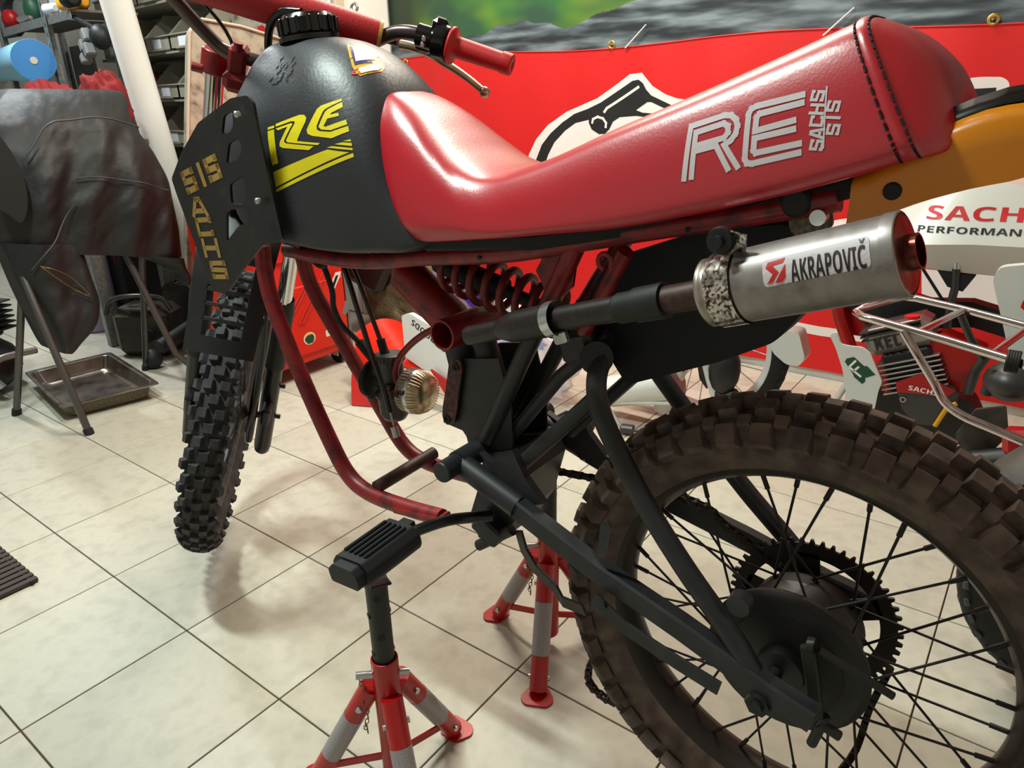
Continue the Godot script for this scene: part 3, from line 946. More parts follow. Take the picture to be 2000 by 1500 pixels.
# ---------------------------------------------------------------- tank, shroud, seat, tail
func build_tank_and_seat(bike: Node3D) -> void:
	var tab = [
		[1.535, 0.050, 1.078, 1.000], [1.560, 0.072, 1.100, 0.965], [1.590, 0.088, 1.120, 0.930], [1.625, 0.102, 1.148, 0.902], [1.665, 0.112, 1.168, 0.888], [1.705, 0.119, 1.174, 0.884], [1.760, 0.124, 1.174, 0.882],
		[1.820, 0.125, 1.168, 0.880], [1.870, 0.123, 1.150, 0.880], [1.910, 0.119, 1.122, 0.882], [1.940, 0.114, 1.085, 0.885], [1.970, 0.110, 1.020, 0.887], [2.000, 0.105, 0.965, 0.890], [2.028, 0.094, 0.930, 0.900], [2.040, 0.06, 0.918, 0.908]]
	var sts = []
	for k in 45: sts.append(lerp_tab(tab, lerp(1.535, 2.040, k / 44.0)))
	var sec = func(s: Array) -> Array:
		var w: float = s[1]; var t: float = s[2]; var b0: float = s[3]; var h = t - b0
		# the neck under the filler is pinched, the flanks are flat
		var pinch: float = clamp(1.0 - abs(s[0] - 1.66) / 0.17, 0.0, 1.0)
		var ctl = [Vector3(s[0], b0, MID), Vector3(s[0], b0 + 0.001, MID + w * 0.6), Vector3(s[0], b0 + 0.005, MID + w * 0.94), Vector3(s[0], b0 + min(0.022, h * 0.15), MID + w), Vector3(s[0], b0 + h * 0.35, MID + w * 1.0), Vector3(s[0], b0 + h * 0.58, MID + w * (0.96 - 0.03 * pinch)), Vector3(s[0], b0 + h * 0.77, MID + w * (0.80 - 0.14 * pinch)), Vector3(s[0], b0 + h * 0.90, MID + w * (0.58 - 0.13 * pinch)), Vector3(s[0], t - h * 0.02, MID + w * 0.30), Vector3(s[0], t, MID)]
		return smooth(ctl, 4)
	var rows = loft_half(sts, sec)
	var tk = MB.new()
	tk.grid(rows, true, false)
	tk.fan(rows[0], true); tk.fan(rows[rows.size() - 1])
	var tank = part("fuel_tank", tk, M.tank_black, bike, "black fuel tank with yellow lettering and flaking paint")
	# filler cap
	var cap = MB.new()
	var cx = frame_of(Vector3(-0.10, 1.0, 0.03), Vector3(1.735, 1.168, MID + 0.004))
	cap.lathe([Vector2(0.046, 0.0), Vector2(0.046, 0.007), Vector2(0.041, 0.008), Vector2(0.0425, 0.010), Vector2(0.0425, 0.030), Vector2(0.038, 0.036), Vector2(0.026, 0.038), Vector2(0, 0.038)], cx, 40, true)
	for k in 16:
		var an = TAU * k / 16.0
		cap.box(cx * Vector3(cos(an) * 0.0428, 0.021, sin(an) * 0.0428), Vector3(0.005, 0.022, 0.0055), cx.basis * Basis(Vector3.UP, -an), 0.0014)
	part("filler_cap", cap, M.gloss_black, tank, "black ribbed filler cap")
	var hose = MB.new()
	hose.tube(smooth([Vector3(1.715, 1.21, MID), Vector3(1.685, 1.212, MID + 0.01), Vector3(1.655, 1.198, MID + 0.012), Vector3(1.63, 1.172, MID + 0.004), Vector3(1.615, 1.135, MID - 0.005)], 6), 0.0065, 10)
	part("breather_hose", hose, M.gloss_black, tank)
	# yellow lettering on the tank side
	var y = MB.new()
	var polys = [
		[Vector2(1.7585, 1.0469), Vector2(1.7745, 1.0496), Vector2(1.7810, 1.0041), Vector2(1.7659, 1.0005)],
		[Vector2(1.7582, 1.0518), Vector2(1.7740, 1.0548), Vector2(1.7749, 1.0516), Vector2(1.7588, 1.0486)],
		[Vector2(1.7776, 1.0567), Vector2(1.8282, 1.0685), Vector2(1.8377, 1.0686), Vector2(1.8428, 1.0647), Vector2(1.8416, 1.0591), Vector2(1.8269, 1.0348), Vector2(1.8718, 1.0327), Vector2(1.8678, 1.0302), Vector2(1.8063, 1.0328), Vector2(1.8028, 1.0351), Vector2(1.8211, 1.0582), Vector2(1.8197, 1.0605), Vector2(1.8124, 1.0603), Vector2(1.7784, 1.0530)],
		[Vector2(1.7789, 1.0507), Vector2(1.8128, 1.0579), Vector2(1.8162, 1.0571), Vector2(1.7982, 1.0343), Vector2(1.8020, 1.0314), Vector2(1.8599, 1.0287), Vector2(1.8508, 1.0235), Vector2(1.7943, 1.0251), Vector2(1.7874, 1.0273), Vector2(1.7885, 1.0325), Vector2(1.8054, 1.0535), Vector2(1.7845, 1.0484)],
		[Vector2(1.8916, 1.0880), Vector2(1.8934, 1.0856), Vector2(1.8731, 1.0757), Vector2(1.8699, 1.0725), Vector2(1.8633, 1.0542), Vector2(1.8651, 1.0495), Vector2(1.8699, 1.0478), Vector2(1.8880, 1.0469), Vector2(1.9120, 1.0541), Vector2(1.9149, 1.0476), Vector2(1.8907, 1.0390), Vector2(1.8566, 1.0419), Vector2(1.8482, 1.0443), Vector2(1.8457, 1.0493), Vector2(1.8592, 1.0758), Vector2(1.8645, 1.0798)],
		[Vector2(1.8941, 1.0838), Vector2(1.8976, 1.0776), Vector2(1.8837, 1.0708), Vector2(1.8820, 1.0683), Vector2(1.8936, 1.0706), Vector2(1.8956, 1.0667), Vector2(1.8794, 1.0635), Vector2(1.8752, 1.0543), Vector2(1.8784, 1.0532), Vector2(1.9068, 1.0620), Vector2(1.9103, 1.0560), Vector2(1.8878, 1.0490), Vector2(1.8719, 1.0500), Vector2(1.8668, 1.0534), Vector2(1.8732, 1.0717), Vector2(1.8763, 1.0748)],
		[Vector2(1.7660, 0.9911), Vector2(1.8850, 1.0248), Vector2(1.8993, 1.0233), Vector2(1.9200, 1.0215), Vector2(1.7688, 0.9700)],
		[Vector2(1.7683, 0.9673), Vector2(1.9255, 1.0207), Vector2(1.9276, 1.0160), Vector2(1.7687, 0.9629)],
		[Vector2(1.9089, 1.0355), Vector2(1.9186, 1.0378), Vector2(1.9205, 1.0350)],
		[Vector2(1.8964, 1.0316), Vector2(1.9082, 1.0339), Vector2(1.9215, 1.0332), Vector2(1.9228, 1.0294)],
		[Vector2(1.8839, 1.0273), Vector2(1.8926, 1.0292), Vector2(1.9238, 1.0269), Vector2(1.9247, 1.0242)]]
	var t = PackedVector3Array()
	for p in polys: t.append_array(poly_tris(p))
	part("tank_lettering", drape(t, tk), M.decal_yellow, tank, "yellow RE lettering with stripes")
	# stickers by the filler
	var sd0 = Vector3(0.45, 0.65, 0.6)
	part("sticker", drape_from([Vector3(1.8416, 1.1586, 0.4844), Vector3(1.8503, 1.1556, 0.4831), Vector3(1.8603, 1.1532, 0.4696), Vector3(1.8795, 1.1432, 0.4694), Vector3(1.8955, 1.1320, 0.4722), Vector3(1.9033, 1.1258, 0.4747), Vector3(1.9075, 1.1210, 0.4850), Vector3(1.9039, 1.1195, 0.4989), Vector3(1.8973, 1.1154, 0.5155), Vector3(1.8917, 1.1181, 0.5175), Vector3(1.8806, 1.1280, 0.5136), Vector3(1.8646, 1.1430, 0.5030)], tk, sd0, 0.0006), M.decal_gold, tank)
	part("sticker", drape_from([Vector3(1.8490, 1.1552, 0.4873), Vector3(1.8531, 1.1541, 0.4854), Vector3(1.8784, 1.1347, 0.5045), Vector3(1.8881, 1.1357, 0.4841), Vector3(1.8919, 1.1326, 0.4861), Vector3(1.8820, 1.1293, 0.5101)], tk, sd0, 0.0010), M.decal_blue, tank)
	part("sticker", drape_from([Vector3(1.8541, 1.1537, 0.4854), Vector3(1.8648, 1.1509, 0.4740), Vector3(1.8832, 1.1403, 0.4751), Vector3(1.8890, 1.1361, 0.4772), Vector3(1.8793, 1.1339, 0.5050)], tk, sd0, 0.0014), M.decal_white, tank)
	part("sticker", drape_from([Vector3(1.8901, 1.1226, 0.5122), Vector3(1.8891, 1.1259, 0.5077), Vector3(1.8961, 1.1306, 0.4807), Vector3(1.9027, 1.1258, 0.4789), Vector3(1.9049, 1.1224, 0.4881), Vector3(1.8961, 1.1184, 0.5123)], tk, sd0, 0.0014), M.decal_white, tank)
	t = moved(text_tris("GE", 0.0085, true, 1.7), Vector2(1.8972, 1.1225), 0.10)
	part("sticker_letters", drape(t, tk, 0.0018), M.decal_red, tank)
	t = moved(text_tris("Pro", 0.0040, false, 1.8), Vector2(1.8779, 1.1394), 0.06)
	part("sticker_letters", drape(t, tk, 0.0018), M.soot, tank)
	# flaking paint: curled chips on the shoulder of the tank
	var rng = RandomNumberGenerator.new()
	rng.seed = 11
	var chips = PackedVector3Array()
	for k in 34:
		var c = Vector2(rng.randf_range(-1, 1), rng.randf_range(-1, 1))
		var o: Vector2 = Vector2(1.7577, 1.1290) + Vector2(c.x * 0.026, c.y * 0.018)
		var pl = []
		for e in 7: pl.append(o + Vector2.from_angle(TAU * e / 7.0) * rng.randf_range(0.0015, 0.006))
		chips.append_array(poly_tris(pl))
	part("paint_flakes", drape(chips, tk, 0.0011, 0.006), M.tank_black, tank)

	# ---- radiator style shroud at the tank front
	for sd in [1, -1]:
		var sh = MB.new()
		var front_face = rounded([Vector2(1.7193, 1.0917), Vector2(1.7570, 1.0951), Vector2(1.7676, 1.0858), Vector2(1.7697, 1.0485), Vector2(1.7792, 0.9771), Vector2(1.7904, 0.8981), Vector2(1.7414, 0.8858), Vector2(1.6787, 0.8391), Vector2(1.6371, 0.8020), Vector2(1.6178, 0.7958), Vector2(1.5914, 0.7974), Vector2(1.5417, 0.9491), Vector2(1.5355, 0.9745), Vector2(1.5739, 1.0135), Vector2(1.6326, 1.0589)], 0.005)
		# openings are cut by building the plate from strips around them
		var holes = [
			[Vector2(1.6972, 1.0688), Vector2(1.7196, 1.0755), Vector2(1.7157, 1.0536), Vector2(1.7043, 1.0452), Vector2(1.6856, 1.0435)],
			[Vector2(1.6988, 1.0310), Vector2(1.7240, 1.0384), Vector2(1.7289, 1.0245), Vector2(1.7156, 1.0086), Vector2(1.6850, 1.0018)],
			[Vector2(1.6856, 0.9724), Vector2(1.7194, 0.9857), Vector2(1.7241, 0.9655), Vector2(1.7131, 0.9441), Vector2(1.6811, 0.9435)],
			[Vector2(1.6669, 0.9318), Vector2(1.7149, 0.9412), Vector2(1.7279, 0.9226), Vector2(1.6905, 0.9104), Vector2(1.6539, 0.8834)]]
		var keep = [PackedVector2Array(front_face)]
		for h in holes:
			var cut = []
			for q in keep:
				# split the piece at the hole's middle so that no ring is left
				var c2 = Vector2.ZERO
				for p2 in h: c2 += p2
				c2 /= h.size()
				for hv in [PackedVector2Array([Vector2(-9, c2.y), Vector2(9, c2.y), Vector2(9, 9), Vector2(-9, 9)]), PackedVector2Array([Vector2(-9, -9), Vector2(9, -9), Vector2(9, c2.y), Vector2(-9, c2.y)])]:
					for g in Geometry2D.intersect_polygons(q, hv):
						for r2 in Geometry2D.clip_polygons(g, PackedVector2Array(rounded(h, 0.006, 3))): cut.append(r2)
			keep = cut
		for q in keep: sh.prism(Array(q), Transform3D(Basis(), Vector3(0, 0, 0)), 0.004)
		# the plate leans outwards to the front
		var tl = MB.new()
		for k in sh.v.size():
			var p = sh.v[k]
			var dz: float = 0.144 + clamp((1.66 - p.x) * 0.05, -0.012, 0.012)
			tl.v.append(Vector3(p.x, p.y, MID + sd * (dz + p.z)))
			tl.n.append(Vector3(sh.n[k].x + 0.05 * sh.n[k].z, sh.n[k].y, sd * sh.n[k].z).normalized())
		for k in range(0, sh.ix.size(), 3):
			if sd > 0:
				for e in 3: tl.ix.append(sh.ix[k + e])
			else:
				for e in [0, 2, 1]: tl.ix.append(sh.ix[k + e])
		var shroud = part("tank_shroud", tl, M.shroud_black, bike, "black side shroud with gold lettering" if sd > 0 else "")
		if sd > 0:
			for q in [Vector3(1.7544, 1.0709, 0.6150), Vector3(1.7602, 0.9533, 0.6070)]:
				var rv = MB.new()
				rv.lathe([Vector2(0.0045, -0.004), Vector2(0.0045, 0.002), Vector2(0, 0.0032)], Transform3D(Basis(Vector3.RIGHT, Vector3.BACK, Vector3.DOWN), q + Vector3(0, 0, 0.004)), 14)
				part("rivet", rv, M.steel, shroud)
			for w in [["S", Vector2(1.5853, 0.9731), 0.30, 0.037, 0.037], ["I", Vector2(1.6194, 0.9838), 0.30, 0.037, 0.037], ["S", Vector2(1.6507, 0.9941), 0.30, 0.037, 0.037], ["A", Vector2(1.5969, 0.9335), 0.10, 0.031, 0.050], ["C", Vector2(1.6029, 0.9026), 0.12, 0.031, 0.050], ["H", Vector2(1.6099, 0.8696), 0.10, 0.031, 0.050], ["S", Vector2(1.6211, 0.8350), 0.12, 0.031, 0.050]]:
				letter(shroud, tl, w[0], w[1], w[2], w[3], w[4])

	build_seat(bike)

func letter(parent: Node3D, surf: MB, s: String, o: Vector2, turn: float, h: float, w: float) -> void:
	part("letter", drape(moved(block_letter(s, h, w), o, turn), surf, 0.0006, 0.02), M.decal_brass, parent)

# heavy block capitals drawn with a broad pen
func block_letter(s: String, h: float, w: float, pen := 0.25) -> PackedVector3Array:
	var e = 0.14
	var g = {
		"S": [[[0.86, 0.70], [0.86, 1 - e], [e, 1 - e], [e, 0.52], [0.86, 0.48], [0.86, e], [e, e], [e, 0.30]]],
		"I": [[[0.5, 0.0], [0.5, 1.0]]],
		"A": [[[0.10, 0.0], [0.40, 0.88], [0.60, 0.88], [0.90, 0.0]], [[0.25, 0.30], [0.75, 0.30]]],
		"C": [[[0.86, 0.68], [0.86, 1 - e], [e, 1 - e], [e, e], [0.86, e], [0.86, 0.32]]],
		"H": [[[e, 0.0], [e, 1.0]], [[1 - e, 0.0], [1 - e, 1.0]], [[e, 0.5], [1 - e, 0.5]]]}
	var out = PackedVector3Array()
	for pl in g[s]:
		var q = []
		for p in pl: q.append(Vector2((p[0] - 0.5) * w, (p[1] - 0.5) * h))
		out.append_array(stroke_tris(q, h * pen))
	return out

func build_seat(bike: Node3D) -> void:
	# each station: bottom x y, top x y, half width at bottom and top
	var S = [
		[2.012, 0.918, 1.872, 1.058, 0.094, 0.040], [2.018, 0.914, 1.880, 1.078, 0.100, 0.046], [2.040, 0.914, 1.905, 1.092, 0.106, 0.052], [2.070, 0.918, 1.940, 1.092, 0.110, 0.057], [2.100, 0.922, 1.985, 1.072, 0.112, 0.063], [2.130, 0.926, 2.030, 1.040, 0.114, 0.070], [2.160, 0.930, 2.075, 1.012, 0.115, 0.077],
		[2.200, 0.936, 2.130, 1.000, 0.116, 0.084], [2.255, 0.945, 2.205, 1.018, 0.118, 0.088], [2.330, 0.958, 2.295, 1.053, 0.119, 0.090], [2.420, 0.980, 2.395, 1.090, 0.120, 0.090], [2.510, 1.006, 2.475, 1.121, 0.120, 0.089], [2.585, 1.032, 2.523, 1.140, 0.119, 0.086],
		[2.598, 1.036, 2.540, 1.139, 0.115, 0.082], [2.608, 1.039, 2.565, 1.127, 0.108, 0.074], [2.616, 1.041, 2.590, 1.106, 0.096, 0.062], [2.619, 1.042, 2.605, 1.083, 0.080, 0.048], [2.617, 1.042, 2.608, 1.066, 0.05, 0.03]]
	var sts = []
	for k in S.size(): S[k].push_front(float(k))
	for k in 103: sts.append(lerp_tab(S, k * (S.size() - 1) / 102.0))
	var sec = func(s: Array) -> Array:
		var b0 = Vector2(s[1], s[2]); var t0 = Vector2(s[3], s[4]); var wb: float = s[5]; var wt: float = s[6]
		var f = func(q: float, w: float) -> Vector3:
			var p = b0.lerp(t0, q)
			return Vector3(p.x, p.y, MID + w)
		return smooth([f.call(0.0, 0.0), f.call(0.0, wb * 0.7), f.call(-0.01, wb - 0.008), f.call(0.03, wb), f.call(0.14, wb + 0.003), f.call(0.45, lerp(wb, wt, 0.30) + 0.006), f.call(0.74, lerp(wb, wt, 0.68) + 0.006), f.call(0.92, wt), f.call(1.0, wt * 0.62), f.call(1.012, 0.0)], 4)
	var rows = loft_half(sts, sec)
	var sb = MB.new()
	sb.grid(rows, true, false)
	sb.fan(rows[0], true); sb.fan(rows[rows.size() - 1])
	var seat = part("seat", sb, M.seat_red, bike, "long red vinyl seat with white lettering")
	# sewn band across the tail
	var band = MB.new()
	var r0 = []; var r1 = []
	var a = sec.call(lerp_tab(S, 11.93)); var c = sec.call(lerp_tab(S, 12.32))
	var bandrows = []
	for q in 5:
		var row = []
		for k in range(10, a.size()):
			var p: Vector3 = a[k].lerp(c[k], q / 4.0)
			row.append(p + Vector3(0.0, 0.5, 1.0).normalized() * (0.0022 if q > 0 and q < 4 else 0.0004) + Vector3(0, 0.0012, 0))
		bandrows.append(row)
	band.grid(bandrows, false, false)
	part("seat_band", band, M.seat_red, seat)
	for e in [11.93, 12.32]:
		var ln: Array = sec.call(lerp_tab(S, e))
		var st = MB.new()
		for k in range(8, ln.size() - 1, 1):
			var o = Vector3(0, 0.4, 1).normalized() * 0.0022
			st.tube([ln[k].lerp(ln[k + 1], 0.1) + o, ln[k].lerp(ln[k + 1], 0.75) + o], 0.0011, 6)
		part("stitching", st, M.thread, seat)
	var t = PackedVector3Array()
	var R_out = [Vector2(2.4005, 1.0079), Vector2(2.3983, 1.0567), Vector2(2.4296, 1.0662), Vector2(2.4364, 1.0662), Vector2(2.4421, 1.0626), Vector2(2.4446, 1.0573), Vector2(2.4441, 1.0508), Vector2(2.4406, 1.0453), Vector2(2.4352, 1.0413), Vector2(2.4524, 1.0216)]
	var R_leg = [Vector2(2.4079, 1.0099), Vector2(2.4060, 1.0348), Vector2(2.4274, 1.0406), Vector2(2.4436, 1.0192)]
	var R_eye = [Vector2(2.4059, 1.0373), Vector2(2.4048, 1.0513), Vector2(2.4306, 1.0593), Vector2(2.4355, 1.0572), Vector2(2.4366, 1.0518), Vector2(2.4337, 1.0473), Vector2(2.4065, 1.0396)]
	var E_out = [Vector2(2.4995, 1.0829), Vector2(2.4588, 1.0737), Vector2(2.4545, 1.0716), Vector2(2.4529, 1.0672), Vector2(2.4567, 1.0302), Vector2(2.4592, 1.0265), Vector2(2.4639, 1.0264), Vector2(2.5054, 1.0372)]
	var E_up = [Vector2(2.5003, 1.0766), Vector2(2.4628, 1.0674), Vector2(2.4609, 1.0647), Vector2(2.4617, 1.0534), Vector2(2.4962, 1.0628)]
	var E_lo = [Vector2(2.4975, 1.0558), Vector2(2.4624, 1.0474), Vector2(2.4635, 1.0375), Vector2(2.4658, 1.0354), Vector2(2.5045, 1.0445)]
	for q in [R_out, R_leg, R_eye, E_out, E_up, E_lo]: t.append_array(stroke_tris(q, 0.0052))
	part("seat_lettering", drape(t, sb), M.decal_white_soft, seat, "white outlined RE lettering")
	t = PackedVector3Array()
	var sax = [Vector2(2.5168, 1.0430), Vector2(2.5151, 1.0524), Vector2(2.5134, 1.0617), Vector2(2.5118, 1.0710), Vector2(2.5100, 1.0813)]
	for k in 5: t.append_array(moved(block_letter("SACHS"[k], 0.0125, 0.0088, 0.19), sax[k], PI / 2 - 0.04))
	var six = [Vector2(2.5278, 1.0554), Vector2(2.5261, 1.0645), Vector2(2.5244, 1.0732)]
	for k in 3: t.append_array(moved(block_letter("SIS"[k], 0.0118, 0.0088, 0.19), six[k], PI / 2 - 0.04))
	t.append_array(stroke_tris([Vector2(2.5159, 1.0886), Vector2(2.5227, 1.0403)], 0.0013))
	part("seat_lettering", drape(t, sb), M.decal_white_soft, seat, "small white SACHS SIS lettering")
	# seat pan under the foam
	var pan = MB.new()
	bar(pan, [Vector3(2.02, 0.905, MID), Vector3(2.2, 0.925, MID), Vector3(2.42, 0.968, MID), Vector3(2.59, 1.022, MID)], 0.17, 0.02, Vector3.UP)
	part("seat_pan", pan, M.soot, bike)

	# ---- yellow tail fender: a channel open below
	var tail = MB.new()
	var prof = [[2.545, 0.976, 1.014, 0.100], [2.578, 0.989, 1.036, 0.100], [2.600, 1.000, 1.052, 0.099], [2.633, 1.012, 1.067, 0.098], [2.664, 1.022, 1.074, 0.096], [2.76, 1.050, 1.096, 0.090], [2.84, 1.080, 1.118, 0.078]]
	var trs = []
	for k in 25:
		var s = lerp_tab(prof, lerp(2.545, 2.84, k / 24.0))
		var row = []
		for p in [[1.05, 0.0], [1.02, 0.45], [1.0, 0.92], [0.85, 1.0], [0.55, 1.0], [0.0, 1.0]]:
			row.append([p[1], p[0]])
		var q = []
		for e in range(5, -1, -1): q.append(Vector3(s[0], lerp(s[1], s[2], row[e][1]), MID + s[3] * row[e][0]))
		for e in range(0, 6): q.append(Vector3(s[0], lerp(s[1], s[2], row[e][1]), MID - s[3] * row[e][0]))
		trs.append(q)
	tail.shell(trs, -0.003)
	var tf = part("tail_fender", tail, M.tail_yellow, bike, "amber yellow tail fender")
	var strip = MB.new()
	var srow = []
	for k in 13:
		var s = lerp_tab(prof, lerp(2.60, 2.84, k / 12.0))
		srow.append([Vector3(s[0], s[2] + 0.004, MID + s[3] * 0.90), Vector3(s[0], s[2] + 0.016, MID + s[3] * 0.84), Vector3(s[0], s[2] + 0.017, MID), Vector3(s[0], s[2] + 0.016, MID - s[3] * 0.84), Vector3(s[0], s[2] + 0.004, MID - s[3] * 0.90)])
	strip.grid(srow)
	part("top_strip", strip, M.gloss_black, tf, "glossy black strip on the tail")
	var bolt = MB.new()
	bolt.lathe([Vector2(0, 0.004), Vector2(0.006, 0.004), Vector2(0.0075, 0.001), Vector2(0.0085, -0.003)], Transform3D(Basis(Vector3.RIGHT, Vector3.BACK, Vector3.DOWN), Vector3(2.5767, 1.0069, 0.5590)), 14, true)
	part("tail_bolt", bolt, M.soot, tf)
	# black inner fender between the rails
	var inner = MB.new()
	inner.prism(rounded([Vector2(2.2228, 0.8240), Vector2(2.2914, 0.7381), Vector2(2.4082, 0.7927), Vector2(2.4704, 0.8290), Vector2(2.4993, 0.8721), Vector2(2.4864, 0.9210), Vector2(2.4711, 0.9577), Vector2(2.3817, 0.9449), Vector2(2.2583, 0.8962)], 0.01), Transform3D(Basis(), Vector3(0, 0, MID - 0.05)), 0.06)
	part("inner_fender", inner, M.navy_black, bike)
	# bracket under the tail with a marker bolt
	var br = MB.new()
	br.prism(rounded([Vector2(2.4860, 0.9762), Vector2(2.5235, 0.9882), Vector2(2.5283, 0.9701), Vector2(2.5160, 0.9606), Vector2(2.4980, 0.9556), Vector2(2.4901, 0.9621)], 0.004), Transform3D(Basis(), Vector3(0, 0, MID + 0.07)), 0.003)
	part("tail_bracket", br, M.worn_alloy, bike)
	var bb = MB.new()
	bb.lathe([Vector2(0, 0.006), Vector2(0.0072, 0.006), Vector2(0.0075, 0.004), Vector2(0.0075, -0.006)], Transform3D(Basis(Vector3.RIGHT, Vector3.BACK, Vector3.DOWN), Vector3(2.5177, 0.9788, 0.5420)), 20, true)
	part("marker_bolt", bb, M.zinc, bike)
	var wsh = MB.new()
	wsh.lathe([Vector2(0, 0.004), Vector2(0.011, 0.004), Vector2(0.014, 0.001), Vector2(0.014, -0.004)], Transform3D(Basis(Vector3.RIGHT, Vector3.BACK, Vector3.DOWN), Vector3(2.4966, 0.9910, 0.5450)), 20, true)
	part("rubber_washer", wsh, M.rubber_black, bike)
	# brake reservoir loop and cable ends under the tank are with the carburettor

# ---------------------------------------------------------------- exhaust
func build_exhaust(bike: Node3D) -> void:
	var P = [Vector3(2.1184, 0.8023, 0.5720), Vector3(2.1784, 0.8230, 0.5750), Vector3(2.2517, 0.8475, 0.5800), Vector3(2.2683, 0.8537, 0.5820), Vector3(2.3431, 0.8772, 0.5870), Vector3(2.3602, 0.8828, 0.5880), Vector3(2.3969, 0.8951, 0.5920), Vector3(2.4416, 0.9094, 0.5950), Vector3(2.6045, 0.9668, 0.6070)]
	var ex = MB.new()
	ex.tube([P[0], P[1]], 0.0125, 20)
	ex.tube([P[0].lerp(P[1], 0.9), P[1].lerp(P[2], 0.15), P[1].lerp(P[2], 0.35), P[2]], [0.0125, 0.018, 0.0195, 0.0195], 20)
	ex.tube([P[2], P[4]], 0.0142, 20)
	var pipe = part("exhaust_pipe", ex, M.pipe_black, bike)
	var sl = MB.new()
	sl.tube([P[4].lerp(P[3], 0.05), P[4], P[5], P[5].lerp(P[6], 0.1), P[6]], [0.0150, 0.0165, 0.0165, 0.0185, 0.0185], 20)
	part("rubber_sleeve", sl, M.rubber_black, pipe)
	var rp = MB.new()
	rp.tube([P[6], P[7]], 0.0145, 20)
	part("rusty_neck", rp, M.pipe_rust, pipe)
	var cl = MB.new()
	var ca = (P[3] - P[2]).normalized()
	cl.tube([P[2] - ca * 0.002, P[2] + ca * 0.012], 0.0215, 28, false)
	cl.box(P[2] + ca * 0.012 + Vector3(0.006, -0.020, 0.006), Vector3(0.018, 0.014, 0.010), Basis(Vector3.BACK, 0.4), 0.002)
	part("hose_clamp", cl, M.zinc, pipe, "bright hose clamp")
	# muffler
	var d = (P[8] - P[7])
	var L = d.length()
	var fx = frame_of(d, P[7])
	var mu = MB.new()
	var R = 0.0335
	mu.lathe([Vector2(0.014, -0.004), Vector2(0.030, 0.0), Vector2(0.0325, 0.002), Vector2(0.0325, 0.006), Vector2(0.0305, 0.007), Vector2(0.0305, 0.012), Vector2(0.031, 0.0125), Vector2(0.0305, 0.013), Vector2(0.0305, 0.036), Vector2(0.0318, 0.038)], fx, 48)
	part("muffler_neck", mu, M.steel_brushed, pipe)
	var body = MB.new()
	body.lathe([Vector2(R - 0.002, 0.037), Vector2(R, 0.039), Vector2(R, L * 0.93)], fx, 64)
	body.lathe([Vector2(R + 0.0008, L * 0.93), Vector2(R + 0.0008, L * 0.985), Vector2(R - 0.001, L * 0.99)], fx, 64)
	var mb = part("muffler_body", body, M.muffler, pipe, "silver muffler can with a red and black sticker")
	var endc = MB.new()
	endc.lathe([Vector2(R - 0.0008, L * 0.985), Vector2(R - 0.003, L * 0.992), Vector2(0.022, L * 0.995), Vector2(0.0145, L * 1.0), Vector2(0.0145, L * 1.045), Vector2(0.0125, L * 1.045), Vector2(0.0125, L * 0.97), Vector2(0.0, L * 0.97)], fx, 40, true)
	part("muffler_end", endc, M.heat_steel, pipe)
	var bandb = MB.new()
	bandb.tube([fx * Vector3(0, 0.012, 0), fx * Vector3(0, 0.037, 0)], R + 0.0016, 48, false)
	var q0 = Vector3(2.4690, 0.9694, 0.6220)
	bar(bandb, [fx * Vector3(0, 0.025, 0) + Vector3(0, R, 0.012), q0 + Vector3(0, 0.004, 0)], 0.024, 0.002, Vector3.BACK)
	part("muffler_clamp", bandb, M.chrome_pitted, pipe, "pitted chrome muffler clamp")
	var wa = MB.new()
	wa.lathe([Vector2(0, 0.010), Vector2(0.005, 0.010), Vector2(0.0055, 0.004), Vector2(0.0115, 0.004), Vector2(0.0125, 0.0), Vector2(0.0125, -0.004)], Transform3D(Basis(Vector3.RIGHT, Vector3.BACK, Vector3.DOWN), Vector3(2.4579, 0.9647, 0.6220)), 24, true)
	part("clamp_washer", wa, M.rubber_black, pipe)
	# sticker wrapped on the can
	var cen = Vector3(2.5392, 0.9579, 0.6400)
	var loc = fx.affine_inverse() * cen
	var an0 = atan2(loc.z, loc.x)
	var cam_side = -1.0 if (fx.basis * Vector3(-sin(an0), 0, cos(an0))).y > 0 else 1.0
	var wrap = func(tr: PackedVector3Array, lift: float) -> MB:
		var b = MB.new()
		var s = split_tris(tr, 0.008)
		var q = PackedVector3Array()
		for p in s:
			var a: float = an0 - cam_side * p.y / R
			q.append(fx * Vector3(cos(a) * (R + lift), loc.y + p.x, sin(a) * (R + lift)))
		for k in range(0, q.size(), 3):
			var nn = (q[k + 2] - q[k]).cross(q[k + 1] - q[k])
			if nn.dot(q[k] - (fx * Vector3(0, loc.y, 0))) > 0: b.tri(q[k], q[k + 1], q[k + 2])
			else: b.tri(q[k], q[k + 2], q[k + 1])
		return b
	var word = text_tris("AKRAPOVIČ", 0.0235, true, 0.43)
	word = moved(word, Vector2(0.0115, 0.0))
	var lo = 1e9; var hi = -1e9
	for p in word:
		lo = min(lo, p.x); hi = max(hi, p.x)
	var edge = rounded([Vector2(lo - 0.024, -0.012), Vector2(lo - 0.004, -0.0115), Vector2(hi + 0.003, -0.0115), Vector2(hi + 0.003, 0.0135), Vector2(lo - 0.024, 0.0115)], 0.004)
	part("sticker", wrap.call(poly_tris(edge), 0.0004), M.decal_white_soft, mb)
	part("sticker_letters", wrap.call(word, 0.0008), M.decal_dark, mb)
	var lx = lo - 0.013
	var lg = poly_tris([Vector2(lx - 0.008, -0.0095), Vector2(lx - 0.002, -0.002), Vector2(lx - 0.008, 0.004), Vector2(lx - 0.006, 0.0085), Vector2(lx + 0.009, 0.010), Vector2(lx + 0.007, 0.006), Vector2(lx - 0.002, 0.005), Vector2(lx + 0.003, -0.001), Vector2(lx - 0.003, -0.0085)])
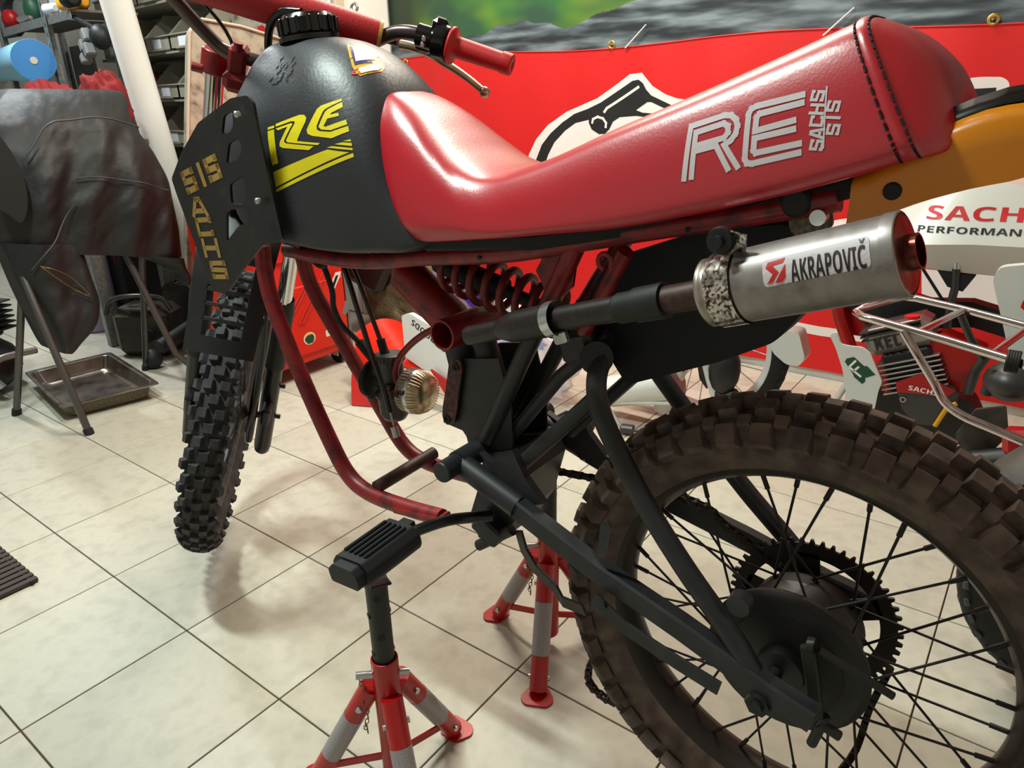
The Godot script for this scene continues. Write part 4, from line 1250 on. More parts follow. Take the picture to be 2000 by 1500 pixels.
	lg.append_array(poly_tris([Vector2(lx - 0.001, -0.0095), Vector2(lx + 0.0045, -0.002), Vector2(lx + 0.009, 0.0045), Vector2(lx + 0.0085, -0.006), Vector2(lx + 0.005, -0.0098)]))
	part("sticker_logo", wrap.call(lg, 0.0008), M.decal_red, mb)

# ---------------------------------------------------------------- fork, bars, controls (st: x forward, y up, z right)
func build_steering(bike: Node3D, st: Transform3D) -> void:
	var at = func(l: Vector3) -> Vector3: return st * l
	for sd in [1.0, -1.0]:
		var z: float = sd * 0.086
		tubes("fork_stanchion", [at.call(Vector3(0.100, 0.015, z)), at.call(Vector3(0.120, -0.60, z))], 0.0165, M.chrome, bike, 1)
		var slid = MB.new()
		slid.lathe([Vector2(0.0, -0.948), Vector2(0.012, -0.948), Vector2(0.018, -0.940), Vector2(0.0205, -0.92), Vector2(0.0205, -0.62), Vector2(0.023, -0.615), Vector2(0.023, -0.59), Vector2(0.018, -0.585)], st * Transform3D(Basis(), Vector3(0.121, 0, z)), 24)
		var leg = part("fork_slider", slid, M.black_paint, bike)
		var lug = MB.new()
		lug.box(at.call(Vector3(0.096, -0.782, z)), Vector3(0.07, 0.05, 0.022), st.basis, 0.006)
		part("axle_lug", lug, M.black_paint, leg)
		var gd = MB.new()
		gd.lathe([Vector2(0.0245, -0.66), Vector2(0.0245, -0.50), Vector2(0.021, -0.47)], st * Transform3D(Basis(), Vector3(0.121, 0, z)), 20)
		part("fork_gaiter", gd, M.rubber_black, leg)
		for yy in ([-0.82, -0.72] if sd > 0 else []):
			var bs = MB.new()
			bs.tube([at.call(Vector3(0.121, yy, z)), at.call(Vector3(0.121, yy, z + 0.032))], 0.006, 10)
			part("slider_bolt", bs, M.steel_dark, leg)
	var axle = MB.new()
	axle.tube([at.call(Vector3(0.071, -0.779, -0.09)), at.call(Vector3(0.071, -0.779, 0.09))], 0.008, 12)
	part("front_axle", axle, M.steel_dark, bike)
	# brake arm and cable in front of the right leg
	tubes("front_brake_cable", [at.call(Vector3(0.03, -0.80, 0.05)), at.call(Vector3(0.045, -0.70, 0.062)), at.call(Vector3(0.06, -0.55, 0.06)), at.call(Vector3(0.07, -0.30, 0.05)), at.call(Vector3(0.06, -0.05, 0.06))], 0.0042, M.black_paint, bike)
	tubes("fork_guard", [at.call(Vector3(0.062, -0.86, 0.055)), at.call(Vector3(0.07, -0.66, 0.058)), at.call(Vector3(0.075, -0.50, 0.06))], [0.009, 0.010, 0.010, 0.010, 0.010, 0.010, 0.010, 0.010, 0.011, 0.012, 0.012, 0.012, 0.010], M.gloss_black, bike)
	# clamps
	for yy in [0.0, -0.19]:
		var c = MB.new()
		c.box(at.call(Vector3(0.055, yy, 0)), Vector3(0.095, 0.034, 0.12), st.basis, 0.01)
		for sd in [1.0, -1.0]:
			c.lathe([Vector2(0.0, 0.020), Vector2(0.018, 0.020), Vector2(0.025, 0.017), Vector2(0.026, -0.017), Vector2(0.024, -0.020), Vector2(0, -0.020)], st * Transform3D(Basis(), Vector3(0.103, yy, sd * 0.086)), 24)
			c.tube([at.call(Vector3(0.04, yy, sd * 0.095)), at.call(Vector3(0.04, yy, sd * 0.112))], 0.0075, 10)
		part("triple_clamp", c, M.clamp_red, bike)
	# bar clamps on top
	for sd in [1.0, -1.0]:
		var k = MB.new()
		k.box(at.call(Vector3(0.035, 0.034, sd * 0.04)), Vector3(0.04, 0.045, 0.03), st.basis, 0.006)
		k.tube([at.call(Vector3(0.022, 0.05, sd * 0.04)), at.call(Vector3(0.022, 0.064, sd * 0.04))], 0.0075, 12)
		part("bar_clamp", k, M.clamp_red, bike)
	# handlebar with its cross bar
	var half = [Vector3(0.035, 0.040, 0.0), Vector3(0.035, 0.040, 0.055), Vector3(0.030, 0.058, 0.088), Vector3(0.010, 0.110, 0.145), Vector3(-0.010, 0.150, 0.185), Vector3(-0.025, 0.168, 0.215), Vector3(-0.045, 0.175, 0.26), Vector3(-0.10, 0.185, 0.375)]
	var whole = []
	for k in range(half.size() - 1, 0, -1): whole.append(at.call(Vector3(half[k].x, half[k].y, -half[k].z)))
	for h in half: whole.append(at.call(h))
	var hb = tubes("handlebar", whole, 0.0111, M.bar_steel, bike, 7)
	tubes("cross_bar", [at.call(Vector3(-0.002, 0.135, -0.168)), at.call(Vector3(-0.002, 0.135, 0.168))], 0.006, M.bar_steel, hb, 1)
	var pad = MB.new()
	pad.tube([at.call(Vector3(0.0, 0.140, -0.165)), at.call(Vector3(0.0, 0.140, -0.160)), at.call(Vector3(0.0, 0.140, 0.170)), at.call(Vector3(0.0, 0.140, 0.174))], [0.026, 0.029, 0.029, 0.028], 28)
	part("bar_pad", pad, M.pad_red, hb, "round red handlebar pad")
	var rim = MB.new()
	rim.tube([at.call(Vector3(0.0, 0.140, 0.172)), at.call(Vector3(0.0, 0.140, 0.178))], 0.0295, 28)
	part("pad_edge", rim, M.decal_brass, hb)
	# right hand grip, throttle and brake lever
	for sd in [1.0, -1.0]:
		var f = func(x: float, y: float, z: float) -> Vector3: return at.call(Vector3(x, y, sd * z))
		var g0: Vector3 = f.call(-0.058, 0.1765, 0.283)
		var g1: Vector3 = f.call(-0.100, 0.185, 0.378)
		var gd = (g1 - g0)
		var gl = gd.length()
		var gf = frame_of(gd, g0)
		var gr = MB.new()
		gr.lathe([Vector2(0.0, 0.0), Vector2(0.028, 0.0), Vector2(0.0285, 0.003), Vector2(0.027, 0.006), Vector2(0.0165, 0.009), Vector2(0.0160, 0.02), Vector2(0.0150, gl * 0.82), Vector2(0.0165, gl * 0.84), Vector2(0.0165, gl * 0.98), Vector2(0.0145, gl), Vector2(0.006, gl), Vector2(0.006, gl - 0.01), Vector2(0, gl - 0.01)], gf, 32)
		part("grip", gr, M.grip_red, hb, "red rubber grip with flange")
		var ho = MB.new()
		var b2 = gf.basis
		ho.lathe([Vector2(0, -0.004), Vector2(0.026, -0.004), Vector2(0.027, -0.008), Vector2(0.027, -0.024), Vector2(0.021, -0.028), Vector2(0.018, -0.030), Vector2(0.018, -0.055), Vector2(0.0, -0.055)], gf, 28, true)
		ho.box(gf * Vector3(0, -0.016, 0) + Vector3(0, 0.024, 0), Vector3(0.024, 0.022, 0.026), st.basis, 0.006)
		ho.box(gf * Vector3(0, -0.042, 0) + st.basis * Vector3(0.015, -0.012, 0), Vector3(0.03, 0.03, 0.026), st.basis, 0.006)
		part("throttle_housing" if sd > 0 else "clutch_perch", ho, M.gloss_black, hb)
		for e in [Vector3(0.02, -0.03, 0.0), Vector3(0.004, -0.046, 0.018), Vector3(-0.012, -0.046, 0.012)]:
			var sc = MB.new()
			sc.lathe([Vector2(0, 0.003), Vector2(0.0042, 0.003), Vector2(0.0042, -0.004)], Transform3D(st.basis, gf * Vector3(0, e.y, 0) + st.basis * Vector3(-0.02, e.x * 0.6, 0)), 12)
			part("housing_screw", sc, M.steel, hb)
		var lv = MB.new()
		var lp = smooth([f.call(0.006, 0.140, 0.210), f.call(0.0, 0.143, 0.232), f.call(-0.004, 0.142, 0.262), f.call(-0.008, 0.136, 0.285), f.call(-0.016, 0.134, 0.302), f.call(-0.03, 0.128, 0.33), f.call(-0.045, 0.122, 0.352)], 5)
		var lr = []
		for k in lp.size(): lr.append(0.0105 - 0.0030 * k / lp.size())
		lv.tube(lp, lr, 12, true, 0.75, st.basis.y)
		lv.ball(f.call(-0.048, 0.1205, 0.357), Vector3.ONE * 0.0092, 14)
		part("brake_hand_lever" if sd > 0 else "clutch_lever", lv, M.lever_alloy, hb, "polished alloy lever with ball end")
		var ad = MB.new()
		ad.tube([f.call(0.01, 0.142, 0.205), f.call(0.018, 0.135, 0.180)], [0.007, 0.004], 10)
		part("cable_adjuster", ad, M.steel_dark, hb)
		tubes("control_cable", [f.call(0.018, 0.135, 0.180), f.call(0.04, 0.12, 0.13), f.call(0.07, 0.05, 0.06), f.call(0.06, -0.06, 0.03)], 0.003, M.black_paint, hb)
	build_fender(bike, st)

func build_fender(bike: Node3D, st: Transform3D) -> void:
	# a high plastic fender under the lower clamp; its rear flap has four louvre slots
	var cl = smooth([Vector3(-0.172, -0.430, 0), Vector3(-0.128, -0.372, 0), Vector3(-0.092, -0.310, 0), Vector3(-0.035, -0.255, 0), Vector3(0.060, -0.228, 0), Vector3(0.21, -0.230, 0), Vector3(0.37, -0.29, 0)], 8)
	var nrm = func(k: int) -> Vector3:
		var t: Vector3 = (cl[min(k + 1, cl.size() - 1)] - cl[max(k - 1, 0)]).normalized()
		return Vector3(-t.y, t.x, 0)
	var pt = func(k: int, q: float) -> Vector3:
		var w = 0.060 + 0.0004 * k
		return st * (cl[k] + nrm.call(k) * (-0.020 * q * q) + Vector3(0, 0, q * w))
	var piece = func(b: MB, k0: int, k1: int, q0: float, q1: float, nq: int) -> void:
		var rows = []
		for k in range(k0, k1 + 1):
			var row = []
			for j in nq + 1: row.append(pt.call(k, lerp(q0, q1, float(j) / nq)))
			rows.append(row)
		b.shell(rows, 0.003)
	var b = MB.new()
	piece.call(b, 0, 4, -1.0, 1.0, 10)
	piece.call(b, 4, 19, -1.0, -0.58, 3)
	piece.call(b, 4, 19, 0.55, 1.0, 3)
	piece.call(b, 19, cl.size() - 1, -1.0, 1.0, 10)
	var fen = part("front_fender", b, M.fender_black, bike, "black front fender with louvre slots")
	for k in [7, 10, 13, 16]:
		var s = MB.new()
		bar(s, [pt.call(k, -0.60), pt.call(k, -0.2), pt.call(k, 0.2), pt.call(k, 0.57)], 0.0045, 0.007, st.basis * Vector3(0.5, 0.6, 0))
		part("louvre_bar", s, M.fender_black, fen)


# ---------------------------------------------------------------- jack stands
# built at the origin: centre column, three legs with pads, braces, pin on a chain
func build_jack_stand(at: Vector3, turn: float, post_top: float, label: String) -> void:
	var t = thing("jack_stand", label, "jack stand", at, "pin jack stands under the motorcycle")
	t.rotation.y = turn
	var P = func(n: String, b: MB, m: Material, par: Node3D, lb := "") -> MeshInstance3D:
		var o = part(n, b, m, par, lb)
		o.position = Vector3.ZERO
		return o
	var up = Transform3D()
	var sl = MB.new()
	var s_top = 0.285
	sl.lathe([Vector2(0.0205, 0.035), Vector2(0.0215, 0.04), Vector2(0.0215, s_top - 0.002), Vector2(0.0205, s_top), Vector2(0.0180, s_top), Vector2(0.0180, s_top - 0.05)], up, 28)
	sl.lathe([Vector2(0.0, 0.03), Vector2(0.016, 0.03), Vector2(0.0205, 0.035)], up, 28)
	P.call("sleeve", sl, M.jack_red, t)
	var po = MB.new()
	po.lathe([Vector2(0.0168, 0.1), Vector2(0.0168, post_top - 0.004), Vector2(0.0155, post_top), Vector2(0, post_top)], up, 28)
	var post = P.call("post", po, M.post_black, t) as MeshInstance3D
	for k in 4:
		var yy = post_top - 0.03 - k * 0.036
		for sd in [-1.0, 1.0]:
			var h = MB.new()
			var dirn = Vector3(sd * (1.0 if k % 2 == 0 else 0.15), 0, 0.2 if k % 2 == 0 else 1.0 * sd).normalized()
			h.lathe([Vector2(0.0058, 0.0004), Vector2(0.0, 0.0004)], frame_of(dirn, Vector3(0, yy, 0) + dirn * 0.0166), 14)
			P.call("pin_hole", h, M.soot, post)
	if true:
		var sd2 = MB.new()
		sd2.box(Vector3(0, post_top + 0.002, 0), Vector3(0.05, 0.004, 0.03), Basis(), 0.001)
		sd2.box(Vector3(0.03, post_top + 0.007, 0.0), Vector3(0.03, 0.004, 0.03), Basis(Vector3.BACK, 0.35), 0.001)
		P.call("saddle", sd2, M.post_black, t)
	for k in 3:
		var an = TAU * k / 3.0
		var d = Vector3(cos(an), 0, sin(an))
		var a = Vector3(0, 0.225, 0) + d * 0.026
		var e = Vector3(0, 0.012, 0) + d * 0.140
		var lg = MB.new()
		lg.tube([a, e], 0.0175, 20)
		var leg = P.call("leg", lg, M.jack_red, t) as MeshInstance3D
		var lb = MB.new()
		lb.tube([a.lerp(e, 0.30), a.lerp(e, 0.72)], 0.0178, 20, false)
		P.call("leg_label", lb, M.label_silver, leg, "worn silver label")
		var ft = MB.new()
		var fo = Transform3D(Basis(d, Vector3.UP, d.cross(Vector3.UP)), d * 0.144)
		var pad = rounded([Vector2(-0.018, -0.018), Vector2(0.012, -0.034), Vector2(0.030, -0.022), Vector2(0.030, 0.022), Vector2(0.012, 0.034), Vector2(-0.018, 0.018)], 0.008)
		var fx = Transform3D(Basis(d, d.cross(Vector3.UP) * -1.0, Vector3.UP), d * 0.142)
		ft.prism(pad, fx, 0.005)
		P.call("foot", ft, M.jack_red, leg)
		var bt = MB.new()
		var sdv = d.cross(Vector3.UP)
		for q in [0.16, 0.90]:
			bt = MB.new()
			bt.tube([a.lerp(e, q) - sdv * 0.021, a.lerp(e, q) + sdv * 0.021], 0.005, 10)
			P.call("leg_bolt", bt, M.steel, leg)
		var br = MB.new()
		bar(br, [Vector3(0, 0.075, 0) + d * 0.018, Vector3(0, 0.040, 0) + d * 0.118], 0.004, 0.014, Vector3.UP)
		P.call("brace", br, M.jack_red, t)
	var pin = MB.new()
	var pd = Vector3(0.45, 0, 0.9).normalized().rotated(Vector3.UP, -turn - 0.35)
	pd = Vector3(-0.62, 0, 0.78).rotated(Vector3.UP, -turn)
	pin.tube([Vector3(0, s_top - 0.038, 0) - pd * 0.036, Vector3(0, s_top - 0.026, 0) + pd * 0.046], 0.0062, 14)
	P.call("pin", pin, M.steel, t)
	var ch = MB.new()
	var c0 = Vector3(0, s_top - 0.034, 0) + pd * 0.038
	for k in 15:
		var sway = Vector3(0.002 * sin(k * 1.3), -0.0078 * k, 0.003 * cos(k))
		var pts = []
		for e2 in 9:
			var a2 = TAU * e2 / 8.0
			pts.append(c0 + sway + (Vector3(sin(a2) * 0.003, cos(a2) * 0.0055, 0) if k % 2 == 0 else Vector3(0, cos(a2) * 0.0055, sin(a2) * 0.003)))
		ch.tube(pts, 0.0009, 5, false)
	P.call("pin_chain", ch, M.brass_chain, t)


# ---------------------------------------------------------------- things along the back wall
func more_materials(fine, leather, cloth) -> void:
	M.banner_red = bumpy(mat(Color(0.80, 0.055, 0.06), 0.55), fine, 20.0, 0.2)
	M.print_white = mat(Color(0.88, 0.86, 0.85), 0.6)
	M.print_black = mat(Color(0.055, 0.065, 0.07), 0.6)
	M.brass = mat(Color(0.80, 0.66, 0.35), 0.3, 0.9)
	M.bin_grey = mat(Color(0.56, 0.545, 0.48), 0.5)
	M.card = mat(Color(0.86, 0.87, 0.90), 0.6)
	M.galvanised = textured(ramp_texture(0.03, 61, [[0.0, Color(0.40, 0.42, 0.42)], [1.0, Color(0.60, 0.61, 0.60)]], 256), 4.0, 0.45, 0.6)
	M.shelf_board = mat(Color(0.40, 0.36, 0.31), 0.7)
	M.pvc = mat(Color(0.93, 0.92, 0.90), 0.35)
	M.panel_beige = textured(ramp_texture(0.015, 62, [[0.0, Color(0.30, 0.27, 0.23)], [0.28, Color(0.55, 0.51, 0.45)], [0.5, Color(0.64, 0.60, 0.53)], [1.0, Color(0.68, 0.64, 0.57)]], 512, 5), 1.6, 0.6)
	M.cream_trim = mat(Color(0.75, 0.70, 0.62), 0.5)
	M.cabinet_white = mat(Color(0.90, 0.90, 0.88), 0.4)
	M.jacket = bumpy(mat(Color(0.060, 0.055, 0.060), 0.58), cloth, 4.0, 0.25)
	M.piping = mat(Color(0.20, 0.20, 0.22), 0.5)
	M.zip_brass = mat(Color(0.46, 0.36, 0.20), 0.35, 0.7)
	M.stool_steel = mat(Color(0.36, 0.35, 0.34), 0.35, 0.8)
	M.tray_steel = textured(ramp_texture(0.015, 63, [[0.0, Color(0.36, 0.31, 0.27)], [0.45, Color(0.58, 0.54, 0.50)], [1.0, Color(0.70, 0.67, 0.63)]], 256), 3.0, 0.22, 0.9)
	M.orange = mat(Color(0.83, 0.13, 0.03), 0.35)
	M.orange_red = mat(Color(0.70, 0.075, 0.035), 0.45)
	M.brown_dark = mat(Color(0.10, 0.055, 0.050), 0.45)
	M.foam = textured(ramp_texture(0.05, 64, [[0.0, Color(0.30, 0.25, 0.17)], [1.0, Color(0.52, 0.46, 0.34)]], 256), 6.0, 0.9)
	M.white_plastic = mat(Color(0.88, 0.88, 0.87), 0.3)
	M.grey_plastic = mat(Color(0.33, 0.32, 0.30), 0.5)
	M.teal_dark = mat(Color(0.06, 0.085, 0.10), 0.5)
	M.case_grey = textured(ramp_texture(0.02, 65, [[0.0, Color(0.16, 0.145, 0.125)], [1.0, Color(0.28, 0.26, 0.225)]], 256), 4.0, 0.55)
	M.rag_red = bumpy(mat(Color(0.50, 0.07, 0.075), 0.9), cloth, 8.0, 0.5)
	M.roll_blue = mat(Color(0.20, 0.46, 0.68), 0.7)
	M.roll_paper = mat(Color(0.55, 0.78, 0.90), 0.8)
	M.tool_yellow = mat(Color(0.82, 0.58, 0.06), 0.4)
	M.tool_green = mat(Color(0.06, 0.26, 0.17), 0.5)
	M.tool_red = mat(Color(0.62, 0.06, 0.07), 0.4)
	M.amber = mat(Color(0.45, 0.28, 0.09), 0.4)
	M.mat_brown = mat(Color(0.20, 0.15, 0.13), 0.6)
	M.sticker_grey = mat(Color(0.45, 0.46, 0.46), 0.5)
	M.gold_print = mat(Color(0.55, 0.42, 0.14), 0.5)
	M.bike_white = mat(Color(0.80, 0.80, 0.78), 0.28)
	M.bike_red = mat(Color(0.62, 0.035, 0.035), 0.28)
	M.print_red = mat(Color(0.74, 0.07, 0.07), 0.45)
	M.tyre_dark = mat(Color(0.055, 0.058, 0.062), 0.75)
	M.tread_grey = mat(Color(0.20, 0.22, 0.23), 0.8)
	M.alu = mat(Color(0.62, 0.60, 0.58), 0.35, 0.85)
	M.alu_dark = mat(Color(0.27, 0.27, 0.27), 0.4, 0.6)
	M.fin_black = mat(Color(0.04, 0.038, 0.04), 0.5)
	M.rack_chrome = mat(Color(0.80, 0.77, 0.77), 0.10, 1.0)
	M.bag = mat(Color(0.85, 0.86, 0.92, 0.35), 0.15)
	M.bag.transparency = BaseMaterial3D.TRANSPARENCY_ALPHA
	M.bag_red = mat(Color(0.80, 0.06, 0.05), 0.4)
	M.bag_blue = mat(Color(0.16, 0.16, 0.62), 0.4)
	M.bag_lilac = mat(Color(0.60, 0.55, 0.66), 0.4)

const WALLZ := -1.6667
func banner_z(x: float, y: float) -> float:
	return WALLZ + 0.016 + 0.0045 * sin(x * 9.0 + sin(y * 3.0)) + 0.0028 * sin(x * 23.0 + y * 4.0) + 0.003 * sin(x * 4.1 + 1.0)

func build_banner() -> void:
	var t = thing("red_banner", "red cloth banner with a white and black logo pinned low on the back wall", "banner", Vector3(1.9, 0.03, WALLZ))
	var b = MB.new()
	var rows = []
	for r in 21:
		var row = []
		for c in 121:
			var x: float = lerp(-0.20, 3.95, c / 120.0)
			var sag = 0.012 * sin(x * PI / 0.78 + 0.9)
			var y: float = lerp(1.272 + sag, 0.035, r / 20.0)
			row.append(Vector3(x, y, banner_z(x, y)))
		rows.append(row)
	b.shell(rows, 0.0012)
	var cloth = part("cloth", b, M.banner_red, t)
	var tr = poly_tris([Vector2(0.5974, 0.7601), Vector2(0.6226, 0.8311), Vector2(0.6647, 0.8962), Vector2(0.7342, 0.9596), Vector2(0.8339, 1.0162), Vector2(0.9911, 1.0693), Vector2(1.0578, 1.1088), Vector2(1.1409, 1.1601), Vector2(1.1974, 1.1641), Vector2(1.2171, 1.1441), Vector2(1.2490, 1.1122), Vector2(1.3081, 1.0800), Vector2(1.3586, 1.0638), Vector2(1.4098, 1.0573), Vector2(1.5271, 1.0575), Vector2(1.6177, 0.9711), Vector2(1.3290, 0.7566), Vector2(0.9549, 0.6153), Vector2(0.6381, 0.6427)])
	part("logo_ground", drape(tr, b, 0.0006, 0.03), M.print_white, cloth, "white outline of the logo")
	tr = poly_tris([Vector2(0.6545, 0.7623), Vector2(0.6661, 0.8092), Vector2(0.6994, 0.8730), Vector2(0.7497, 0.9243), Vector2(0.8124, 0.9714), Vector2(0.8732, 1.0064), Vector2(0.9456, 1.0272), Vector2(1.0094, 1.0525), Vector2(1.0830, 1.0946), Vector2(1.1540, 1.1342), Vector2(1.1834, 1.1383), Vector2(1.2047, 1.1240), Vector2(1.2207, 1.0992), Vector2(1.2452, 1.0767), Vector2(1.3680, 1.0260), Vector2(1.3350, 1.0155), Vector2(1.2467, 1.0512), Vector2(1.2292, 1.0514), Vector2(1.1762, 1.0205), Vector2(1.2078, 1.0102), Vector2(1.2900, 1.0049), Vector2(1.2708, 0.9876), Vector2(1.1785, 0.9977), Vector2(1.0994, 0.9928), Vector2(1.0689, 0.9747), Vector2(1.0523, 0.9433), Vector2(1.0325, 0.9247), Vector2(1.0036, 0.9227), Vector2(0.9659, 0.9426), Vector2(0.9509, 0.9691), Vector2(0.9506, 0.9824), Vector2(0.8805, 0.9689), Vector2(0.8264, 0.9361), Vector2(0.7709, 0.8856), Vector2(0.7354, 0.8284), Vector2(0.7135, 0.7761)])
	part("logo_mark", drape(tr, b, 0.0012, 0.03), M.print_black, cloth, "black animal shaped mark of the logo")
	tr = stroke_tris([Vector2(1.0246, 1.0111), Vector2(1.0386, 1.0291), Vector2(1.1877, 1.1117)], 0.011)
	tr.append_array(stroke_tris([Vector2(0.9680, 0.9665), Vector2(0.9727, 0.9850), Vector2(0.9951, 0.9945), Vector2(1.0209, 0.9877), Vector2(1.0362, 0.9694), Vector2(1.0349, 0.9484)], 0.010))
	part("logo_line", drape(tr, b, 0.0018, 0.03), M.print_white, cloth)
	# tops of the big letters that the seat hides
	tr = poly_tris(rounded([Vector2(2.3465, 1.0365), Vector2(2.3456, 1.1045), Vector2(2.3925, 1.1122), Vector2(2.4593, 1.1102), Vector2(2.4814, 1.0947), Vector2(2.4925, 1.0120), Vector2(2.4032, 0.9813)], 0.02))
	part("banner_letter", drape(tr, b, 0.0006, 0.04), M.print_white, cloth)
	tr = poly_tris([Vector2(2.3756, 1.0361), Vector2(2.3767, 1.0762), Vector2(2.4490, 1.0791), Vector2(2.4536, 1.0275)])
	part("banner_letter", drape(tr, b, 0.0012, 0.04), M.print_black, cloth)
	tr = poly_tris([Vector2(1.7610, 0.1904), Vector2(2.0300, 0.1778), Vector2(2.2533, 0.1830), Vector2(2.5505, 0.2041), Vector2(2.5449, 0.2337), Vector2(2.2477, 0.2188), Vector2(2.0249, 0.2152), Vector2(1.7568, 0.2297)])
	part("banner_stripe", drape(tr, b, 0.0006, 0.04), M.print_white, cloth)
	tr = poly_tris([Vector2(2.3402, 0.4830), Vector2(2.5863, 0.4862), Vector2(2.6070, 0.3821), Vector2(2.3593, 0.3728)])
	part("banner_stripe", drape(tr, b, 0.0006, 0.04), M.print_white, cloth)
	for q in [Vector3(1.0522, 1.2746, -1.6500), Vector3(2.4027, 1.2756, -1.6500), Vector3(-0.1477, 1.2570, -1.6500)]:
		var g = MB.new()
		g.lathe([Vector2(0.018, 0.0), Vector2(0.0165, 0.003), Vector2(0.011, 0.003), Vector2(0.009, 0.0)], Transform3D(Basis(Vector3.RIGHT, Vector3.BACK, Vector3.DOWN), Vector3(q.x, q.y, banner_z(q.x, q.y) + 0.001)), 20)
		g.tube([Vector3(q.x, q.y, WALLZ + 0.004), Vector3(q.x, q.y, WALLZ + 0.035)], 0.004, 8)
		part("eyelet", g, M.brass, cloth, "brass eyelet with its nail")
	var hem = MB.new()
	hem.tube(rows[0], 0.003, 6)
	part("hem", hem, M.banner_red, cloth)

func build_poster() -> void:
	# a printed photograph of riding in a wood, only its lower edge is in view
	var W = 1024; var H = 256
	var im = Image.create(W, H, true, Image.FORMAT_RGB8)
	var n1 = FastNoiseLite.new(); n1.seed = 71; n1.frequency = 0.006; n1.fractal_octaves = 3
	var n2 = FastNoiseLite.new(); n2.seed = 72; n2.frequency = 0.03; n2.fractal_octaves = 4
	var n3 = FastNoiseLite.new(); n3.seed = 73; n3.frequency = 0.012; n3.fractal_octaves = 3
	for y in H:
		for x in W:
			var u = x / float(W); var v = y / float(H)
			var green = Color(0.17, 0.30, 0.22).lerp(Color(0.18, 0.44, 0.20), clamp(0.5 + n1.get_noise_2d(x, y * 1.6) * 1.6, 0, 1))
			green = green.lerp(Color(0.44, 0.58, 0.10), clamp((v - 0.55) * 1.6 + n3.get_noise_2d(x * 0.6 + 90, y * 1.2) * 0.9 - 0.25, 0, 0.6))
			var dark = Color(0.22, 0.25, 0.26).lerp(Color(0.36, 0.40, 0.38), clamp(0.5 + n1.get_noise_2d(x + 400, y) * 1.5, 0, 1))
			var c = green.lerp(dark, clamp((u - 0.36) * 5.0 + n3.get_noise_2d(x, y + 70) * 1.4, 0.0, 1.0))
			c = c.lerp(Color(0.10, 0.15, 0.13), clamp((0.06 - u) * 30.0, 0, 0.8))
			var g0 = 0.83 + 0.05 * sin(u * 9.0) + n1.get_noise_2d(x, 5) * 0.10
			if v > g0:
				var s = 0.5 + n2.get_noise_2d(x * 0.35, y * 2.4) * 1.1
				c = Color(0.13, 0.16, 0.18).lerp(Color(0.46, 0.52, 0.55), clamp(s, 0, 1))
			# a wheel with a gold rim
			var d = Vector2((x - 398) / 1.0, (y - 128) * 1.0).length()
			if d > 66 and d < 88: c = Color(0.05, 0.05, 0.05).lerp(c, 0.35)
			if d > 56 and d <= 66: c = Color(0.85, 0.60, 0.22) if int(d) % 4 != 0 else Color(0.55, 0.33, 0.10)
			im.set_pixel(x, y, c)
	im.generate_mipmaps()
	var m = mat(Color.WHITE, 0.45)
	m.albedo_texture = ImageTexture.create_from_image(im)
	var q = QuadMesh.new()
	q.size = Vector2(4.2, 1.05)
	q.subdivide_width = 4
	var t = thing("printed_poster", "long printed poster of a green wood and a gold wheel above the banner", "poster", Vector3(1.85, 1.78, WALLZ + 0.006))
	var o = MeshInstance3D.new()
	o.name = "print"
	o.mesh = q; o.material_override = m
	t.add_child(o)
	var bk = MB.new()
	bk.box(Vector3(1.85, 1.78, WALLZ + 0.003), Vector3(4.2, 1.05, 0.003))
	part("backing", bk, M.print_white, t)
	for x in [1.12, 1.9, 2.6]:
		var tie = MB.new()
		tie.tube([Vector3(x, 1.26, WALLZ + 0.02), Vector3(x + 0.09, 1.34, WALLZ + 0.02)], 0.003, 6)
		part("tie", tie, M.print_white, t)

# frame of the shelving, seven degrees off the wall: x along it, z towards the room
func rack_frame() -> Transform3D:
	var a = deg_to_rad(7.0)
	return Transform3D(Basis(Vector3(cos(a), 0, sin(a)), Vector3.UP, Vector3(-sin(a), 0, cos(a))), Vector3(-1.5, 0, -1.15))

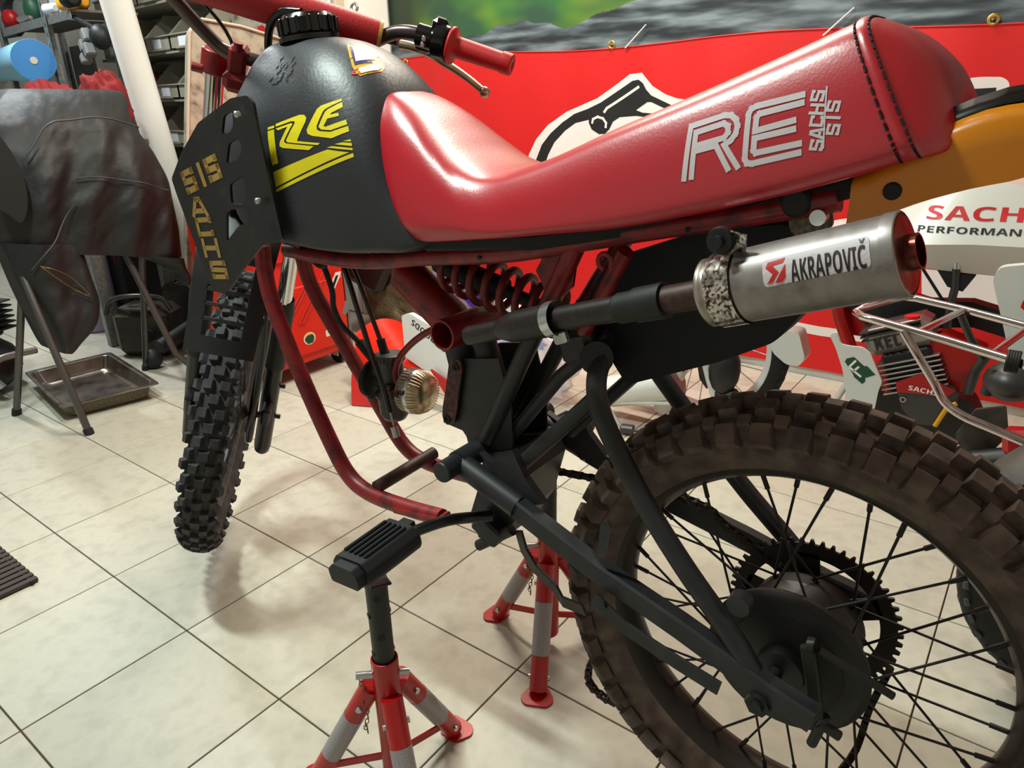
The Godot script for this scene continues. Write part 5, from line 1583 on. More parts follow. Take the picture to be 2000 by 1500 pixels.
func build_bins() -> void:
	var F = rack_frame()
	var w = 0.338; var dp = 0.30; var h = 0.20; var lip = 0.072; var th = 0.006
	# one bin: x along the rack, z = 0 at its front lip
	var body = MB.new()
	body.box(Vector3(0, th / 2, -dp / 2), Vector3(w - 0.008, th, dp))
	body.box(Vector3(0, h / 2, -dp + th / 2), Vector3(w - 0.008, h, th))
	for sd in [-1.0, 1.0]:
		body.prism([Vector2(0, 0), Vector2(0, lip), Vector2(dp * 0.45, h), Vector2(dp, h), Vector2(dp, 0)], Transform3D(Basis(Vector3.FORWARD, Vector3.UP, Vector3.RIGHT), Vector3(sd * (w / 2 - 0.007) - th / 2, 0, 0)), th)
		body.box(Vector3(sd * (w / 2 - 0.006), h - 0.002, -dp * 0.72), Vector3(0.012, 0.006, dp * 0.55))
	body.box(Vector3(0, lip / 2, -th / 2), Vector3(w - 0.008, lip, th))
	body.box(Vector3(0, lip, 0.003), Vector3(w - 0.004, 0.008, 0.016), Basis(), 0.002)
	body.box(Vector3(0, 0.006, 0.003), Vector3(w * 0.5, 0.012, 0.014), Basis(), 0.002)
	var label = MB.new()
	label.box(Vector3(0, lip * 0.5 + 0.002, 0.0014), Vector3(0.11, 0.048, 0.0015))
	var bm = body.mesh(); var lm = label.mesh()
	var words = ["topmost", "second", "third", "fourth", "fifth"]
	var ys = [1.680, 1.432, 1.185, 0.938, 0.690]
	for r in ys.size():
		for c in 4:
			var t = thing("storage_bin", "grey parts bin with white card, %s row, %s" % [words[r], ["at the shelving end", "behind the white pipe", "between the white pipe and the beige door", "behind the beige door"][c]], "storage bin", F * Vector3(-0.745 + c * (w + 0.004), ys[r] - lip, 0.03), "grey parts bins on the rack")
			t.rotation.y = deg_to_rad(-7.0)
			for e in [["body", bm, M.bin_grey], ["label_card", lm, M.card]]:
				var o = MeshInstance3D.new()
				o.name = e[0]; o.mesh = e[1]; o.material_override = e[2]
				t.add_child(o)
	# the rack that carries them
	var rk = thing("bin_rack", "grey steel rack that carries the grey parts bins", "rack", F * Vector3(-0.25, 0, -0.2))
	for r in ys.size():
		var s = MB.new()
		s.box(F * Vector3(-0.26, ys[r] - lip - 0.009, -0.13), Vector3(1.46, 0.014, 0.31), F.basis)
		part("shelf", s, M.bin_grey, rk)
	for x in [-0.96, 0.49]:
		for z in [-0.28]:
			var p = MB.new()
			p.box(F * Vector3(x, 0.95, z), Vector3(0.04, 1.9, 0.04), F.basis, 0.003)
			part("post", p, M.galvanised, rk)
	var bk = MB.new()
	bk.box(F * Vector3(-0.26, 0.95, -0.285), Vector3(1.46, 1.8, 0.006), F.basis)
	part("back_sheet", bk, M.bin_grey, rk)
	# what lies in the bins
	var item = func(nm: String, lb: String, cat: String, b: MB, m: Material): single(nm, b, m, lb, cat)
	var b = MB.new()
	b.ball(F * Vector3(Vector3(-0.4899, 1.2488, -0.0600).x, 1.200, -0.09), Vector3(0.06, 0.075, 0.04), 16)
	item.call("amber_lens", "amber indicator lens standing in a parts bin", "lens", b, M.amber)
	b = MB.new()
	b.box(F * Vector3(Vector3(-0.3658, 1.2677, -0.0800).x, 1.20, -0.10), Vector3(0.03, 0.13, 0.05), F.basis * Basis(Vector3.BACK, 0.3), 0.01)
	item.call("green_packet", "dark green packet leaning beside the amber lens", "packet", b, M.tool_green)
	b = MB.new()
	b.box(F * Vector3(Vector3(-0.3381, 1.2810, -0.0900).x, 1.20, -0.16), Vector3(0.03, 0.13, 0.05), F.basis * Basis(Vector3.BACK, 0.3), 0.01)
	item.call("red_packet", "small red packet behind the green packet in a bin", "packet", b, M.tool_red)
	b = MB.new()
	b.box(F * Vector3(Vector3(-0.4708, 1.4706, -0.0800).x, 1.415, -0.10), Vector3(0.13, 0.10, 0.05), F.basis, 0.012)
	item.call("white_box", "small white box standing in a second row parts bin", "box", b, M.card)

func build_shelf() -> void:
	var F = rack_frame()
	var t = thing("steel_shelving", "galvanised slotted steel shelving filled with small tools", "shelving", F * Vector3(-0.9, 0, 0.25))
	var xa: float = Vector3(-0.4255, 1.5236, 0.4700).x
	for x in [xa, xa - 0.95]:
		for z in [0.02, -0.32]:
			var p = MB.new()
			p.box(F * Vector3(x, 1.0, z + 0.45), Vector3(0.055, 2.0, 0.004), F.basis)
			p.box(F * Vector3(x - 0.026, 1.0, z + 0.43), Vector3(0.004, 2.0, 0.044), F.basis)
			var post = part("post", p, M.galvanised, t)
			if z > 0 and x == xa:
				for k in 14:
					var hole = MB.new()
					hole.box(F * Vector3(x + 0.008, 1.0 + k * 0.05, z + 0.4522), Vector3(0.010, 0.022, 0.001), F.basis)
					part("slot", hole, M.soot, post)
	for yy in [Vector3(-0.8410, 1.5229, 0.4700).y, 0.99, 0.55, 1.98]:
		for seg in [[xa - 0.95, xa - 0.03], [xa + 0.03, xa + 0.42]]:
			var s = MB.new()
			s.box(F * Vector3((seg[0] + seg[1]) / 2, yy, 0.46), Vector3(seg[1] - seg[0], 0.045, 0.004), F.basis)
			part("shelf_beam", s, M.galvanised, t)
			s = MB.new()
			s.box(F * Vector3((seg[0] + seg[1]) / 2, yy + 0.018, 0.29), Vector3(seg[1] - seg[0], 0.012, 0.33), F.basis)
			part("shelf_board", s, M.shelf_board, t)
	var yt: float = Vector3(-0.8410, 1.5229, 0.4700).y + 0.028
	# things on the shelf
	var put = func(nm: String, lb: String, cat: String, m: Material, px: Vector3, s: Vector3, rot: float, kind: String):
		var b = MB.new()
		var c = F * Vector3(px.x, yt + s.y * 0.5, px.z)
		var bs = F.basis * Basis(Vector3.UP, rot)
		if kind == "ball": b.ball(c, s * 0.5, 14, bs)
		elif kind == "rod": b.tube([c - bs.x * s.x / 2, c - bs.x * s.x / 2 * 0.9, c + bs.x * s.x / 2 * 0.9, c + bs.x * s.x / 2], [s.y * 0.35, s.y * 0.5, s.y * 0.5, s.y * 0.3], 12)
		else: b.box(c, s, bs, min(s.x, s.y) * 0.2)
		single(nm, b, m, lb, cat)
	put.call("yellow_drill", "yellow power drill lying on the short shelf by the white pipe", "drill", M.tool_yellow, Vector3(-0.1215, 1.5088, 0.4000), Vector3(0.22, 0.075, 0.07), 0.2, "rod")
	put.call("black_grinder", "black grinder head in front of the yellow drill", "grinder", M.soot, Vector3(0.0009, 1.5017, 0.4500), Vector3(0.08, 0.085, 0.06), 0.1, "rod")
	put.call("yellow_screwdriver", "yellow handled screwdriver on the short shelf", "screwdriver", M.tool_yellow, Vector3(-0.6483, 1.5791, 0.3300), Vector3(0.17, 0.04, 0.04), 0.5, "rod")
	put.call("white_carton", "tall white carton behind the yellow screwdriver", "carton", M.card, Vector3(-0.8213, 1.6466, 0.2500), Vector3(0.15, 0.30, 0.08), 0.1, "box")
	put.call("black_bottle", "black bottle standing behind the yellow drill", "bottle", M.soot, Vector3(-0.4977, 1.6182, 0.2500), Vector3(0.10, 0.26, 0.10), 0.0, "ball")
	put.call("beige_funnel", "pale funnel between carton and black bottle", "funnel", M.cream_trim, Vector3(-0.5830, 1.6192, 0.2700), Vector3(0.07, 0.20, 0.07), 0.0, "ball")
	put.call("green_can", "green can beside the slotted steel post", "can", M.tool_green, Vector3(-0.9971, 1.6283, 0.3500), Vector3(0.12, 0.16, 0.11), 0.0, "ball")
	put.call("red_clamp", "red clamp on the long upper shelf", "clamp", M.tool_red, Vector3(-1.3320, 1.6131, 0.4000), Vector3(0.13, 0.11, 0.09), 0.2, "ball")
	put.call("grey_hose_coil", "grey coil of hose on the long upper shelf", "hose", M.sticker_grey, Vector3(-1.5848, 1.7135, 0.2500), Vector3(0.20, 0.22, 0.10), 0.2, "ball")
	put.call("dark_toolbag", "dark tool bag at the back of the long upper shelf", "bag", M.teal_dark, Vector3(-2.0567, 1.7560, 0.2300), Vector3(0.34, 0.24, 0.12), 0.1, "box")
	put.call("silver_ratchet", "silver ratchet lying on the edge of the upper shelf", "ratchet", M.steel, Vector3(-0.8446, 1.5805, 0.4500), Vector3(0.15, 0.03, 0.03), 0.2, "rod")
	put.call("white_tube", "short white tube of grease beside the black grinder", "tube", M.card, Vector3(-0.3375, 1.5080, 0.4500), Vector3(0.09, 0.05, 0.05), 0.3, "rod")
	# grey back board and hanging bits beside the pipe
	var bd = MB.new()
	bd.box(F * Vector3(Vector3(-1.1129, 1.4437, 0.1500).x, 1.20, 0.10), Vector3(0.40, 0.50, 0.016), F.basis)
	single("grey_back_board", bd, M.grey_plastic, "grey board behind the hanging grinder under the short shelf", "board")
	var hg = MB.new()
	hg.ball(F * Vector3(0.2557, 1.4011, 0.4300), Vector3(0.05, 0.06, 0.05), 16)
	hg.tube([F * Vector3(0.2706, 1.4230, 0.4300), F * Vector3(xa + 0.40, yt - 0.04, 0.44)], 0.012, 10)
	single("hanging_motor", hg, M.teal_dark, "dark round motor hanging beside the white pipe", "motor")
	var gh = MB.new()
	for q in [[Vector3(0.1321, 1.4129, 0.4500), 0.05], [Vector3(0.0693, 1.3695, 0.4500), 0.045], [Vector3(0.1544, 1.3457, 0.4600), 0.05], [Vector3(0.0423, 1.3109, 0.4500), 0.04]]:
		gh.box(F * q[0], Vector3(q[1], q[1] * 1.3, 0.05), F.basis * Basis(Vector3.BACK, q[1] * 9.0), 0.008)
	single("pale_bracket", gh, M.sticker_grey, "pale jagged bracket hanging left of the dark motor", "bracket")
	# blue paper roll, red rag, red bowl below
	var rl = thing("paper_roll", "big blue paper roll lying beside the steel post", "paper roll", F * Vector3(Vector3(-0.9676, 1.3277, 0.5000).x, 0.9, 0.05))
	var ra = F * Vector3(-0.3020, 1.3165, 0.6000)
	var rb = F * Vector3(-3.3345, 1.4025, 0.1200)
	var r1 = MB.new()
	r1.tube([ra, rb], 0.105, 40)
	part("roll", r1, M.roll_paper, rl)
	var r2 = MB.new()
	r2.tube([ra + (ra - rb).normalized() * 0.004, ra], 0.104, 40)
	part("end_face", r2, M.roll_blue, rl)
	var core = MB.new()
	core.tube([ra + (ra - rb).normalized() * 0.006, ra], 0.018, 20)
	part("core", core, M.cream_trim, rl)
	heap("red_rag", "crumpled red rag heaped beside the blue paper roll", "rag", M.rag_red, F * Vector3(Vector3(0.1113, 1.2042, 0.7000).x, 1.045, 0.70), Vector3(0.26, 0.14, 0.12), 3)
	heap("red_cloth", "faded red cloth bundle left of the white pipe", "cloth", M.rag_red, F * Vector3(Vector3(0.8733, 1.2094, 0.6800).x, 1.06, 0.68), Vector3(0.11, 0.14, 0.09), 8)
	var tcx: float = (Vector3(0.1113, 1.2042, 0.7000).x + Vector3(0.8733, 1.2094, 0.6800).x) * 0.5
	var tb = thing("work_table", "work table behind the jacket that carries the rags", "table", F * Vector3(tcx, 0, 0.70))
	var tp = MB.new()
	tp.box(F * Vector3(tcx - 0.12, 0.925, 0.68), Vector3(0.86, 0.03, 0.36), F.basis, 0.004)
	part("table_top", tp, M.shelf_board, tb)
	for x in [tcx - 0.5, tcx + 0.26]:
		for z in [0.53, 0.83]:
			var lg = MB.new()
			lg.box(F * Vector3(x, 0.455, z), Vector3(0.05, 0.91, 0.05), F.basis, 0.003)
			part("leg", lg, M.galvanised, tb)

# a soft crumpled bundle, wider than high, with folds
func heap(called: String, label: String, cat: String, m: Material, c: Vector3, s: Vector3, seed_: int) -> void:
	var n = FastNoiseLite.new()
	n.seed = seed_; n.frequency = 1.3; n.fractal_octaves = 3
	var rows = []
	for k in 25:
		var ph = PI * k / 24.0
		var row = []
		for e in 48:
			var an = TAU * e / 48.0
			var d = Vector3(sin(ph) * cos(an), cos(ph), sin(ph) * sin(an))
			var q = 1.0 + 0.45 * n.get_noise_3dv(d * 1.1) + 0.22 * abs(n.get_noise_3dv(d * 3.0 + Vector3(7, 3, 1)))
			var p = d * q
			p.y = max(p.y, -0.75)
			row.append(c + Vector3(p.x * s.x, p.y * s.y, p.z * s.z))
		rows.append(row)
	var b = MB.new()
	b.grid(rows, true, false)
	single(called, b, m, label, cat)

func build_pipe_and_panels() -> void:
	var a = Vector3(-0.9000, 1.5235, -0.6025); var c = Vector3(-0.9000, 0.9078, -0.6689)
	var d = (c - a)
	var b = MB.new()
	b.tube([a - d * 1.6, c + d * 1.35], 0.067, 32)
	single("white_pipe", b, M.pvc, "thick white plastic pipe standing in front of the parts bins", "pipe")
	# beige machine door leaning behind the tank
	var p = thing("beige_door", "scuffed beige metal door leaning behind the fuel tank", "door", Vector3(-0.25, 0.0, -0.8))
	var pl = MB.new()
	pl.prism(rounded([Vector2(-0.4398, 0.8930), Vector2(-0.5423, 1.3522), Vector2(-0.6061, 1.4037), Vector2(-0.7821, 1.3870), Vector2(-1.0093, 1.3413), Vector2(-1.2046, 1.2923), Vector2(-1.1684, 0.8423), Vector2(-1.0950, 0.3484), Vector2(-0.6423, 0.1865), Vector2(-0.3295, 0.3527)], 0.03), Transform3D(Basis(Vector3.BACK, Vector3.UP, Vector3.LEFT), Vector3(-0.25, 0, 0)), 0.03)
	part("sheet", pl, M.panel_beige, p)
	var ed = MB.new()
	ed.tube([Vector3(-0.2450, 0.8933, -0.4369), Vector3(-0.2450, 1.3480, -0.5385), Vector3(-0.2450, 1.3710, -0.5564), Vector3(-0.2450, 1.4013, -0.6026), Vector3(-0.2450, 1.3846, -0.7784), Vector3(-0.2450, 1.3387, -1.0051)], 0.006, 8)
	part("edge_trim", ed, M.cream_trim, p)
	# white cupboard in the corner by the banner
	var w = thing("white_cupboard", "tall white cupboard between the beige door and the banner", "cupboard", Vector3(-0.55, 0, -1.45))
	var wb = MB.new()
	wb.box(Vector3(-0.57, 1.0, -1.46), Vector3(0.66, 2.0, 0.38), Basis(), 0.01)
	part("body", wb, M.cabinet_white, w)
	var ws = MB.new()
	ws.box(Vector3(-0.215, 1.0, -1.30), Vector3(0.03, 2.0, 0.06), Basis(), 0.008)
	part("edge_post", ws, M.cream_trim, w)
	var wf = MB.new()
	wf.tube(smooth([Vector3(-0.0760, 1.4472, -1.2620), Vector3(-0.0852, 1.4770, -1.2620), Vector3(-0.0589, 1.4915, -1.2620), Vector3(-0.0450, 1.4697, -1.2620), Vector3(-0.0685, 1.4508, -1.2620)], 4), 0.006, 8)
	single("spring_clip", wf, M.steel, "small spring clip stuck on the white cupboard", "clip")
	var ca = MB.new()
	ca.prism([Vector2(-0.9818, 1.5253), Vector2(-0.7093, 1.4681), Vector2(-0.3667, 1.3740), Vector2(-0.5323, 1.3381), Vector2(-1.0311, 1.4375)], Transform3D(Basis(), Vector3(0, 0, -1.262)), 0.01)
	single("printed_carton", ca, M.panel_beige, "pale carton with red print behind the handlebar", "carton")
	var cr = MB.new()
	cr.add(flat_on(poly_tris(rounded([Vector2(-0.7861, 1.4424), Vector2(-0.7412, 1.4488), Vector2(-0.7184, 1.4193), Vector2(-0.7558, 1.4075), Vector2(-0.7964, 1.4194)], 0.01)), Transform3D(Basis(), Vector3(0, 0, -1.248))), Transform3D())
	single("red_print", cr, M.print_red, "red printed mark on the pale carton", "print")

func build_background() -> void:
	build_banner()
	build_poster()
	build_bins()
	build_shelf()
	build_pipe_and_panels()
	build_left()
	build_mopeds()


# ---------------------------------------------------------------- left side: stool with jacket, tray, cart, odds and ends
func build_left() -> void:
	build_stool()
	build_jacket()
	build_tray()
	build_slat_mat()
	build_cart()
	build_floor_clutter()
	build_carburettor()

func build_stool() -> void:
	var t = thing("folding_stool", "folding stool with crossed steel legs under the black jacket", "stool", Vector3(-0.14, 0, 0.1))
	var legs = [
		[Vector3(0.091, 0.0, 0.314), Vector3(-0.0750, 0.4426, 0.3155), Vector3(-0.2200, 0.7230, 0.2996), Vector3(-0.2500, 0.7848, 0.2982)],
		[Vector3(-0.325, 0.0, 0.395), Vector3(-0.2000, 0.5207, 0.2908), Vector3(-0.1200, 0.6588, 0.2574)],
		[Vector3(0.075, 0.0, -0.20), Vector3(-0.0200, 0.1596, -0.1057), Vector3(-0.1300, 0.5387, -0.0537), Vector3(-0.1300, 0.6092, -0.0422)],
		[Vector3(-0.388, 0.0, -0.142), Vector3(-0.2500, 0.4849, -0.1603), Vector3(-0.1300, 0.5952, -0.1282)]]
	for l in legs:
		var b = MB.new()
		b.tube(l, 0.0125, 14)
		var leg = part("leg", b, M.stool_steel, t)
		var f = MB.new()
		f.tube([l[0], l[0].lerp(l[1], 0.045)], 0.0165, 14)
		part("foot_cap", f, M.soot, leg)
	var r = MB.new()
	r.tube([legs[1][2], legs[3][2]], 0.0125, 12)
	part("seat_rail", r, M.stool_steel, t)
	r = MB.new()
	r.tube([legs[2][3], legs[1][2]], 0.0125, 12)
	part("seat_rail", r, M.stool_steel, t)

func build_jacket() -> void:
	var t = thing("black_jacket", "black nylon jacket draped over the folding stool", "jacket", Vector3(-0.15, 0.0, 0.05))
	# rows down the front: left and right edge in (z, y), and how far the cloth stands out in x
	var R = [
		[Vector2(0.1176, 1.1470), Vector2(-0.2759, 1.1378), -0.30], [Vector2(0.1869, 1.1080), Vector2(-0.2570, 1.1006), -0.22], [Vector2(0.2640, 1.0325), Vector2(-0.2231, 1.0215), -0.14], [Vector2(0.3019, 0.9486), Vector2(-0.2568, 0.9172), -0.10], [Vector2(0.3285, 0.8721), Vector2(-0.2819, 0.8134), -0.08], [Vector2(0.3490, 0.7944), Vector2(-0.2809, 0.7128), -0.07], [Vector2(0.3465, 0.7117), Vector2(-0.2842, 0.6123), -0.07], [Vector2(0.3385, 0.6359), Vector2(-0.2773, 0.5024), -0.08]]
	var nz = FastNoiseLite.new()
	nz.seed = 91; nz.frequency = 4.0; nz.fractal_octaves = 3
	var fold = func(z: float, y: float) -> float:
		return 0.013 * sin(z * 38.0 + y * 9.0 + sin(y * 7.0) * 1.2) * clamp((1.14 - y) * 3.0, 0.1, 1.0) + 0.030 * nz.get_noise_2d(z * 0.7, y * 0.45) + 0.008 * nz.get_noise_2d(z * 2.2 + y * 2.0 + 30.0, y * 1.3)
	var surf = func(R2: Array, nv: int, nu: int) -> Array:
		var rows = []
		for k in nv + 1:
			var q = k * (R2.size() - 1.0) / nv
			var i: int = min(int(q), R2.size() - 2)
			var f = q - i
			var i0: int = max(i - 1, 0); var i3: int = min(i + 2, R2.size() - 1)
			var l: Vector2 = R2[i][0].cubic_interpolate(R2[i + 1][0], R2[i0][0], R2[i3][0], f)
			var r: Vector2 = R2[i][1].cubic_interpolate(R2[i + 1][1], R2[i0][1], R2[i3][1], f)
			var x: float = lerp(R2[i][2], R2[i + 1][2], f)
			var row = []
			for c in nu + 1:
				var u = float(c) / nu
				var p = l.lerp(r, u)
				var edge = 1.0 - pow(abs(u * 2.0 - 1.0), 4.0)
				row.append(Vector3(x - 0.07 * (1.0 - edge) + fold.call(p.x, p.y) * (0.35 + 0.65 * edge), p.y, p.x))
			rows.append(row)
		return rows
	# closed bag of cloth: front sheet, and a back sheet 9 cm behind
	var solid = func(rows: Array, depth: float) -> MB:
		var ring = []
		for r in rows:
			var row = []
			for p in r: row.append(p)
			for k in range(r.size() - 1, -1, -1): row.append(r[k] + Vector3(-depth, 0.0, 0.0))
			ring.append(row)
		var b = MB.new()
		b.grid(ring, true, false, true)
		b.fan(ring[0]); b.fan(ring[ring.size() - 1], true)
		return b
	var rows = surf.call(R, 44, 60) as Array
	var body = part("body", solid.call(rows, 0.10), M.jacket, t)
	var L = [[Vector2(0.3389, 0.6609), Vector2(0.0950, 0.6235), -0.07], [Vector2(0.3317, 0.5572), Vector2(0.0938, 0.5089), -0.06], [Vector2(0.3226, 0.4663), Vector2(0.0877, 0.4075), -0.055], [Vector2(0.3112, 0.3809), Vector2(0.1222, 0.3217), -0.05], [Vector2(0.2976, 0.2999), Vector2(0.2022, 0.2607), -0.05], [Vector2(0.2878, 0.2701), Vector2(0.2366, 0.2511), -0.05]]
	part("sleeve", solid.call(surf.call(L, 24, 26), 0.09), M.jacket, t, "hanging black sleeve with a pocket zip")
	var H = [[Vector2(-0.0517, 0.5594), Vector2(-0.2808, 0.4976), -0.075], [Vector2(-0.1205, 0.5272), Vector2(-0.2770, 0.4564), -0.075], [Vector2(-0.2175, 0.4680), Vector2(-0.2700, 0.4218), -0.08], [Vector2(-0.2303, 0.4237), Vector2(-0.2501, 0.3898), -0.08]]
	part("cuff", solid.call(surf.call(H, 10, 14), 0.06), M.jacket, t)
	var line = func(nm: String, pts: Array, x: float, m: Material, r: float):
		var b = MB.new()
		var q = []
		for p in smooth(pts, 8):
			q.append(Vector3(x + fold.call(p.z, p.y) * 0.95 + 0.006, p.y, p.z))
		b.tube(q, r, 6)
		part(nm, b, m, body)
	var hole = MB.new()
	var hp = []
	for p in smooth2([Vector2(0.3032, 1.0085), Vector2(0.2779, 0.9715), Vector2(0.2617, 0.9182), Vector2(0.2557, 0.8579), Vector2(0.2628, 0.7927), Vector2(0.2839, 0.7453), Vector2(0.3024, 0.7328), Vector2(0.3231, 0.7589), Vector2(0.3494, 0.7951), Vector2(0.3355, 0.9053)], 4): hp.append(p)
	hole.prism(hp, Transform3D(Basis(Vector3.BACK, Vector3.UP, Vector3.LEFT), Vector3(-0.05, 0, 0)), 0.02)
	part("arm_opening", hole, M.soot, body)
	line.call("piping", [Vector3(-0.0900, 0.9306, 0.2262), Vector3(-0.0900, 0.9889, 0.1745), Vector3(-0.0900, 1.0349, 0.1204), Vector3(-0.0900, 1.0420, 0.0484), Vector3(-0.0900, 1.0477, -0.0297), Vector3(-0.0900, 1.0330, -0.1068), Vector3(-0.0900, 1.0090, -0.1803)], -0.09, M.piping, 0.003)
	line.call("piping", [Vector3(-0.0700, 0.5693, 0.2989), Vector3(-0.0700, 0.6114, 0.2596), Vector3(-0.0700, 0.6556, 0.2080), Vector3(-0.0700, 0.7187, 0.1595), Vector3(-0.0700, 0.7740, 0.1125)], -0.06, M.piping, 0.003)
	line.call("piping", [Vector3(-0.0700, 0.8529, 0.0886), Vector3(-0.0700, 0.8521, 0.0248), Vector3(-0.0700, 0.8359, -0.0526), Vector3(-0.0700, 0.8125, -0.1424), Vector3(-0.0700, 0.7764, -0.2352)], -0.07, M.piping, 0.0025)
	line.call("zip", [Vector3(-0.0500, 0.5818, 0.2780), Vector3(-0.0500, 0.5395, 0.2444), Vector3(-0.0500, 0.4894, 0.1974), Vector3(-0.0500, 0.4491, 0.1509)], -0.042, M.zip_brass, 0.0022)
	line.call("zip", [Vector3(-0.0500, 0.5818, 0.2780), Vector3(-0.0500, 0.5585, 0.2315), Vector3(-0.0500, 0.5158, 0.1825), Vector3(-0.0500, 0.4519, 0.1467)], -0.042, M.zip_brass, 0.0022)

func build_tray() -> void:
	var t = thing("steel_tray", "stained stainless steel tray standing on the tiles under the stool", "tray", Vector3(-0.2, 0, 0.07))
	var A = Vector3(-0.6055, 0.0660, 0.2468); var B = Vector3(-0.5654, 0.0660, -0.0858); var C = Vector3(0.0015, 0.0660, -0.0102); var D = Vector3(-0.0721, 0.0660, 0.3278)
	var at = func(u: float, v: float, y: float) -> Vector3:
		var p = A.lerp(B, u).lerp(D.lerp(C, u), v)
		return Vector3(p.x, y, p.z)
	var loop = func(inset: float, y: float, r: float) -> Array:
		var out = []
		for p in rounded([Vector2(inset, inset), Vector2(1 - inset, inset), Vector2(1 - inset, 1 - inset), Vector2(inset, 1 - inset)], r, 6): out.append(at.call(p.x, p.y, y))
		return out
	var b = MB.new()
	b.grid([loop.call(0.0, 0.063, 0.05), loop.call(0.0, 0.066, 0.05), loop.call(0.045, 0.066, 0.08), loop.call(0.055, 0.062, 0.09), loop.call(0.085, 0.02, 0.1), loop.call(0.10, 0.010, 0.11), loop.call(0.13, 0.007, 0.12)], true, false)
	b.fan(loop.call(0.13, 0.007, 0.12))
	part("pan", b, M.tray_steel, t)
	var o = MB.new()
	o.grid([loop.call(0.0, 0.063, 0.05), loop.call(0.05, 0.061, 0.08), loop.call(0.075, 0.012, 0.1), loop.call(0.10, 0.001, 0.11)], true, false, true)
	o.fan(loop.call(0.10, 0.001, 0.11), true)
	part("outside", o, M.worn_alloy, t)

func build_slat_mat() -> void:
	var t = thing("slatted_mat", "brown slatted floor mat lying on the tiles", "mat", Vector3(0.62, 0, 0.95))
	for k in 13:
		var b = MB.new()
		var x = 0.862 - k * 0.0245
		b.box(Vector3(x, 0.008, 0.975), Vector3(0.015, 0.012, 0.38), Basis(), 0.002)
		part("slat", b, M.mat_brown, t)
	for z in [0.80, 1.0]:
		var b = MB.new()
		b.tube([Vector3(0.874, 0.007, z), Vector3(0.55, 0.007, z)], 0.0045, 8)
		part("rod", b, M.soot, t)

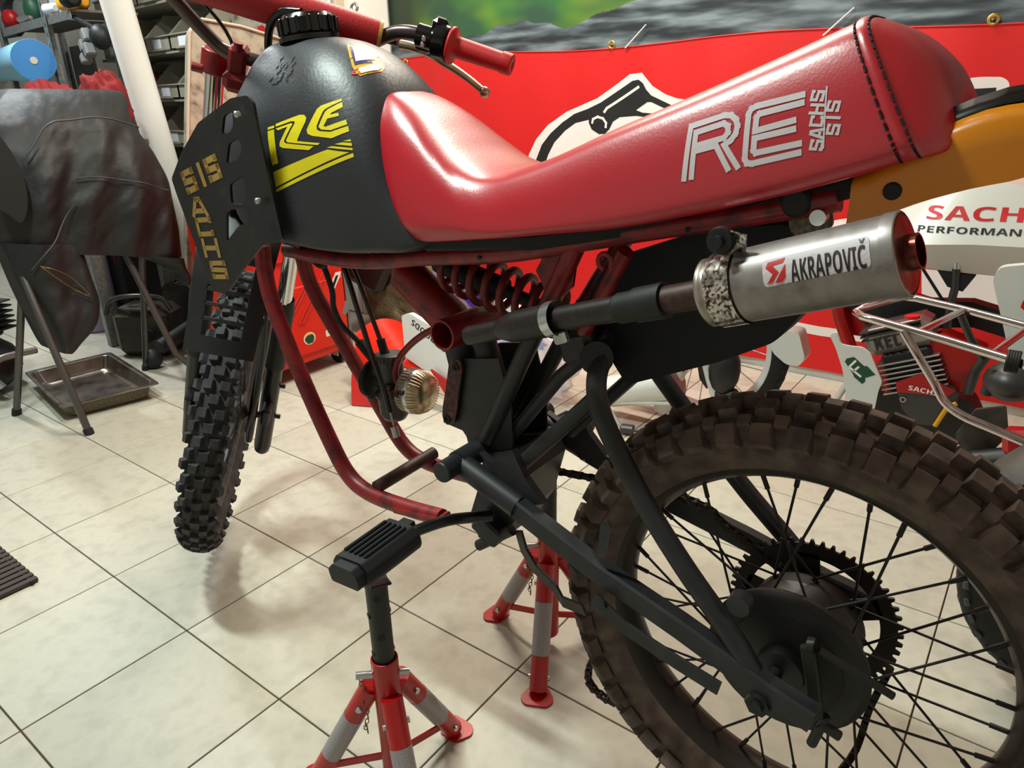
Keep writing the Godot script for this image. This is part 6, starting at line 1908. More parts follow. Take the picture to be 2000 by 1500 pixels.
func build_cart() -> void:
	var x = 0.30
	var t = thing("tool_cart", "orange steel tool cart covered with stickers", "tool cart", Vector3(0.08, 0, -0.62))
	var bl = Vector3(0.3000, 0.0719, -0.3120); var br = Vector3(0.3000, 0.0556, -0.7340)
	var zc = (bl.z + br.z) * 0.5
	var zs: float = abs(bl.z - br.z)
	var y0: float = (bl.y + br.y) * 0.5
	var b = MB.new()
	b.box(Vector3(x - 0.22, y0 + 0.40, zc), Vector3(0.44, 0.80, zs), Basis(), 0.012)
	var body = part("body", b, M.orange, t)
	for dr in [[0.235, 0.30], [0.54, 0.12], [0.675, 0.12]]:
		var d = MB.new()
		d.box(Vector3(x + 0.003, y0 + dr[0] - 0.05, zc), Vector3(0.012, dr[1] - 0.012, zs - 0.03), Basis(), 0.004)
		part("drawer", d, M.orange, t)
	var pr = MB.new()
	pr.box(Vector3(x - 0.01, y0 + 0.40, br.z + 0.0), Vector3(0.03, 0.80, 0.012), Basis(), 0.003)
	part("edge_rail", pr, M.galvanised, t)
	for q in [[-0.17, -0.17], [-0.17, 0.17], [0.17, -0.17], [0.17, 0.17]]:
		var w = MB.new()
		var c = Vector3(x - 0.22 + q[0], 0.042, zc + q[1] * zs / 0.42)
		w.tube([c - Vector3(0, 0, 0.012), c + Vector3(0, 0, 0.012)], 0.042, 20)
		var wh = part("castor", w, M.soot, t)
		var fk = MB.new()
		fk.box(c + Vector3(0, 0.03, 0.018), Vector3(0.05, 0.075, 0.004), Basis(), 0.001)
		fk.box(c + Vector3(0, 0.068, 0.0), Vector3(0.06, 0.006, 0.05), Basis(), 0.001)
		part("castor_fork", fk, M.cream_trim, wh)
	# stickers and two clear plastic rails
	var face = func(poly: Array, m: Material, lift: float, nm: String):
		var o = MB.new()
		var tr = PackedVector3Array()
		for p in poly_tris(poly): tr.append(Vector3(-p.x, p.y, 0))
		o.add(flat_on(tr, Transform3D(Basis(Vector3.FORWARD, Vector3.UP, Vector3.RIGHT), Vector3(x + 0.0095 + lift, 0, 0))), Transform3D())
		part(nm, o, m, body)
	var disc = []
	var dc = Vector2(-0.5099, 0.1699)
	for k in 24: disc.append(dc + Vector2.from_angle(TAU * k / 24.0) * Vector2(0.030, 0.0265))
	face.call(disc, M.decal_white, 0.0, "sticker")
	var disc2 = []
	for k in 24: disc2.append(dc + Vector2.from_angle(TAU * k / 24.0) * Vector2(0.025, 0.022))
	face.call(disc2, M.decal_gold, 0.0006, "sticker")
	face.call([Vector2(-0.4838, 0.1705), Vector2(-0.4990, 0.1841), Vector2(-0.5255, 0.1857), Vector2(-0.5337, 0.1701), Vector2(-0.5253, 0.1499), Vector2(-0.4986, 0.1484)], M.tool_green, 0.0012, "sticker_print")
	face.call([Vector2(-0.5941, 0.1762), Vector2(-0.6066, 0.1865), Vector2(-0.6562, 0.1826), Vector2(-0.6645, 0.1619), Vector2(-0.6462, 0.1529), Vector2(-0.5961, 0.1529)], M.decal_white, 0.0, "sticker")
	face.call([Vector2(-0.6040, 0.1690), Vector2(-0.6079, 0.1770), Vector2(-0.6498, 0.1773), Vector2(-0.6509, 0.1655)], M.soot, 0.0006, "sticker_print")
	face.call([Vector2(-0.6499, 0.3682), Vector2(-0.6813, 0.4143), Vector2(-0.7116, 0.4127), Vector2(-0.7031, 0.3923), Vector2(-0.6621, 0.3391), Vector2(-0.6415, 0.3481)], M.decal_white, 0.0, "sticker")
	face.call([Vector2(-0.6579, 0.3665), Vector2(-0.6821, 0.4010), Vector2(-0.6959, 0.4004), Vector2(-0.6673, 0.3557)], M.soot, 0.0006, "sticker_print")
	face.call([Vector2(-0.5213, 0.3743), Vector2(-0.5470, 0.3901), Vector2(-0.5462, 0.3517), Vector2(-0.5255, 0.3521)], M.decal_white, 0.0, "sticker")
	face.call([Vector2(-0.6911, 0.2287), Vector2(-0.7158, 0.2821), Vector2(-0.7393, 0.2858), Vector2(-0.7331, 0.2414), Vector2(-0.7133, 0.2232)], M.sticker_grey, 0.0, "sticker")
	for sg in [[Vector2(-0.4749, 0.2433), Vector2(-0.6631, 0.4761)], [Vector2(-0.4404, 0.2951), Vector2(-0.5521, 0.4230)]]:
		var rl = MB.new()
		for e in [-0.011, 0.011]:
			rl.tube([Vector3(x + 0.014, sg[0].y, sg[0].x + e), Vector3(x + 0.014, sg[1].y, sg[1].x + e)], 0.002, 6)
		rl.tube([Vector3(x + 0.014, sg[0].y, sg[0].x - 0.013), Vector3(x + 0.014, sg[0].y, sg[0].x + 0.013)], 0.002, 6)
		part("clear_rail", rl, M.orange_red, body)

func build_floor_clutter() -> void:
	# ---- grey fuel can with a hose in front of it
	var can = thing("fuel_can", "grey metal case with a bent handle on the floor behind the tray", "metal case", Vector3(-0.62, 0, -0.32))
	var b = MB.new()
	var c = Vector3(-0.4934, 0.0000, -0.1501)
	c = Vector3(-0.60, 0.0, -0.30)
	b.box(c + Vector3(0, 0.115, 0), Vector3(0.26, 0.23, 0.20), Basis(Vector3.UP, 0.55), 0.035)
	var bd = part("case", b, M.case_grey, can)
	b = MB.new()
	b.box(c + Vector3(0.06, 0.232, 0.04), Vector3(0.13, 0.02, 0.08), Basis(Vector3.UP, 0.55), 0.008)
	part("case_rib", b, M.case_grey, bd)
	b = MB.new()
	b.tube(smooth([c + Vector3(-0.10, 0.20, 0.14), c + Vector3(-0.06, 0.265, 0.12), c + Vector3(0.04, 0.29, 0.07), c + Vector3(0.11, 0.27, -0.02), c + Vector3(0.13, 0.21, -0.05)], 5), 0.011, 10)
	part("handle", b, M.stool_steel, can)
	b = MB.new()
	b.tube([c + Vector3(0.115, 0.12, 0.07), c + Vector3(0.135, 0.12, 0.082)], 0.032, 6)
	part("spout", b, M.soot, can)
	b = MB.new()
	b.tube(smooth([Vector3(-0.38, 0.085, -0.22), Vector3(-0.40, 0.12, -0.35), Vector3(-0.45, 0.16, -0.54), Vector3(-0.49, 0.17, -0.68)], 5), 0.032, 14)
	b.ball(Vector3(-0.37, 0.045, -0.175), Vector3(0.04, 0.045, 0.04), 12)
	single("radiator_hose", b, M.rubber_black, "thick black hose with gold lettering lying before the metal case", "hose")
	b = MB.new()
	b.box(Vector3(-0.70, 0.13, -0.62), Vector3(0.30, 0.26, 0.22), Basis(Vector3.UP, 0.4), 0.03)
	single("dark_engine_case", b, M.brown_dark, "dark brown engine case behind the metal case", "engine case")
	b = MB.new()
	b.tube(smooth([Vector3(-0.33, 0.02, -0.40), Vector3(-0.36, 0.045, -0.42), Vector3(-0.40, 0.05, -0.44)], 4), 0.045, 14)
	single("black_bung", b, M.rubber_black, "black rubber bung beside the front wheel", "bung")
	# ---- dark cabinet with a white drum
	var cab = thing("dark_cabinet", "dark teal cabinet behind the stool", "cabinet", Vector3(-1.24, 0, -0.52))
	b = MB.new()
	b.box(Vector3(-1.24, 0.32, -0.52), Vector3(0.28, 0.64, 0.26), Basis(Vector3.UP, 0.3), 0.01)
	part("body", b, M.teal_dark, cab)
	b = MB.new()
	b.box(Vector3(-1.10, 0.36, -0.44), Vector3(0.004, 0.05, 0.03), Basis(Vector3.UP, 0.3))
	part("red_sticker", b, M.tool_red, cab)
	b = MB.new()
	b.lathe([Vector2(0, 0.0), Vector2(0.10, 0.0), Vector2(0.105, 0.02), Vector2(0.105, 0.42), Vector2(0.09, 0.45), Vector2(0, 0.45)], Transform3D(Basis(), Vector3(-1.2148, 0.0000, -0.3378)), 28)
	single("white_drum", b, M.bag_lilac, "pale plastic drum partly hidden by the jacket sleeve", "drum")
	# ---- worktop behind with spanners and a white frame
	var wt = thing("low_shelf", "low dark shelf with spanners behind the front wheel", "shelf", Vector3(-0.9, 0, -0.95))
	b = MB.new()
	b.box(Vector3(-0.75, 0.50, -1.0), Vector3(0.5, 0.03, 0.40), Basis(), 0.004)
	part("top", b, M.case_grey, wt)
	for q in [[-0.96, -0.84], [-0.54, -0.84], [-0.96, -1.16], [-0.54, -1.16]]:
		b = MB.new()
		b.box(Vector3(q[0], 0.243, q[1]), Vector3(0.04, 0.485, 0.04))
		part("leg", b, M.soot, wt)
	b = MB.new()
	b.tube([Vector3(-0.62, 0.523, -0.78), Vector3(-0.66, 0.523, -0.90)], 0.008, 8)
	b.tube([Vector3(-0.617, 0.523, -0.775), Vector3(-0.615, 0.523, -0.77)], 0.016, 10)
	single("spanner", b, M.steel, "steel spanner on the low dark shelf", "spanner")
	b = MB.new()
	b.tube([Vector3(-0.70, 0.53, -0.80), Vector3(-0.72, 0.53, -0.93)], 0.014, 8)
	single("red_screwdriver", b, M.tool_red, "red handled screwdriver beside the steel spanner", "screwdriver")
	b = MB.new()
	b.prism(rounded([Vector2(-0.12, 0.0), Vector2(-0.05, 0.0), Vector2(-0.02, 0.22), Vector2(0.02, 0.22), Vector2(0.05, 0.0), Vector2(0.12, 0.0), Vector2(0.10, 0.55), Vector2(0.06, 0.55), Vector2(0.05, 0.34), Vector2(-0.05, 0.34), Vector2(-0.06, 0.55), Vector2(-0.10, 0.55)], 0.02), Transform3D(Basis(Vector3.UP, 0.9), Vector3(-0.33, 0.0, -0.60)), 0.02)
	single("white_fork_brace", b, M.bike_white, "white moped frame piece standing behind the front wheel", "frame piece")
	# ---- finned engine at the left edge
	var en = thing("finned_engine", "black finned engine on the floor left of the stool legs", "engine", Vector3(-0.75, 0, 0.30))
	for k in 6:
		b = MB.new()
		b.box(Vector3(-0.72, 0.25 + k * 0.022, 0.36), Vector3(0.24, 0.007, 0.24), Basis(Vector3.UP, 0.4), 0.003)
		part("fin", b, M.soot, en)
	b = MB.new()
	b.box(Vector3(-0.72, 0.30, 0.36), Vector3(0.17, 0.16, 0.17), Basis(Vector3.UP, 0.4), 0.01)
	part("cylinder", b, M.fin_black, en)
	b = MB.new()
	b.ball(Vector3(-0.72, 0.115, 0.36), Vector3(0.18, 0.115, 0.15), 18)
	part("crankcase", b, M.brown_dark, en)
	b = MB.new()
	b.tube(smooth([Vector3(-0.55, 0.16, 0.20), Vector3(-0.52, 0.17, 0.34), Vector3(-0.50, 0.13, 0.39), Vector3(-0.47, 0.07, 0.37)], 5), 0.014, 10)
	part("kick_lever", b, M.steel, en)
	b = MB.new()
	b.lathe([Vector2(0.016, 0), Vector2(0.016, 0.006), Vector2(0.010, 0.006), Vector2(0.010, 0)], frame_of(Vector3(0.9, 0, 0.35), Vector3(-0.60, 0.33, 0.40)), 18, true)
	part("head_ring", b, M.steel, en)
	b = MB.new()
	b.box(Vector3(-0.98, 0.52, 0.32), Vector3(0.10, 0.36, 0.34), Basis(Vector3.UP, 0.3), 0.02)
	single("dark_case", b, M.teal_dark, "dark case with a gold label behind the finned engine", "case")
	b = MB.new()
	b.box(Vector3(-0.915, 0.45, 0.33), Vector3(0.003, 0.07, 0.07), Basis(Vector3.UP, 0.3))
	single("gold_label", b, M.gold_print, "gold printed label on the dark case", "label")
	# ---- brown seat box, foam and orange fairings behind the carburettor
	var sbx = MB.new()
	sbx.box(Vector3(0.02, 0.44, -1.12), Vector3(0.40, 0.34, 0.26), Basis(Vector3.UP, 0.4) * Basis(Vector3.BACK, -0.5), 0.03)
	single("brown_seat", sbx, M.brown_dark, "dark brown moped seat stored behind the carburettor", "seat")
	heap("foam_block", "dirty yellow foam block under the brown seat", "foam", M.foam, Vector3(0.16, 0.17, -1.24), Vector3(0.22, 0.17, 0.14), 21)
	var of = MB.new()
	var rows = []
	for k in 13:
		var v = k / 12.0
		var row = []
		for c2 in 11:
			var u = c2 / 10.0
			var p = Vector3(0.5098, 0.2000, -0.5796).lerp(Vector3(0.6263, 0.2000, -0.7785), u).lerp(Vector3(0.5829, 0.1000, -0.5226).lerp(Vector3(0.9683, 0.1000, -0.5824), u), v)
			row.append(p + Vector3(0, 0.05 * sin(u * PI) - 0.02 * v, 0))
		rows.append(row)
	of.shell(rows, -0.006)
	single("orange_fairing", of, M.orange, "orange plastic fairing lying behind the carburettor", "fairing")
	var of2 = MB.new()
	rows = []
	for k in 11:
		var v = k / 10.0
		var row = []
		for c2 in 13:
			var u = c2 / 12.0
			var p = Vector3(0.5879, 0.1000, -0.4914).lerp(Vector3(0.7311, 0.1200, -0.5778), u).lerp(Vector3(0.6800, 0.0000, -0.3913).lerp(Vector3(0.8907, 0.0000, -0.4877), u), v)
			row.append(p + Vector3(0, 0.05 * sin(v * PI) * (0.5 + u), 0))
		rows.append(row)
	of2.shell(rows, -0.006)
	single("red_mudguard", of2, M.orange_red, "dull red mudguard on the tiles below the orange fairing", "mudguard")
	# white fairing with printed words, leaning
	var wf = thing("white_fairing", "white plastic fairing with printed words leaning behind the frame", "fairing", Vector3(1.1, 0, -0.7))
	b = MB.new()
	b.prism(rounded([Vector2(0.7914, 0.3292), Vector2(0.8358, 0.3442), Vector2(0.9615, 0.3062), Vector2(1.0931, 0.2564), Vector2(1.2207, 0.2431), Vector2(1.2152, 0.1069), Vector2(1.0702, 0.0830), Vector2(0.9453, 0.1102), Vector2(0.7951, 0.1620)], 0.01), Transform3D(Basis(), Vector3(0, 0, -0.60)), 0.02)
	var wfp = part("panel", b, M.white_plastic, wf)
	b = flat_on(moved(text_tris("HOT ROODS", 0.026, true, 1.1), Vector2(0.9379, 0.2666), PI - 0.46), Transform3D(Basis(), Vector3(0, 0, -0.5794)))
	part("lettering", b, M.decal_dark, wfp)
	b = MB.new()
	b.prism([Vector2(0.9411, 0.1486), Vector2(1.1001, 0.0908), Vector2(1.0583, 0.0153), Vector2(1.0158, 0.0566)], Transform3D(Basis(), Vector3(0, 0, -0.57)), 0.01)
	part("red_corner", b, M.print_red, wf)
	# clear bag with red and blue packs
	var bag = thing("plastic_bag", "clear plastic bag holding red and blue packets behind the frame tubes", "bag", Vector3(1.35, 0, -0.85))
	var mk = func(nm: String, m: Material, c3: Vector3, s: Vector3, sd: int):
		var n = FastNoiseLite.new()
		n.seed = sd; n.frequency = 1.6
		var rs = []
		for k in 19:
			var ph = PI * k / 18.0
			var row = []
			for e in 36:
				var an = TAU * e / 36.0
				var d = Vector3(sin(ph) * cos(an), cos(ph), sin(ph) * sin(an))
				var q = 1.0 + 0.35 * n.get_noise_3dv(d * 1.4) + 0.2 * abs(n.get_noise_3dv(d * 4.0))
				row.append(c3 + d * q * s)
			rs.append(row)
		var o = MB.new()
		o.grid(rs, true, false)
		part(nm, o, m, bag)
	var c4 = Vector3(1.1294, 0.1432, -0.8500)
	mk.call("red_pack", M.bag_red, Vector3(1.1347, 0.0515, -0.8400), Vector3(0.11, 0.07, 0.06), 4)
	mk.call("blue_pack", M.bag_blue, Vector3(1.0912, 0.2036, -0.8700), Vector3(0.13, 0.045, 0.06), 5)
	mk.call("lilac_pack", M.bag_lilac, Vector3(0.9784, 0.1258, -0.8800), Vector3(0.10, 0.05, 0.05), 6)
	mk.call("clear_film", M.bag, c4, Vector3(0.24, 0.15, 0.13), 7)
	b = MB.new()
	b.box(Vector3(0.7697, 0.3570, -0.9500), Vector3(0.30, 0.16, 0.05), Basis(Vector3.BACK, -0.5), 0.02)
	single("lilac_packet", b, M.bag_lilac, "lilac packet above the plastic bag behind the coil spring", "packet")
	b = MB.new()
	b.box(Vector3(0.8874, 0.3416, -0.9000), Vector3(0.09, 0.10, 0.02), Basis(Vector3.BACK, -0.6), 0.01)
	single("blue_packet", b, M.bag_blue, "bright blue packet leaning on the lilac packet", "packet")
	b = MB.new()
	b.box(Vector3(0.9708, 0.2496, -0.9800), Vector3(0.36, 0.16, 0.03), Basis(Vector3.BACK, -0.25), 0.01)
	single("white_tank_panel", b, M.white_plastic, "white plastic panel behind the coil spring", "panel")

func build_carburettor() -> void:
	var c = Vector3(1.8076, 0.6220, 0.4270)
	var t = thing("carburettor", "old carburettor with a gauze air filter hanging on its cables under the tank", "carburettor", Vector3(c.x, c.y - 0.07, c.z))
	var up = frame_of(Vector3(-0.02, 1, 0.0), c)
	var b = MB.new()
	b.lathe([Vector2(0.0, -0.072), Vector2(0.020, -0.070), Vector2(0.026, -0.060), Vector2(0.028, -0.028), Vector2(0.031, -0.026), Vector2(0.031, -0.018), Vector2(0.024, -0.014), Vector2(0.023, 0.040), Vector2(0.026, 0.042), Vector2(0.026, 0.050), Vector2(0.0, 0.052)], up, 28)
	b.box(c + Vector3(0.018, -0.008, 0.022), Vector3(0.02, 0.028, 0.016), Basis(), 0.003)
	var body = part("body", b, M.alu_dark, t)
	b = MB.new()
	for k in 24:
		var an = TAU * k / 24.0
		b.box(up * Vector3(cos(an) * 0.0262, 0.046, sin(an) * 0.0262), Vector3(0.003, 0.010, 0.003), up.basis * Basis(Vector3.UP, -an))
	b.lathe([Vector2(0.026, 0.040), Vector2(0.0265, 0.042), Vector2(0.0265, 0.051), Vector2(0.022, 0.053), Vector2(0, 0.053)], up, 28)
	part("top_cap", b, M.alu_dark, body)
	var fl = frame_of(Vector3(-1, 0.05, 0.15), c + Vector3(-0.018, -0.002, 0.004))
	b = MB.new()
	b.lathe([Vector2(0.014, 0.0), Vector2(0.014, 0.016), Vector2(0.031, 0.018), Vector2(0.034, 0.022), Vector2(0.034, 0.028), Vector2(0.030, 0.030), Vector2(0.018, 0.028), Vector2(0.014, 0.02)], fl, 28)
	part("intake_flange", b, M.soot, t)
	var ff = frame_of(Vector3(1, -0.03, -0.10), c + Vector3(0.022, -0.006, 0.0))
	b = MB.new()
	b.lathe([Vector2(0.018, 0.0), Vector2(0.018, 0.012), Vector2(0.036, 0.014), Vector2(0.0375, 0.018), Vector2(0.0375, 0.034)], ff, 36)
	var fi = part("air_filter", b, M.alu, t, "brass coloured gauze air filter")
	b = MB.new()
	b.lathe([Vector2(0.0385, 0.032), Vector2(0.0405, 0.036), Vector2(0.0385, 0.041)], ff, 36)
	part("filter_ring", b, M.zinc, fi)
	b = MB.new()
	b.lathe([Vector2(0.0385, 0.040), Vector2(0.037, 0.048), Vector2(0.031, 0.060), Vector2(0.018, 0.066), Vector2(0, 0.067)], ff, 36)
	part("gauze", b, M.lever_alloy, fi)
	b = MB.new()
	for k in 40:
		var an = TAU * k / 40.0
		b.tube([ff * Vector3(cos(an) * 0.0385, 0.042, sin(an) * 0.0385), ff * Vector3(cos(an) * 0.0372, 0.049, sin(an) * 0.0372), ff * Vector3(cos(an) * 0.031, 0.0605, sin(an) * 0.031)], 0.0009, 5, false)
		b.tube([ff * Vector3(cos(an) * 0.0378, 0.017, sin(an) * 0.0378), ff * Vector3(cos(an) * 0.0378, 0.033, sin(an) * 0.0378)], 0.0009, 5, false)
	var wires = part("gauze_wires", b, M.lever_alloy, fi)
	wires.set_meta("kind", "stuff")
	b = MB.new()
	b.ball(c + Vector3(-0.045, -0.032, 0.012), Vector3.ONE * 0.0085, 12)
	part("idle_screw", b, M.soot, t)
	for e in [Vector3(1.8362, 0.6181, 0.4590), Vector3(1.8548, 0.6222, 0.4610), Vector3(1.8677, 0.6268, 0.4600)]:
		b = MB.new()
		b.tube([e - Vector3(0, 0, 0.01), e + Vector3(0, 0, 0.004)], 0.0055, 10)
		part("jet_screw", b, M.rust_plate, body)
	var cable = func(nm: String, lb: String, pts: Array, r, m: Material):
		var o = MB.new()
		o.tube(smooth(pts, 6), r, 10)
		part(nm, o, m, t, lb)
	cable.call("fuel_hose", "", [Vector3(1.6710, 0.8432, 0.4470), Vector3(1.6925, 0.7960, 0.4470), Vector3(1.6987, 0.7693, 0.4470), Vector3(1.6974, 0.7458, 0.4470), Vector3(1.7080, 0.7131, 0.4420), Vector3(1.7355, 0.6908, 0.4370), Vector3(1.7596, 0.6732, 0.4370)], 0.0052, M.rubber_black)
	cable.call("hose_end", "", [Vector3(1.7443, 0.6866, 0.4370), Vector3(1.7608, 0.6725, 0.4370), Vector3(1.7752, 0.6619, 0.4370)], 0.0085, M.soot)
	cable.call("throttle_cable", "", [Vector3(1.7168, 0.8401, 0.4270), Vector3(1.7366, 0.8155, 0.4270), Vector3(1.7583, 0.7687, 0.4270), Vector3(1.7776, 0.7210, 0.4270), Vector3(1.7903, 0.6905, 0.4270)], 0.0042, M.gloss_black)
	cable.call("cable_boot", "", [Vector3(1.7887, 0.6977, 0.4270), Vector3(1.7941, 0.6798, 0.4270), Vector3(1.7995, 0.6714, 0.4270)], 0.0080, M.soot)
	cable.call("choke_cable", "", [Vector3(1.7404, 0.8505, 0.4570), Vector3(1.7624, 0.8081, 0.4620), Vector3(1.7853, 0.7552, 0.4670), Vector3(1.8128, 0.6892, 0.4720), Vector3(1.8398, 0.6364, 0.4770), Vector3(1.8516, 0.5921, 0.4770)], 0.0046, M.gloss_black)
	cable.call("inner_wire", "", [Vector3(1.8516, 0.5921, 0.4770), Vector3(1.8583, 0.5650, 0.4770)], 0.0014, M.steel)
	cable.call("cable_nipple", "bright steel cable nipple", [Vector3(1.8573, 0.5667, 0.4770), Vector3(1.8601, 0.5587, 0.4770), Vector3(1.8626, 0.5487, 0.4770)], 0.0068, M.steel)
	cable.call("red_hose", "red fuel hose", [Vector3(1.8365, 0.6305, 0.4420), Vector3(1.8353, 0.6521, 0.4420), Vector3(1.8481, 0.6780, 0.4420), Vector3(1.8782, 0.7075, 0.4450), Vector3(1.9113, 0.7317, 0.4470), Vector3(1.9501, 0.7523, 0.4570)], 0.0058, M.clamp_red)
	cable.call("wire_loom", "", [Vector3(1.6562, 0.8452, 0.4570), Vector3(1.6731, 0.8255, 0.4570), Vector3(1.6927, 0.8206, 0.4570), Vector3(1.7082, 0.8313, 0.4570), Vector3(1.7029, 0.8465, 0.4570)], 0.0048, M.soot)
	cable.call("wire_loom", "", [Vector3(1.6625, 0.8351, 0.4570), Vector3(1.6857, 0.8412, 0.4570), Vector3(1.7057, 0.8328, 0.4570), Vector3(1.7241, 0.8313, 0.4570), Vector3(1.7366, 0.8432, 0.4570)], 0.0036, M.soot)
	var tag2 = MB.new()
	tag2.box(Vector3(1.6852, 0.8447, 0.4670), Vector3(0.026, 0.012, 0.008), Basis(Vector3.BACK, -0.2), 0.003)
	part("yellow_plug", tag2, M.decal_yellow, t)


# ---------------------------------------------------------------- two mopeds along the back wall
func plain_wheel(t: Node3D, c: Vector3, n: Vector3, r: float, half: float, rim_m: Material, tread: Material, knobs: int) -> void:
	var f = frame_of(n, c)
	var b = MB.new()
	var prof = []
	for k in 15:
		var an = PI * k / 14.0
		prof.append(Vector2(r - 0.05 + 0.05 * sin(an), -cos(an) * half))
	b.lathe(prof, f, 64)
	var ty = part("tyre", b, M.tyre_dark, t)
	b = MB.new()
	for k in knobs:
		for sd in [-1.0, 0.0, 1.0]:
			var an = TAU * (k + 0.25 * sd) / knobs
			var d = f.basis * Vector3(cos(an), 0, sin(an))
			var tt = f.basis * Vector3(-sin(an), 0, cos(an))
			b.box(c + d * (r - 0.004 - 0.006 * abs(sd)) + n.normalized() * sd * half * 0.62, Vector3(0.016, 0.008, half * 0.52), Basis(tt.rotated(d, 0.5 * sd), d, n.normalized().rotated(d, 0.5 * sd)), 0.002)
	var tr = part("tread", b, tread, ty)
	tr.set_meta("kind", "stuff")
	b = MB.new()
	b.lathe([Vector2(r - 0.052, -half * 0.8), Vector2(r - 0.048, -half * 0.8), Vector2(r - 0.048, half * 0.8), Vector2(r - 0.052, half * 0.85), Vector2(r - 0.068, half * 0.7), Vector2(r - 0.075, 0), Vector2(r - 0.068, -half * 0.7), Vector2(r - 0.052, -half * 0.8)], f, 64)
	part("rim", b, rim_m, t)
	b = MB.new()
	b.lathe([Vector2(0, -0.04), Vector2(0.045, -0.035), Vector2(0.05, 0.0), Vector2(0.045, 0.035), Vector2(0, 0.04)], f, 24)
	part("hub", b, M.alu_dark, t)
	for k in 24:
		var a1 = TAU * k / 24.0
		var a0 = a1 + (0.5 if k % 2 == 0 else -0.5)
		var sb = MB.new()
		sb.tube([f * Vector3(cos(a0) * 0.045, 0.025 * (1 if k % 4 < 2 else -1), sin(a0) * 0.045), f * Vector3(cos(a1) * (r - 0.07), 0, sin(a1) * (r - 0.07))], 0.0018, 5)
		part("spoke", sb, M.steel, t)

